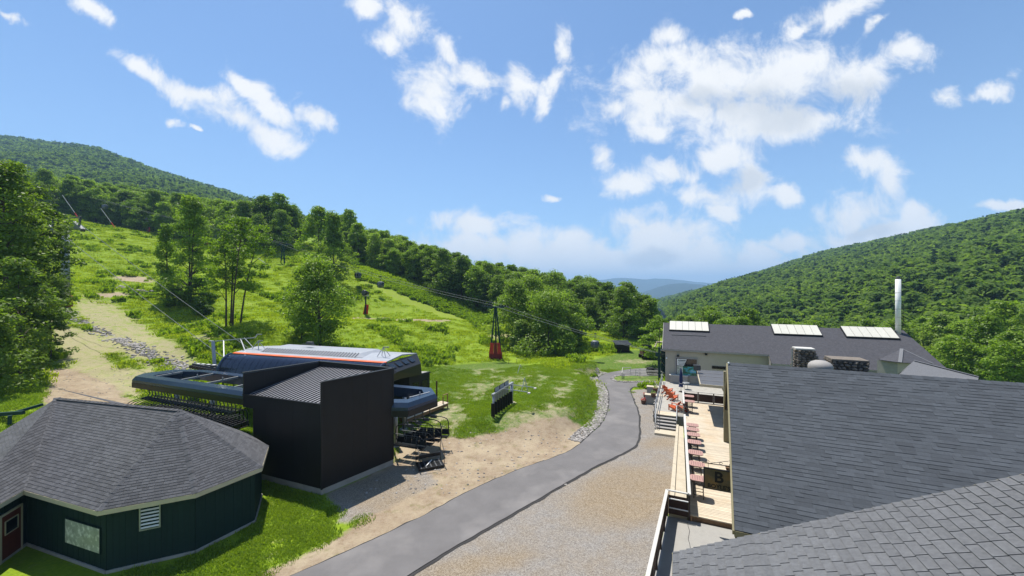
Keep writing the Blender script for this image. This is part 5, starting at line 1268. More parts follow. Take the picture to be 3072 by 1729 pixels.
# lower ramp wall and concrete pad
pd = MB(); pd.prism([(p.x, p.y) for p in (K(-1.85, -10), K(1.95, -10), K(1.95, 0), K(-1.05, 0))], -.2, .72); tag(pd.build('concrete_pad', M['pad']), 'grey concrete landing between ramp fence and pub wall', 'pad', kind='structure')
ck = MB(); pts_ = [K(-.05 + .04 * math.sin(b * 5), b, .7235) for b in np.linspace(-.2, -9, 26)]
for i in range(len(pts_) - 1):
    a_, b_ = pts_[i], pts_[i + 1]; ck.add([a_ - e1 * .012, a_ + e1 * .012, b_ + e1 * .012, b_ - e1 * .012], [(0, 1, 2, 3)])
tag(ck.build('pad_crack', M['asphalt_edge']), 'jagged crack running along the concrete landing', 'crack', kind='structure')
rf_ = thing('ramp_fence', 'brown solid ramp fence with pale cap in front of the gravel', 'fence', K(-1.3, -4, .7))
fence(rf_, -1.05, .06, -1.7, -8.6, .72, 1.33, 6, capw=.15)
fence(rf_, -1.05, .06, .0, .06, .72, 1.33, 1, capw=.12)
for z in (1.25, 1.72):
    q = MB(); q.tube([K(-.95, -.12, z), K(-.05, -.12, z)], .03, 8); q.build('handrail', M['white_paint'], rf_)
# concrete ramp strip along the railing
rp = MB(); rp.prism([(p.x, p.y) for p in (K(-.98, .15), K(-.09, .15), K(-.09, 13.9), K(-.62, 13.9))], -.2, .93); tag(rp.build('retaining_wall', M['pale_concrete']), 'pale concrete retaining ledge along the deck', 'wall', kind='structure')
rp = MB(); rp.prism([(p.x, p.y) for p in (K(-.98, .15), K(-.74, .15), K(-.44, 13.9), K(-.62, 13.9))], .9, 1.03); tag(rp.build('ledge_kerb', M['pale_concrete']), 'raised kerb on the outer edge of the concrete ledge', 'kerb', kind='structure')
# patio
pt = MB(); pt.prism([(p.x, p.y) for p in (K(-2.5, 16.4), K(-.06, 16.4), K(-.06, 21.8), K(4.2, 21.8), K(4.2, 30.2), K(-2.3, 30.2))], -.1, .985); tag(pt.build('patio', M['concrete']), 'pale concrete patio between deck and lodge', 'patio', kind='structure')
# stairs
st = thing('stairs', 'grey steel stair flight from gravel up to the patio', 'stairs', K(-1.5, 15.5, 0))
q = kbox(-2.35, -.62, 13.6, 14.75, -.05, .17); q.build('base_slab', M['pale_concrete'], st)
for i in range(4):
    q = kbox(-2.3, -.66, 14.7 + .38 * i, 15.02 + .38 * i, .26 + .17 * i, .32 + .17 * i); q.build('tread', M['grey_trim'], st)
    q = kbox(-2.3, -.66, 15.03 + .38 * i, 15.05 + .38 * i, .17 + .17 * i, .31 + .17 * i); q.build('riser', M['dark_steel'], st)
q = kbox(-2.3, -.66, 16.25, 17.3, .94, .997); q.build('landing', M['plank'], st)
for a_ in (-2.36, -.6):
    q = MB(); q.bar(K(a_, 14.5, .25), K(a_, 16.3, .98), .05, .28); q.build('stringer', M['steel'], st)
    q = MB(); q.tube([K(a_, 14.55, .2), K(a_, 14.55, 1.15), K(a_, 16.3, 1.95), K(a_, 16.3, .9)], .03, 8); q.tube([K(a_, 14.55, .75), K(a_, 16.3, 1.5)], .022, 8); q.build('handrail', M['steel'], st)
q = MB(); q.tube([K(-.55, 16.35, 1.0), K(-.55, 16.35, 1.95), K(.0, 16.35, 1.95), K(.0, 16.35, 1.0)], .025, 8)
for k in range(6): q.tube([K(-.5 + k * .09, 16.35, 1.05), K(-.5 + k * .09, 16.35, 1.9)], .012, 5)
q.tube([K(-.55, 16.35, 1.05), K(0, 16.35, 1.05)], .02, 6); q.build('gate', M['rail_white'], st)
# patio railing on the left with stone facing below
pr = thing('patio_railing', 'galvanised pipe railing along the left patio edge', 'railing', K(-2.4, 23, 1))
for z in (1.5, 1.98): q = MB(); q.tube([K(-2.42, 16.3, z), K(-2.25, 29.8, z)], .035, 8); q.build('rail', M['steel'], pr)
for i in range(8): q = MB(); b_ = 16.3 + 13.5 * i / 7; q.tube([K(-2.42 + .17 * i / 7, b_, .9), K(-2.42 + .17 * i / 7, b_, 1.98)], .03, 8); q.build('post', M['steel'], pr)
wal = thing('stone_facing', 'low rough stone wall under the patio railing', 'wall', K(-2.5, 23, 0))
q = kbox(-2.62, -2.5, 17.0, 29.6, -.1, .98); q.build('core', M['mortar'], wal)
def stone_obj(name, p, s, parent, m, axes=None, rr=random):
    pv_, pf_ = ROCKS[rr.randrange(5)]; key = f'stone_mesh_{m.name}_{rr.randrange(4)}'
    me = bpy.data.meshes.get(key)
    if me is None:
        me = bpy.data.meshes.new(key); me.from_pydata((pv_ * 1.0).tolist(), [], pf_.tolist()); me.materials.append(m); me.attributes.new('rnd', 'FLOAT', 'FACE').data.foreach_set('value', [rr.random()] * len(pf_))
    o = bpy.data.objects.new(name, me); COL.objects.link(o); o.parent = parent; o.location = Vector(p) - Vector(parent['_o']); o.scale = s; o.rotation_euler = (rr.uniform(-.3, .3), rr.uniform(-.3, .3), rr.uniform(0, 6.28)); return o
for i in range(70): stone_obj('stone', K(-2.62, 17 + 12.6 * random.random(), random.uniform(.05, .92)), (random.uniform(.1, .2),) * 2 + (random.uniform(.08, .14),), wal, M['stone_pale'])
# planter steps left of the patio
plt = thing('planter_wall', 'stepped grey concrete planter block on the gravel', 'planter', G(1975, 1205, 0))
for u0, u1, v, hh in ((1936, 1990, 1215, .95), (1942, 1998, 1190, 1.0)):
    a_, b_ = G(u0, v, 0), G(u1, v, 0); q = MB(); c = (a_ + b_) / 2 + e2 * .35; q.box(V(c.x, c.y, hh / 2 - .05), (b_ - a_).length, .7, hh + .1, AX); q.build('block', M['concrete'], plt); q = MB(); q.box(V(c.x, c.y, hh + .03), (b_ - a_).length + .06, .76, .06, AX); q.build('cap', M['pale_concrete'], plt)
for i, (u, v, z, lb) in enumerate([(1930, 1212, 0, 'flower pot at the front foot of the planter block'), (1937, 1196, 0, 'flower pot behind the front one on the gravel'), (1960, 1192, .98, 'brown flower box on the lower planter step'), (1966, 1176, 1.03, 'brown flower box on the upper planter step')]):
    p = G(u, v, z); p = V(p.x, p.y, z if z == 0 else z); t = thing('flower_pot', lb, 'flower pot', p, 'flower pots by the planter')
    q = MB(); q.lathe(p, [(.2, 0), (.27, .38), (.30, .42), (.22, .40)], 12); q.build('pot', M['pot'], t)
    q = MB(); rr = random.Random(i)
    for _ in range(40):
        c = p + V(rr.uniform(-.25, .25), rr.uniform(-.25, .25), .42 + rr.uniform(0, .25)); q.val = rr.random(); s_ = .05; n_ = V(rr.gauss(0, 1), rr.gauss(0, 1), 1).normalized(); t1 = n_.orthogonal().normalized() * s_; t2 = n_.cross(t1)
        q.add([c - t1, c - t2, c + t1, c + t2], [(0, 1, 2, 3)])
    q.build('flowers', M['flower'] if i < 2 else M['leaf_a'], t)

# ------------------------------------------------------------------ tables and chairs
def round_rect(w, d, r, n_=5):
    out = []
    for cx_, cy_, a0 in ((w / 2 - r, d / 2 - r, 0), (-w / 2 + r, d / 2 - r, 90), (-w / 2 + r, -d / 2 + r, 180), (w / 2 - r, -d / 2 + r, 270)):
        for k in range(n_ + 1): a = math.radians(a0 + 90 * k / n_); out.append((cx_ + r * math.cos(a), cy_ + r * math.sin(a)))
    return out
def bar_table():
    r = thing('bar_table', '', 'table', V(0, 0, 0)); hgt = 1.05
    q = MB(); q.prism(round_rect(.86, .74, .2), hgt - .045, hgt); q.build('table_top', M['table_top'], r, bevel=.01)
    for k in range(6): q = MB(); q.box(V(-.3 + .12 * k, 0, hgt + .002), .016, .5, .006); q.build('slot', M['iron'], r)
    for x in (-.22, .22):
        for y in (-.2, .2): q = MB(); q.bar(V(x * 1.1, y * 1.1, 0), V(x, y, hgt - .04), .035, .035, V(1, 0, 0)); q.build('leg', M['iron'], r)
    for z in (.2, .55, .8):
        for y in (-.2, .2): q = MB(); q.bar(V(-.22, y, z), V(.22, y, z), .025); q.build('stretcher', M['iron'], r)
    return r
tp = bar_table(); tb_b = [2.1, 4.0, 5.75, 7.6, 9.1, 10.2, 11.2]
lbs = ['bar table nearest the camera, beside the hanging sign', 'second bar table from the camera along the railing', 'third bar table from the camera along the railing', 'fourth bar table along the railing, middle of the near row', 'fifth bar table from the camera along the railing', 'second-last bar table before the stair gate', 'last bar table of the near row, beside the stair gate', 'bar table past the gate, nearer of the far two', 'bar table tucked in the far corner of the deck railing']
for i, b in enumerate(tb_b + [18.0, 19.9]):
    o = tp if i == 0 else copy_tree(tp); o.location = K(.52, b, zD); o.rotation_euler = (0, 0, math.atan2(e1.y, e1.x)); tag(o, 'reddish ' + lbs[i], 'table', 'bar tables along the deck railing')
for i, (a_, b) in enumerate([(3.6, 12.4), (3.75, 10.9)]):
    o = copy_tree(tp); o.location = K(a_, b, zD); o.rotation_euler = (0, 0, .3); tag(o, ('reddish table half hidden by the roof edge, farther one', 'reddish table half hidden by the roof edge, nearer one')[i], 'table', 'tables against the pub wall')
ch = thing('metal_chair', 'dark metal chair against the pub wall on the deck', 'chair', K(3.3, 15.5, zD)); c_ = K(3.3, 15.5, zD)
for x in (-.2, .2):
    for y in (-.2, .2): q = MB(); q.bar(c_ + V(x, y, 0), c_ + V(x, y, .45 if x < 0 else .9), .03, .03, V(1, 0, 0)); q.build('leg', M['iron'], ch)
q = MB(); q.box(c_ + Z * .45, .46, .46, .04); q.build('seat', M['iron'], ch); q = MB(); q.box(c_ + V(.2, 0, .72), .03, .44, .3); q.build('backrest', M['iron'], ch)
def adirondack():
    r = thing('adirondack_chair', '', 'chair', V(0, 0, 0))
    for k in range(5):
        x = -.24 + .12 * k; q = MB(); hh = .98 - .05 * abs(k - 2); q.slab([V(x - .055, .22, .3), V(x + .055, .22, .3), V(x + .055, .58, hh), V(x - .055, .58, hh)], .025); q.build('back_slat', M['orange_chair'], r)
        q = MB(); q.slab([V(-.3, -.36 + .13 * k, .40 - .03 * k), V(.3, -.36 + .13 * k, .40 - .03 * k), V(.3, -.25 + .13 * k, .375 - .03 * k), V(-.3, -.25 + .13 * k, .375 - .03 * k)], .025, Z); q.build('seat_slat', M['orange_chair'], r)
    for s in (-1, 1):
        q = MB(); q.box(V(s * .36, .0, .56), .13, .78, .03); q.build('arm', M['orange_chair'], r)
        q = MB(); q.box(V(s * .33, -.34, .28), .03, .1, .55); q.build('leg', M['orange_chair'], r)
        q = MB(); q.bar(V(s * .3, -.38, .36), V(s * .3, .62, .03), .03, .12); q.build('leg', M['orange_chair'], r)
    return r
ac = adirondack()
for i, (u, v, rz, lb) in enumerate([(2019, 1200, .9, 'orange slatted lounge chair nearest the pub end of the patio row'), (2010, 1190, .9, 'middle orange slatted lounge chair by the patio railing'), (2003, 1180, .9, 'orange slatted lounge chair closest to the lodge wall'), (2022, 1231, 2.7, 'orange slatted lounge chair at the top of the stairs, left one'), (2044, 1231, 2.9, 'orange slatted lounge chair beside the gate, right one')]):
    o = ac if i == 0 else copy_tree(ac); p = G(u, v, .985); o.location = p; o.rotation_euler = (0, 0, rz + 1.2); tag(o, lb, 'chair', 'orange patio chairs')
# closed navy umbrella
up = G(2043, 1176, .985); um = thing('patio_umbrella', 'closed navy blue patio umbrella in front of the lodge window', 'umbrella', up)
q = MB(); q.tube([up, up + Z * 2.7], .025, 8); q.build('pole', M['iron'], um); q = MB(); q.lathe(up, [(.25, 0), (.25, .06), (.06, .1)], 14); q.build('base', M['iron'], um)
q = MB(); n_ = 24; vs = []; pr_ = [(.26, .62), (.20, .8), (.15, .95), (.19, 1.3), (.15, 2.0), (.06, 2.62), (.02, 2.7)]
for r_, z in pr_:
    for k in range(n_): a = 2 * math.pi * k / n_; rr_ = r_ * (1 if k % 3 else .72); vs.append(up + V(rr_ * math.cos(a), rr_ * math.sin(a), z - (.08 if z < .7 and k % 3 else 0)))
q.add(vs, [(i * n_ + k, i * n_ + (k + 1) % n_, (i + 1) * n_ + (k + 1) % n_, (i + 1) * n_ + k) for i in range(len(pr_) - 1) for k in range(n_)]); q.build('canopy', M['umbrella'], um, smooth=True)
q = MB(); q.lathe(up + Z * .93, [(.16, 0), (.165, .03), (.16, .06)], 16); q.build('strap', M['rail_white'], um)
pt_ = G(2058, 1168, .985); t = thing('cafe_table', 'small round grey table under the lodge wall', 'table', pt_); q = MB(); q.lathe(pt_ + Z * .72, [(.38, 0), (.4, .02), (.38, .04)], 20); q.build('table_top', M['steel'], t)
for x in (-.2, .2): q = MB(); q.tube([pt_ + e1 * x, pt_ + e1 * x * .6 + Z * .72], .02, 6); q.build('leg', M['steel'], t)

# ------------------------------------------------------------------ canopy wing
cw = thing('entrance_wing', 'low wing with grey membrane canopy behind the pub', 'building', K(5, 18, 0))
q = kbox(3.9, 9, 7.2, 22, 0, 4.1); q.build('wall', M['olive_wall'], cw)
q = MB(); q.slab(up_poly([K(1.3, 15.4, 4.3), K(8.6, 15.0, 4.34), K(8.6, 22.2, 4.34), K(1.3, 21.8, 4.3)]), .1); rf = q.build('canopy', M['membrane'], cw)
for a_, b_ in ((K(1.28, 15.38, 4.2), K(8.6, 14.98, 4.24)), (K(1.28, 15.38, 4.2), K(1.28, 21.8, 4.2))):
    q = MB(); q.bar(a_, b_, .05, .22); q.build('fascia', M['tan_trim'], cw)
q = MB(); q.slab(up_poly([K(1.4, 15.5, 4.18), K(8.5, 15.1, 4.2), K(8.5, 22, 4.2), K(1.4, 21.7, 4.18)]), .05); q.build('soffit', M['olive_wall'], cw)
for b_ in (17.0, 18.8, 20.4): q = MB(); q.bar(K(1.35, b_, 4.315), K(8.5, b_ - .3, 4.36), .05, .02); q.build('membrane_seam', M['grey_trim'], rf)
q = kbox(2.66, 3.95, 11.3, 11.6, 0, 6.3); q.build('wall', M['olive_wall'], cw)
q = kbox(3.86, 3.92, 16, 19, 1.1, 3.1); q.build('doorway', M['window_dark'], cw)
sp = D(2091, 1103, 37.5); t = thing('loudspeaker', 'black outdoor loudspeaker above the canopy corner', 'speaker', sp); q = MB(); q.box(sp, .62, .5, .48, AX); q.build('case', M['black_plastic'], t, bevel=.02); q = MB(); q.box(sp - e2 * .26 - Z * .02, .54, .03, .4, AX); q.build('grille', M['dark_steel'], t); q = MB(); q.tube([sp - Z * .2, sp - Z * .62], .03, 6); q.build('bracket', M['iron'], t)

# ------------------------------------------------------------------ lodge
LE = V(19.2, 48, 0); zE, zRd = 5.25, 7.9
lo = thing('lodge', 'long tan lodge with dark shingle roof and three white skylights', 'building', LE + e1 * 12 + e2 * 5)
def Lp(s, t, z): return LE + e1 * s + e2 * t + Z * z
slope_ = (zRd - zE) / 5.0
def roofz(t): return zE + slope_ * t
LL = 24.8
q = MB(); q.slab(up_poly([Lp(-.3, -.3, roofz(-.3)), Lp(10.9, -.3, roofz(-.3)), Lp(LL - .2, 5, zRd), Lp(-.3, 5, zRd)]), .14)
q.slab(up_poly([Lp(10.9, -.3, roofz(-.3)), Lp(10.9, -1.7, roofz(-1.7)), Lp(LL + .7, -1.7, roofz(-1.7)), Lp(LL - .2, 5, zRd)]), .14)
q.slab(up_poly([Lp(-.3, 5, zRd), Lp(LL - .2, 5, zRd), Lp(LL + .5, 10.3, zE - .15), Lp(-.3, 10.3, zE - .15)]), .14)
q.slab(up_poly([Lp(LL - .2, 5, zRd), Lp(LL + .7, -1.7, roofz(-1.7)), Lp(LL + .5, 10.3, zE - .15)]), .14)
lrf = q.build('roof', M['lodge_roof'], lo)
q = MB(); q.bar(Lp(-.34, -.3, roofz(-.3) - .12), Lp(10.9, -.3, roofz(-.3) - .12), .06, .2); q.bar(Lp(-.34, -.3, roofz(-.3) - .1), Lp(-.34, 5, zRd - .1), .05, .22); q.bar(Lp(-.34, 10.3, zE - .25), Lp(-.34, 5, zRd - .1), .05, .22); q.bar(Lp(10.92, -1.7, roofz(-1.7) - .12), Lp(LL + .6, -1.7, roofz(-1.7) - .12), .06, .2); q.build('fascia', M['grey_trim'], lo)
q = MB(); q.bar(Lp(10.95, -.3, roofz(-.3) - .2), Lp(10.95, -.3, 3.0), .3, .16, e1); q.build('downpipe', M['tan_trim'], lo)
q = MB(); q.add([Lp(0, 0, -.4), Lp(10.9, 0, -.4), Lp(10.9, 0, zE - .08), Lp(0, 0, zE - .08), Lp(0, 10, -.4), Lp(0, 10, zE - .08), Lp(0, 5, zRd - .08)], [(0, 1, 2, 3), (4, 0, 3, 6, 5)]); q.build('wall', M['lodge_wall'], lo)
q = MB(); q.add([Lp(10.9, -1.2, 0), Lp(LL, -1.2, 0), Lp(LL, -1.2, roofz(-1.2) - .08), Lp(10.9, -1.2, roofz(-1.2) - .08), Lp(10.9, 0, 0), Lp(10.9, 0, roofz(0) - .08)], [(0, 1, 2, 3), (4, 0, 3, 5)]); q.build('wall', M['grey_trim'], lo)
# poster window
wp = Lp(0, -.05, 0)
def LW(u, v, off=0): return onplane(u, v, wp - e2 * off, e2)
A, B = LW(2027, 1073), LW(2092, 1131); c = (A + B) / 2; w = (B - A).dot(e1); h = A.z - B.z
q = MB(); q.box(c, w + .12, .1, h + .12, AX); win = q.build('window', M['grey_trim'], lo)
q = MB(); q.box(c - e2 * .055, w - .14, .03, h - .14, AX); q.build('pane', M['window_dark'], win)
def poster_mat():
    m, nt, n, l, b = newmat('poster'); tc = n.new('ShaderNodeTexCoord'); mp = n.new('ShaderNodeMapping'); l.new(tc.outputs['Object'], mp.inputs[0]); mp.inputs['Scale'].default_value = (1.2, 1.2, 2.4)
    nz = n.new('ShaderNodeTexNoise'); nz.inputs['Scale'].default_value = 1.6; nz.inputs['Detail'].default_value = 6; l.new(mp.outputs[0], nz.inputs[0]); r = n.new('ShaderNodeValToRGB'); l.new(nz.outputs['Fac'], r.inputs[0])
    els = r.color_ramp.elements; els[0].position = .3; els[0].color = (.01, .02, .03, 1); els[1].position = .7; els[1].color = (.35, .5, .45, 1)
    for p, c in ((.42, (.01, .10, .05, 1)), (.5, (.03, .25, .16, 1)), (.58, (.05, .28, .5, 1))): e = els.new(p); e.color = c
    l.new(r.outputs[0], b.inputs['Base Color']); b.inputs['Roughness'].default_value = .3; return m
M['poster'] = poster_mat()
q = MB(); q.box(c - e2 * .075 + e1 * (w * .14) - Z * (h * .2), w * .6, .012, h * .5, AX); q.build('map_poster', M['poster'], win)
q = MB(); q.box(c - e2 * .075 - e1 * (w * .31) - Z * (h * .2), w * .28, .012, h * .48, AX); q.build('photo_poster', M['pale_mottle'], win)
c2 = c - e2 * .078; xl_, xr_, zt_, zb_ = -w * .44, w * .02, h * .44, h * .07
q = MB(); q.slab([c2 + e1 * xl_ + Z * zb_, c2 + e1 * (xr_ - .35) + Z * zb_, c2 + e1 * xr_ + Z * zt_, c2 + e1 * xl_ + Z * zt_], .012, -e2); q.build('text_panel', M['white_paint'], win)
for k in range(4): q = MB(); q.box(c2 + e1 * (xl_ + .55) + Z * (zt_ - .16 - .17 * k) - e2 * .01, .85 - .1 * (k % 2), .008, .085 if k == 0 else .045, AX); q.build('text_line', M['letter_dark'], win)
q = MB()
for s in (-1, 1): q.box(c + e1 * (w / 2 + .02) * s - Z * (h / 2 + .75), .1, .08, 1.5, AX)
q.box(c - Z * (h / 2 + .1), w + .2, .12, .1, AX); q.build('window_surround', M['grey_trim'], lo)
A, B = LW(2136, 1098), LW(2230, 1113); q = MB(); q.box((A + B) / 2, (B - A).dot(e1), .06, A.z - B.z, AX); q.build('window', M['window_dark'], lo)
for u, v in ((2034, 1067), (2118, 1063)): p = LW(u, v); q = MB(); q.box(p - e2 * .12, .28, .24, .2, AX); q.build('wall_lamp', M['black_metal'], lo)
p = LW(2000, 1074); q = MB(); q.lathe(p - e2 * .15, [(.02, -.1), (.1, -.06), (.08, .06), (.02, .1)], 10); q.build('wall_lamp', M['white_paint'], lo)
q = kbox(-1.4, .6, 29.5, 30.2, 0, 1.9); q.build('plinth', M['grey_trim'], lo); q = kbox(-1.45, .65, 29.45, 30.2, 1.9, 1.97); q.build('plinth_cap', M['rail_white'], lo)
# skylights with six panes each
rn = (Z - e2 * slope_).normalized(); ru = (e2 + Z * slope_).normalized(); rp0 = Lp(0, 0, zE)
for quad in ([(2009,964),(2124,966),(2126,993),(2009,991)], [(2311,972),(2449,975),(2465,1006.5),(2324,1002)], [(2520,977.5),(2669,981.5),(2698,1015.5),(2539,1010.5)]):
    P4 = [onplane(u, v, rp0 + rn * .1, rn) for u, v in quad]
    s0 = sum(((p - LE).dot(e1) for p in (P4[0], P4[3]))) / 2; s1 = sum(((p - LE).dot(e1) for p in (P4[1], P4[2]))) / 2
    t0 = sum(((p - LE).dot(e2) for p in (P4[2], P4[3]))) / 2; t1 = sum(((p - LE).dot(e2) for p in (P4[0], P4[1]))) / 2; t1 = min(t1, 5.15)
    q = MB(); q.slab([Lp(s0 - .06, t0 - .06, roofz(t0 - .06)) + rn * .16, Lp(s1 + .06, t0 - .06, roofz(t0 - .06)) + rn * .16, Lp(s1 + .06, t1, roofz(t1)) + rn * .16, Lp(s0 - .06, t1, roofz(t1)) + rn * .16], .18); sk = q.build('skylight', M['black_metal'], lrf)
    for k in range(6):
        a_, b_ = s0 + (s1 - s0) * k / 6 + .017, s0 + (s1 - s0) * (k + 1) / 6 - .017; q = MB(); q.val = random.random()
        q.slab([Lp(a_, t0, roofz(t0)) + rn * .2, Lp(b_, t0, roofz(t0)) + rn * .2, Lp(b_, t1, roofz(t1)) + rn * .2, Lp(a_, t1, roofz(t1)) + rn * .2], .03); o = q.build('pane', M['skylight'], lrf)
p0_, p1_ = [onplane(u, v, rp0 + rn * .05, rn) for u, v in ((2015, 1004), (2118, 1008))]
q = MB(); q.bar(p0_, p1_, .06, .05, rn); q.build('snow_guard', M['dark_steel'], lrf)
# flue pipe
fp = Lp(LL - .85, 4.5, roofz(4.4)); ft = onplane(2699, 838, fp, e2)
fl = thing('flue_pipe', 'tall white metal flue pipe on the lodge roof', 'flue', fp)
q = MB(); q.tube([fp - Z * .1, V(fp.x, fp.y, ft.z)], .24, 18); q.build('pipe', M['white_paint'], fl, smooth=True)
for z in (.9, 1.8, 2.7, 3.6, 4.5): q = MB(); q.lathe(fp + Z * z, [(.245, 0), (.255, .02), (.245, .04)], 18); q.build('band', M['grey_trim'], fl)
q = MB(); q.lathe(V(fp.x, fp.y, ft.z), [(.12, 0), (.12, .12), (.2, .14), (.15, .3), (.02, .34)], 14); q.build('cap', M['dark_steel'], fl)
for k in range(6): q = MB(); z = fp.z + 1.2 + k * .42; q.tube([V(fp.x, fp.y, z) + e1 * .24, V(fp.x, fp.y, z - .12) + e1 * .48, V(fp.x, fp.y, z - .3) + e1 * .42], .035, 6); q.build('rung', M['iron'], fl)
# hip dormer at the right end
dm = thing('roof_dormer', 'small hipped grey roof in front of the lodge, right end', 'roof', Lp(20, -3, 0))
ap = D(2705, 1047, 36.5)
c1_, c2_, c3_ = D(2636, 1079, 35), D(2700, 1088, 33.5), D(2800, 1092, 34.5)
q = MB(); q.slab(up_poly([ap, c1_, c2_]), .06).slab(up_poly([ap, c2_, c3_]), .06); q.build('roof', M['lodge_roof'], dm)
q = MB(); q.bar(ap + Z * .02, c2_ + Z * .02, .25, .02); q.bar(ap + Z * .02, c3_ + Z * .02, .2, .02); q.build('hip_cap', M['shingle_near'], dm)
q = MB(); q.add([V(*c1_.xy, 0) + e2 * .3, V(*c2_.xy, 0) + e2 * .4, V(*c3_.xy, 0) - e1 * .2, c1_ + e2 * .3 - Z * .1, c2_ + e2 * .4 - Z * .1, c3_ - e1 * .2 - Z * .1], [(0, 1, 4, 3), (1, 2, 5, 4)]); q.build('wall', M['grey_trim'], dm)
gr_ = thing('rear_roof', 'pale grey shingled roof ridge behind the big blue-grey roof', 'roof', D(2750, 1120, 27))
a_, b_, c_, d2 = D(2742, 1083, 27), D(2936, 1132, 25), D(2690, 1130, 24.5), D(2930, 1160, 23.5)
q = MB(); q.slab(up_poly([a_, b_, d2, c_]), .08).slab(up_poly([a_, b_, b_ + V(2, 3, -1.5), a_ + V(2, 3, -1.5)]), .08); q.build('roof', M['shingle_near'], gr_); q = MB(); q.bar(a_ + Z * .03, b_ + Z * .03, .3, .03); q.build('ridge_cap', M['shingle_near'], gr_)
q = MB(); q.add([V(*c_.xy, 0) + V(.2, .4, 0), V(*d2.xy, 0) + V(.1, .3, 0), d2 + V(.1, .3, -.12), c_ + V(.2, .4, -.12), V(*a_.xy, 0), a_ - Z * .12], [(0, 1, 2, 3), (4, 0, 3, 5)]); q.build('wall', M['grey_trim'], gr_)
# stone chimneys and vent dome behind the blue-grey ridge
def chimney(u0, u1, v0, v1, d, lab, cap=None, taper=.9, seed=1):
    a, b = D(u0, v1, d), D(u1, v1, d); zt_ = D(u0, v0, d).z; w_ = (b - a).length; c = (a + b) / 2; rr = random.Random(seed); zb = a.z - 1.6
    t = thing('stone_chimney', lab, 'chimney', V(c.x, c.y, zb)); dp_ = min(w_ * .8, 1.3)
    q = MB(); m_ = [(-1, -1), (1, -1), (1, 1), (-1, 1)]
    vs = [c + e1 * (x * w_ / 2 * .94) + e2 * (y * dp_ / 2 * .94) + Z * (zb - c.z) for x, y in m_] + [c + e1 * (x * w_ / 2 * .94 * taper) + e2 * (y * dp_ / 2 * .94 * taper) + Z * (zt_ - c.z) for x, y in m_]
    q.add(vs, [(0, 1, 5, 4), (1, 2, 6, 5), (2, 3, 7, 6), (3, 0, 4, 7), (4, 5, 6, 7)]); q.build('core', M['mortar'], t)
    hh = zt_ - zb; n_ = int(hh / .17)
    for j in range(n_):
        z = zb + hh * (j + .5) / n_; tp_ = 1 - (1 - taper) * (j / n_)
        for side in ('f', 'l', 'r'):
            L_ = (w_ if side == 'f' else dp_) * tp_; x = -L_ / 2
            while x < L_ / 2:
                s_ = rr.uniform(.2, .38); xc = x + s_ / 2
                if side == 'f': p = c + e1 * xc - e2 * (dp_ / 2 * tp_ - .02)
                else: p = c + e1 * ((w_ / 2 * tp_ - .02) * (1 if side == 'r' else -1)) + e2 * xc
                stone_obj('stone', V(p.x, p.y, z), (s_ * .5, s_ * .45, .10), t, M['stone_wall'], rr=rr); x += s_
    if cap:
        q = MB(); q.box(V(c.x, c.y, zt_ + .06), w_ * taper + .1, dp_ * taper + .1, .1, AX); q.build('cap', M[cap], t)
    return t
chimney(2385, 2436, 1048, 1096, 29, 'tapered stone chimney with a pale metal cap', 'rail_white', .86, 1)
chimney(2497, 2579, 1080, 1108, 25, 'broad low stone chimney right of the vent dome', 'stone_wall', 1.0, 2)
vd = D(2461, 1099, 24); t = thing('vent_dome', 'round grey metal vent dome between the chimneys', 'vent', vd); q = MB(); q.lathe(vd, [(.64, -.5), (.64, 0), (.6, .12), (.48, .25), (.28, .34), (.02, .38)], 24); q.build('dome', M['grey_trim'], t, smooth=True); q = MB(); q.lathe(vd - Z * .55, [(.68, 0), (.68, .3), (.6, .34)], 24); q.build('collar', M['grey_trim'], t)
hp_ = D(2376, 1045, 27); q = MB(); q.tube([D(2376, 1096, 27) - Z * 1, hp_], .04, 6); tag(q.build('vent_pipe', M['steel'], origin=(hp_.x, hp_.y, 0)), 'thin vent pipe beside the tapered stone chimney', 'pipe')

# ------------------------------------------------------------------ railings and bits at the fork
fk = thing('pipe_fence', 'pale two-rail pipe fence round the grass island', 'fence', G(1900, 1140, 0))
fpts = [G(1866, 1141), G(1868, 1124), G(1892, 1124), None, G(1907, 1130), G(1985, 1136), None, G(1866, 1141), G(1920, 1137), G(1992, 1139)]
seg = []
for p in fpts + [None]:
    if p is None:
        for z in (.55, 1.0):
            q = MB(); q.tube([s + Z * z for s in seg], .04, 8); q.build('rail', M['rail_white'], fk)
        for i in range(len(seg) - 1):
            n_ = max(1, int((seg[i + 1] - seg[i]).length / 1.8))
            for k in range(n_ + 1): s = seg[i] + (seg[i + 1] - seg[i]) * k / n_; q = MB(); q.tube([s - Z * .1, s + Z * 1.0], .04, 8); q.build('post', M['rail_white'], fk)
        seg = []
    else: seg.append(p)
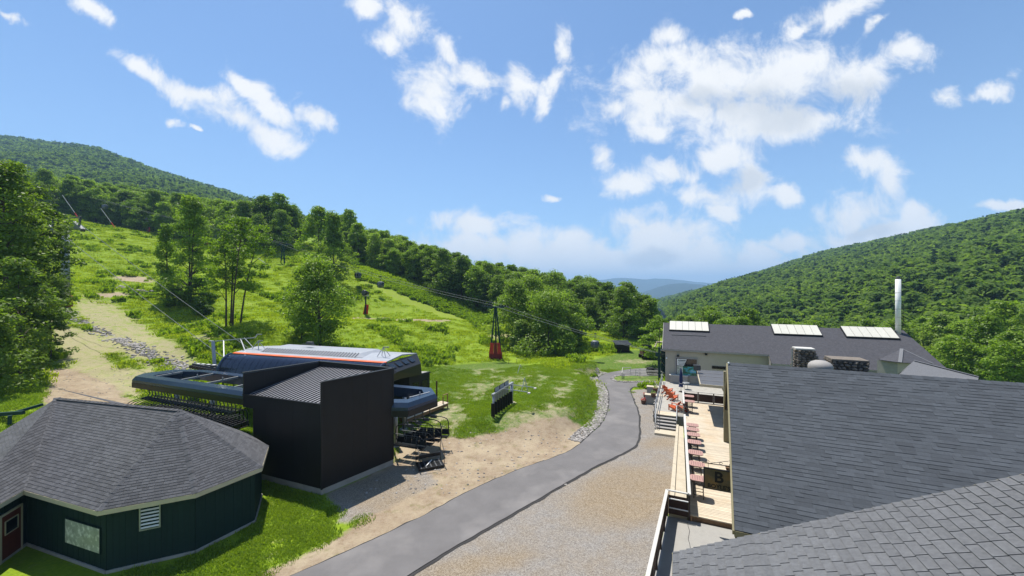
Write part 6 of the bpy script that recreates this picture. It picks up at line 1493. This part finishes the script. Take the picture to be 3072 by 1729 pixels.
# gondola station edge beside the lodge
gs = thing('gondola_station', 'dark green gondola terminal steelwork at the lodge corner', 'lift terminal', D(1985, 1110, 54))
for u, d in ((1978, 52), (1986, 54), (1993, 55)):
    p = G(u, CY + FPX * CAMZ / d); q = MB(); q.bar(V(p.x, p.y, -.1), V(p.x, p.y, 4.6), .3, .3, e1); q.build('column', M['tower_green'], gs)
q = MB(); q.bar(D(1972, 1064, 53), D(1996, 1066, 55), .5, .5); q.build('beam', M['tower_green'], gs); q = MB(); q.bar(D(1982, 1050, 53), D(1996, 1054, 55), .25, .2); q.build('roof_edge', M['steel'], gs)
q = MB(); q.bar(D(1976, 1076, 53), D(1996, 1100, 54.5), .12); q.build('brace', M['steel'], gs)
def gator(p, lab, m):
    t = thing('utility_cart', lab, 'cart', p)
    q = MB(); q.box(p + V(0, 0, .62), 2.3, 1.2, .45); q.box(p + V(-.7, 0, .95), .8, 1.1, .35); q.build('body', M[m], t, bevel=.06)
    for x in (-.75, .75):
        for y in (-.6, .6): q = MB(); q.tube([p + V(x, y - .12, .3), p + V(x, y + .12, .3)], .3, 14); q.build('wheel', M['black_plastic'], t)
    q = MB()
    for x in (-.2, .75):
        for y in (-.5, .5): q.tube([p + V(x, y, .8), p + V(x, y, 1.75)], .03, 6)
    q.tube([p + V(-.2, -.5, 1.75), p + V(.75, -.5, 1.75), p + V(.75, .5, 1.75), p + V(-.2, .5, 1.75), p + V(-.2, -.5, 1.75)], .03, 6); q.build('roll_cage', M['black_metal'], t)
gator(G(1966, 1127), 'dark utility cart parked behind the pipe fence', 'black_panel')
# rusty snow machine and pale wooden chute under the small tree
p = hit(1945, 1077, 40, 90); t = thing('snow_groomer', 'rust brown tracked machine parked under the small tree', 'machine', p)
q = MB(); q.box(p + Z * 1.2, 2.6, 1.8, 1.2); q.build('body', M['rust_wood'], t, bevel=.1); q = MB(); q.box(p + V(-.3, 0, 2.1), 1.4, 1.5, .7); q.build('cab', M['window_dark'], t, bevel=.1)
for y in (-.8, .8): q = MB(); q.box(p + V(0, y, .4), 3.0, .5, .75); q.build('track', M['black_plastic'], t, bevel=.2)
p = hit(1968, 1076, 40, 90); t = thing('wooden_chute', 'pale wooden chute leaning beside the rust brown machine', 'chute', p); q = MB(); q.bar(p + V(-1.0, 0, .1), p + V(.2, 0, 3.0), .5, .15); q.build('board', M['tan_trim'], t); q = MB(); q.bar(p + V(.1, 0, 2.9), p + V(1.3, 0, 3.0), .5, .15); q.build('top_board', M['tan_trim'], t)
p = hit(1870, 1058, 50, 120); t = thing('dark_shed', 'dark shed half hidden in the wood behind the lawn', 'shed', p); q = MB(); q.prism([(p.x + a, p.y + b) for a, b in ((-1.2, 0), (1.2, 0), (1.2, 2), (-1.2, 2))], p.z - .5, p.z + 1.5); q.build('wall', M['black_panel'], t); q = MB(); q.slab(up_poly([p + V(-1.5, -.3, 1.5), p + V(1.5, -.3, 1.5), p + V(1.5, 2.3, 2.0), p + V(-1.5, 2.3, 2.0)]), .1); q.build('roof', M['black_metal'], t)

# ------------------------------------------------------------------ paddle gate on the lawn
Gl, Gr = G(1480, 1284, 0), G(1535, 1239, 0)
gt = thing('paddle_gate', 'grey steel gate frame hung with dark paddles on the lawn', 'gate', (Gl + Gr) / 2)
zl = H(Gl.x, Gl.y); zr = H(Gr.x, Gr.y); gd = (Gr - Gl).normalized(); gn = gd.cross(Z)
for p, z, rr_ in ((Gl, zl, .09), (Gr, zr, .16)):
    q = MB(); q.tube([V(p.x, p.y, z - .2), V(p.x, p.y, 3.0)], rr_, 12); q.build('post', M['steel'], gt, smooth=True)
q = MB(); q.lathe(V(Gr.x, Gr.y, zr), [(.5, -.1), (.5, .07), (.3, .1)], 18); q.build('base_plate', M['pale_concrete'], gt)
q = MB(); q.bar(Gl + Z * 3.0 - gd * .2, Gr + Z * 3.0 + gd * .25, .22, .16); q.build('beam', M['steel'], gt)
Lg = (Gr - Gl).length
for k in range(8):
    s = Gl + gd * (-.35 + (Lg + .1) * k / 7.6); q = MB(); q.box(s + Z * 1.72 + gn * .12, .06, .36, 1.2, (gd, gn, Z)); pd_ = q.build('paddle', M['black_plastic'], gt, bevel=.02)
    if 0 < k < 7: q = MB(); q.box(s + Z * 2.62, .05, .28, .66, (gd, gn, Z)); q.build('hanger', M['steel'], gt)
for k in range(3): q = MB(); s = Gl + gd * (1.0 + 1.15 * k) - gn * .08; q.box(s + Z * 3.25, 1.05, .05, .42, (gd, gn, Z)); sgn = q.build('sign_frame', M['black_metal'], gt); q = MB(); q.box(s + Z * 3.25 + gn * .03, .95, .02, .34, (gd, gn, Z)); q.build('sign_panel', M['white_roof'], gt)
for k, ln in ((.45, 2.6), (.85, 2.6)):
    s = Gl + gd * Lg * k + Z * 3.05; q = MB(); q.tube([s, s + gn * ln - Z * .08], .035, 6); q.build('lamp_arm', M['steel'], gt); q = MB(); q.box(s + gn * (ln + .1) - Z * .16, .34, .2, .1, (gd, gn, Z)); q.build('lamp_head', M['rail_white'], gt)
for u, v, sc__, lb in ((1553, 1123, 1.5, 'white leaning pipe hydrant on the upper lawn'), (1565, 1175, 1.8, 'white A-frame pipe stand behind the paddle gate')):
    p = hit(u, v, 20, 90); t = thing('pipe_stand', lb, 'pipe stand', p, 'white pipe stands on the lawn'); q = MB(); q.tube([p - V(.05, 0, .1), p + V(.35, 0, sc__ * .85)], .05, 6); q.build('leg', M['white_paint'], t); q = MB(); q.tube([p + V(.35, 0, sc__ * .85), p + V(.6, .3, sc__ * .1 if sc__ > 1.6 else .7)], .035, 6); q.build('brace', M['rail_white'], t)
    if sc__ > 1.6: q = MB(); q.tube([p + V(.35, 0, sc__ * .85), p + V(.75, -.3, -.1)], .035, 6); q.build('brace', M['rail_white'], t); q = MB(); q.tube([p + V(.2, 0, .7), p + V(.55, .1, .7)], .03, 6); q.build('crossbar', M['rail_white'], t)
t = thing('low_barrier', 'low thin barrier beside the gondola tower foot', 'barrier', hit(1540, 1092, 40, 90)); b_ = Vector(t['_o'])
for x in (-.8, .6): q = MB(); q.tube([b_ + V(x, 0, -.1), b_ + V(x, 0, .8)], .04, 6); q.build('post', M['iron'], t)
q = MB(); q.bar(b_ + V(-1.1, 0, .12), b_ + V(.9, 0, .12), .05); q.build('bar', M['iron'], t)

# ------------------------------------------------------------------ gondola tower, ropes and cabins
def gon_tower(u, vb, d, vtop, lab, pad=True):
    p = D(u, vb, d); p.z = H(p.x, p.y); ht = D(u, vtop, d).z - p.z; t = thing('gondola_tower', lab, 'lift tower', p, 'gondola towers')
    for dx, dy in ((-1, -.5), (1, -.5), (0, 1.0)):
        q = MB(); q.tube([p + V(dx * ht * .115, dy * ht * .1, -.3), p + V(dx * .12, dy * .15, ht)], .17, 8, .12); q.build('leg', M['tower_green'], t)
    q = MB(); q.bar(p + V(-1.6, -.1, ht), p + V(1.6, .1, ht), .3, .3); q.build('crossarm', M['tower_green'], t)
    for x in (-1.5, 1.5):
        q = MB(); q.bar(p + V(x - .9, .2, ht + .25), p + V(x + .9, -.2, ht + .05), .14, .2); q.build('sheave_train', M['dark_steel'], t)
        for k in range(4): c = p + V(x - .75 + .5 * k, .12 - .1 * k, ht + .36 - .05 * k); q = MB(); q.tube([c - V(0, .06, 0), c + V(0, .06, 0)], .14, 10); q.build('sheave', M['black_plastic'], t)
        q = MB(); q.tube([p + V(x * .75, 0, ht), p + V(x * .75, 0, ht + 1.1), p + V(x * .75 + .4, 0, ht + 1.1)], .05, 6); q.build('lifting_hook', M['tower_green'], t)
    if pad:
        w = ht * .10 + .12
        for k in range(3):
            a0 = -w + 2 * w * k / 3; q = MB(); q.slab([p + V(a0 + .02, -ht * .08 - .1, .9), p + V(a0 + 2 * w / 3 - .02, -ht * .08 - .1, .9), p + V((a0 + 2 * w / 3) * .74 - .02, -ht * .065 - .1, 2.9), p + V(a0 * .74 + .02, -ht * .065 - .1, 2.9)], .14, V(0, -1, 0)); q.build('pad', M['red_pad'] if k != 1 else M['dark_red'], t)
        q = MB(); q.box(p + V(0, 0, .4), 2 * w + .25, ht * .18, 1.2); q.build('pad_base', M['dark_red'], t)
        for s in (-1, 1): q = MB(); q.slab([p + V(s * w, -ht * .1, .9), p + V(s * w, ht * .08, .9), p + V(s * w * .74, ht * .06, 2.9), p + V(s * w * .74, -ht * .08, 2.9)], .14); q.build('pad', M['red_pad'], t)
    return p + Z * ht
tw1 = gon_tower(1487, 1088, 71, 922, 'dark green gondola tower with red padded foot on the lawn')
tw2 = gon_tower(850, 818, 118, 735, 'dark green gondola tower at the wood edge up the slope', pad=False)
def catenary(a, b, sag, n_=14): return [a + (b - a) * (k / n_) - Z * (sag * 4 * (k / n_) * (1 - k / n_)) for k in range(n_ + 1)]
ends = D(1985, 1062, 54)
top3 = D(120, 548, 165)
for sgn, nm in ((-1.5, 'gondola haul rope on the uphill side of the towers'), (1.5, 'gondola haul rope on the downhill side of the towers')):
    for i, (a, b, sg_) in enumerate(((ends + V(sgn * .4, 0, 0), tw1 + V(sgn, 0, .5), .35), (tw1 + V(sgn, 0, .5), tw2 + V(sgn, 0, .5), 1.3), (tw2 + V(sgn, 0, .5), top3 + V(sgn, 0, 0), 1.2))):
        pass
    q = MB(); pts_ = catenary(ends + V(0, sgn * .5, 0), tw1 + V(sgn * .6, sgn * .4, .5), .4) + catenary(tw1 + V(sgn * .6, sgn * .4, .5), tw2 + V(sgn * .6, sgn * .4, .5), 1.4)[1:] + catenary(tw2 + V(sgn * .6, sgn * .4, .5), top3 + V(0, sgn, 0), 1.0)[1:]
    q.tube(pts_, .028, 5); tag(q.build('haul_rope', M['cable'], origin=tuple(ends)), nm, 'rope', 'gondola ropes')
def cabin_proto():
    r = thing('gondola_cabin', '', 'gondola cabin', V(0, 0, 0)); n_ = 16
    pr_ = [(.42, -1.9), (.66, -1.75), (.80, -1.25), (.82, -.95), (.70, -.45), (.5, -.3), (.2, -.26)]; vs = []
    for rr_, z in pr_:
        for k in range(n_):
            a = 2 * math.pi * k / n_; cx_ = math.copysign(abs(math.cos(a)) ** .55, math.cos(a)); cy_ = math.copysign(abs(math.sin(a)) ** .55, math.sin(a)); vs.append(V(rr_ * 1.05 * cx_, rr_ * .8 * cy_, z))
    q = MB(); q.add(vs, [(i * n_ + k, i * n_ + (k + 1) % n_, (i + 1) * n_ + (k + 1) % n_, (i + 1) * n_ + k) for i in range(len(pr_) - 1) for k in range(n_)] + [tuple(range(n_ - 1, -1, -1)), tuple((len(pr_) - 1) * n_ + k for k in range(n_))]); q.build('shell', M['cabin'], r, smooth=True)
    for s in (-1, 1):
        for x in (-.36, .36): q = MB(); q.box(V(x, s * .60, -.85), .62, .06, .62, (V(1, 0, 0), V(0, 1, s * .12), V(0, -s * .12, 1))); q.build('window', M['cabin_glass'], r, bevel=.03)
        q = MB(); q.box(V(s * .80, 0, -.9), .06, .9, .6); q.build('window', M['cabin_glass'], r, bevel=.03)
        q = MB(); q.box(V(0, s * .655, -1.05), .05, .05, 1.2); q.build('door_seam', M['rail_white'], r)
    q = MB(); q.tube([V(0, 0, -.28), V(0, 0, .5), V(0, .2, .75), V(0, .2, 1.1)], .05, 8); q.build('hanger', M['dark_steel'], r)
    q = MB(); q.box(V(0, .2, 1.15), .5, .2, .2); q.build('grip', M['dark_steel'], r)
    return r
cpb = cabin_proto()
for i, (u, v, d, lb) in enumerate([(1785, 1018, 66, 'grey gondola cabin hanging left of the lodge above the lawn'), (1142, 842, 104, 'grey gondola cabin above the slope, lower of the middle pair'), (1074, 815, 108, 'grey gondola cabin above the slope, upper of the middle pair'), (653, 700, 132, 'grey gondola cabin in front of the wood between the slender trees'), (315, 612, 150, 'grey gondola cabin high at the upper left wood')]):
    o = cpb if i == 0 else copy_tree(cpb); o.location = D(u, v, d); o.rotation_euler = (0, 0, -.5 + .1 * i); o.scale = (.82 if i == 0 else 1.05,) * 3; tag(o, lb, 'gondola cabin', 'gondola cabins on the line')

# ------------------------------------------------------------------ chairlift tower and ropes at the left
p = D(196, 790, 62); p.z = H(p.x, p.y); zt_ = D(196, 690, 62).z; lt = thing('chairlift_tower', 'grey tubular chairlift tower with red pad behind the left trees', 'lift tower', p)
ht = zt_ - p.z
q = MB(); q.tube([p - Z * .5, p + Z * ht], .62, 18, .42); q.build('shaft', M['steel'], lt, smooth=True)
q = MB(); q.tube([p + Z * .2, p + Z * 2.0], .8, 16, .78); q.build('pad', M['dark_red'], lt, smooth=True)
arm = p + Z * (ht + .1); ca = V(.94, -.34, 0)
q = MB(); q.bar(arm - ca * 4.2, arm + ca * 4.2, .45, .4); q.build('crossarm', M['dark_steel'], lt)
q = MB(); q.bar(arm + Z * 1.7 - ca * 4.0, arm + Z * 1.7 + ca * 4.2, .14, .18); q.build('lifting_rail', M['dark_steel'], lt)
dn = (V(tA.x, tA.y, 5) - arm).normalized()
for s in (-1, 1):
    c = arm + ca * (4.0 * s); q = MB(); q.bar(c - dn * 1.9 + Z * .3, c + dn * 1.9 + Z * .1, .5, .45); q.build('sheave_train', M['dark_steel'], lt)
    q = MB(); q.bar(c - dn * 1.7 + Z * .56, c + dn * 1.7 + Z * .36, .12, .05); q.build('catwalk', M['steel'], lt)
    q = MB(); q.bar(c + Z * .2, c + Z * 1.8 + ca * .35, .22, .3); q.build('lifting_post', M['dark_steel'], lt)
for s, u, v, d, lb in ((1, 628, 1030, 38, 'right chairlift rope from tower to terminal'), (-1, 512, 1032, 37, 'left chairlift rope from tower to terminal')):
    a = arm + ca * (4.0 * s) + Z * .75; q = MB(); q.tube(catenary(a, TP(-1.5, .2 if s < 0 else 3.6, zt - .5), .25), .032, 5); tag(q.build('haul_rope', M['cable'], origin=tuple(a)), lb, 'rope', 'chairlift ropes')
# snow guns, lift masts up the slope
def snow_gun(u, vb, d, hgt, lab, tilt=0):
    p = D(u, vb, d); p.z = H(p.x, p.y); t = thing('snow_gun', lab, 'snow gun', p, 'snow guns on the slope')
    q = MB(); q.tube([p - Z * .2, p + Z * hgt], .2, 10, .16); q.build('mast', M['black_metal'], t, smooth=True)
    q = MB(); q.slab([p + V(-.55, -.3, .1), p + V(.55, -.3, .1), p + V(.75, -.25, hgt * .52), p + V(-.1, -.25, hgt * .52)], .3, V(0, -1, 0)); q.build('pad', M['red_pad'], t)
    q = MB(); q.slab([p + V(-.25, -.34, .1), p + V(.2, -.34, .1), p + V(.3, -.3, hgt * .5), p + V(-.1, -.3, hgt * .5)], .06, V(0, -1, 0)); q.build('pad_strap', M['black_metal'], t)  # flat black strip laid over the pad where the dark mast shows through
    c = p + Z * (hgt + .6); q = MB(); q.tube([c + V(-.1, -.8, .05), c + V(0, -.3, 0), c + V(.1, .8, -.15)], .72, 16, .5); q.build('fan_barrel', M['black_metal'], t, smooth=True)
    q = MB(); q.tube([c + V(-.1, -.83, .05), c + V(-.1, -.88, .05)], .55, 16); q.build('fan_grille', M['dark_steel'], t)
    q = MB(); q.box(c - Z * .62, 1.2, .7, .4); q.build('control_box', M['rail_white'], t)
    return t
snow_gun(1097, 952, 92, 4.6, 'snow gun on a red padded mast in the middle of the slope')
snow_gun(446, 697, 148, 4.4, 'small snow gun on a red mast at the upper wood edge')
for i, (a, b, lb) in enumerate((((240, 645), (187, 586), 'leaning snowmaking lance at the upper left wood edge'), ((347, 682), (302, 625), 'leaning snowmaking lance left of the small snow gun'), ((812, 815), (775, 775), 'leaning snowmaking lance beside the upper gondola tower'))):
    d = 145 if i < 2 else 112; p0 = D(*a, d); p1 = D(*b, d); p0.z = H(p0.x, p0.y); m_ = p0 + (p1 - p0) * .3; t = thing('snow_lance', lb, 'snow lance', p0, 'snow lances'); q = MB(); q.tube([p0 - Z * .2, m_], .16, 6); q.build('pad', M['red_pad'] if i < 2 else M['steel'], t); q = MB(); q.tube([m_, p1], .09, 6); q.build('lance', M['rail_white'], t)
p = D(575, 735, 150); p.z = H(p.x, p.y); t = thing('far_lift_tower', 'thin dark lift mast at the wood edge above the slope', 'lift tower', D(574, 700, 149)); b_ = Vector(t['_o']); b_.z = H(b_.x, b_.y); q = MB(); q.tube([b_ - Z * .5, V(b_.x, b_.y, D(574, 645, 149).z)], .3, 8); q.build('mast', M['dark_steel'], t); q = MB(); zz = D(574, 643, 149).z; q.bar(V(b_.x - 3.5, b_.y, zz), V(b_.x + 2, b_.y, zz), .4); q.build('crossarm', M['dark_steel'], t)
p = D(620, 720, 140); p.z = H(p.x, p.y); t = thing('safety_fence', 'orange safety netting at the top of the slope', 'fence', p)
for k in range(4): q = MB(); a = p + V(-9 + 5.6 * k, 0, 0); a.z = H(a.x, a.y); c = p + V(-9 + 5.6 * k + 4.2, 0, 0); c.z = H(c.x, c.y); q.add([a + Z * .1, c + Z * .1, c + Z * 1.2, a + Z * 1.2, a + V(0, .05, .1), c + V(0, .05, .1), c + V(0, .05, 1.2), a + V(0, .05, 1.2)], [(0, 1, 2, 3), (7, 6, 5, 4), (3, 2, 6, 7)]); q.build('net_panel', M['orange'], t); q = MB(); q.tube([a - Z * .1, a + Z * 1.4], .05, 6); q.build('post', M['iron'], t)
# houses showing through the right hill forest
for i, (u, v, d, lb) in enumerate(((2968, 822, 260, 'pale-roofed house among trees high on the right hill'), (2880, 828, 280, 'small pale house left of the other on the right hill'), (3045, 862, 230, 'white house roof at the right picture edge'), (2447, 914, 300, 'white house glimpsed low on the right hill'))):
    p = D(u, v, d); t = thing('hillside_house', lb, 'house', p - Z * 3, 'houses on the right hill'); q = MB(); q.box(p, 9, 6, 4); q.build('wall', M['white_paint'], t); q = MB(); q.slab(up_poly([p + V(-5, -3.5, 1.9), p + V(5, -3.5, 1.9), p + V(5, 0, 4), p + V(-5, 0, 4)]), .2).slab(up_poly([p + V(-5, 3.5, 1.9), p + V(5, 3.5, 1.9), p + V(5, 0, 4), p + V(-5, 0, 4)]), .2); q.build('roof', M['white_roof'], t)
    for x in (-2.4, 2.4): q = MB(); q.box(p + V(x, -3.0, .2), 1.2, .1, 1.3); q.build('window', M['window_dark'], t)
# ================================================================== air
hz = MB(); x0, x1, y0, y1, z0, z1 = -9500, 9500, -450, 12000, -71.5, 420
hz.box(((x0 + x1) / 2, (y0 + y1) / 2, (z0 + z1) / 2), x1 - x0, y1 - y0, z1 - z0)
hm = bpy.data.materials.new('haze'); hm.use_nodes = True; hn = hm.node_tree.nodes; hn.remove(hn['Principled BSDF'])
pv = hn.new('ShaderNodeVolumePrincipled'); pv.inputs['Color'].default_value = (.44, .70, 1.0, 1); pv.inputs['Density'].default_value = .0002; pv.inputs['Anisotropy'].default_value = .0
hm.node_tree.links.new(pv.outputs[0], hn['Material Output'].inputs['Volume'])
tag(hz.build('haze', hm), 'thin blue summer haze filling the valley', 'haze', kind='stuff')
for o in list(bpy.data.objects):
    if '_o' in o: del o['_o']
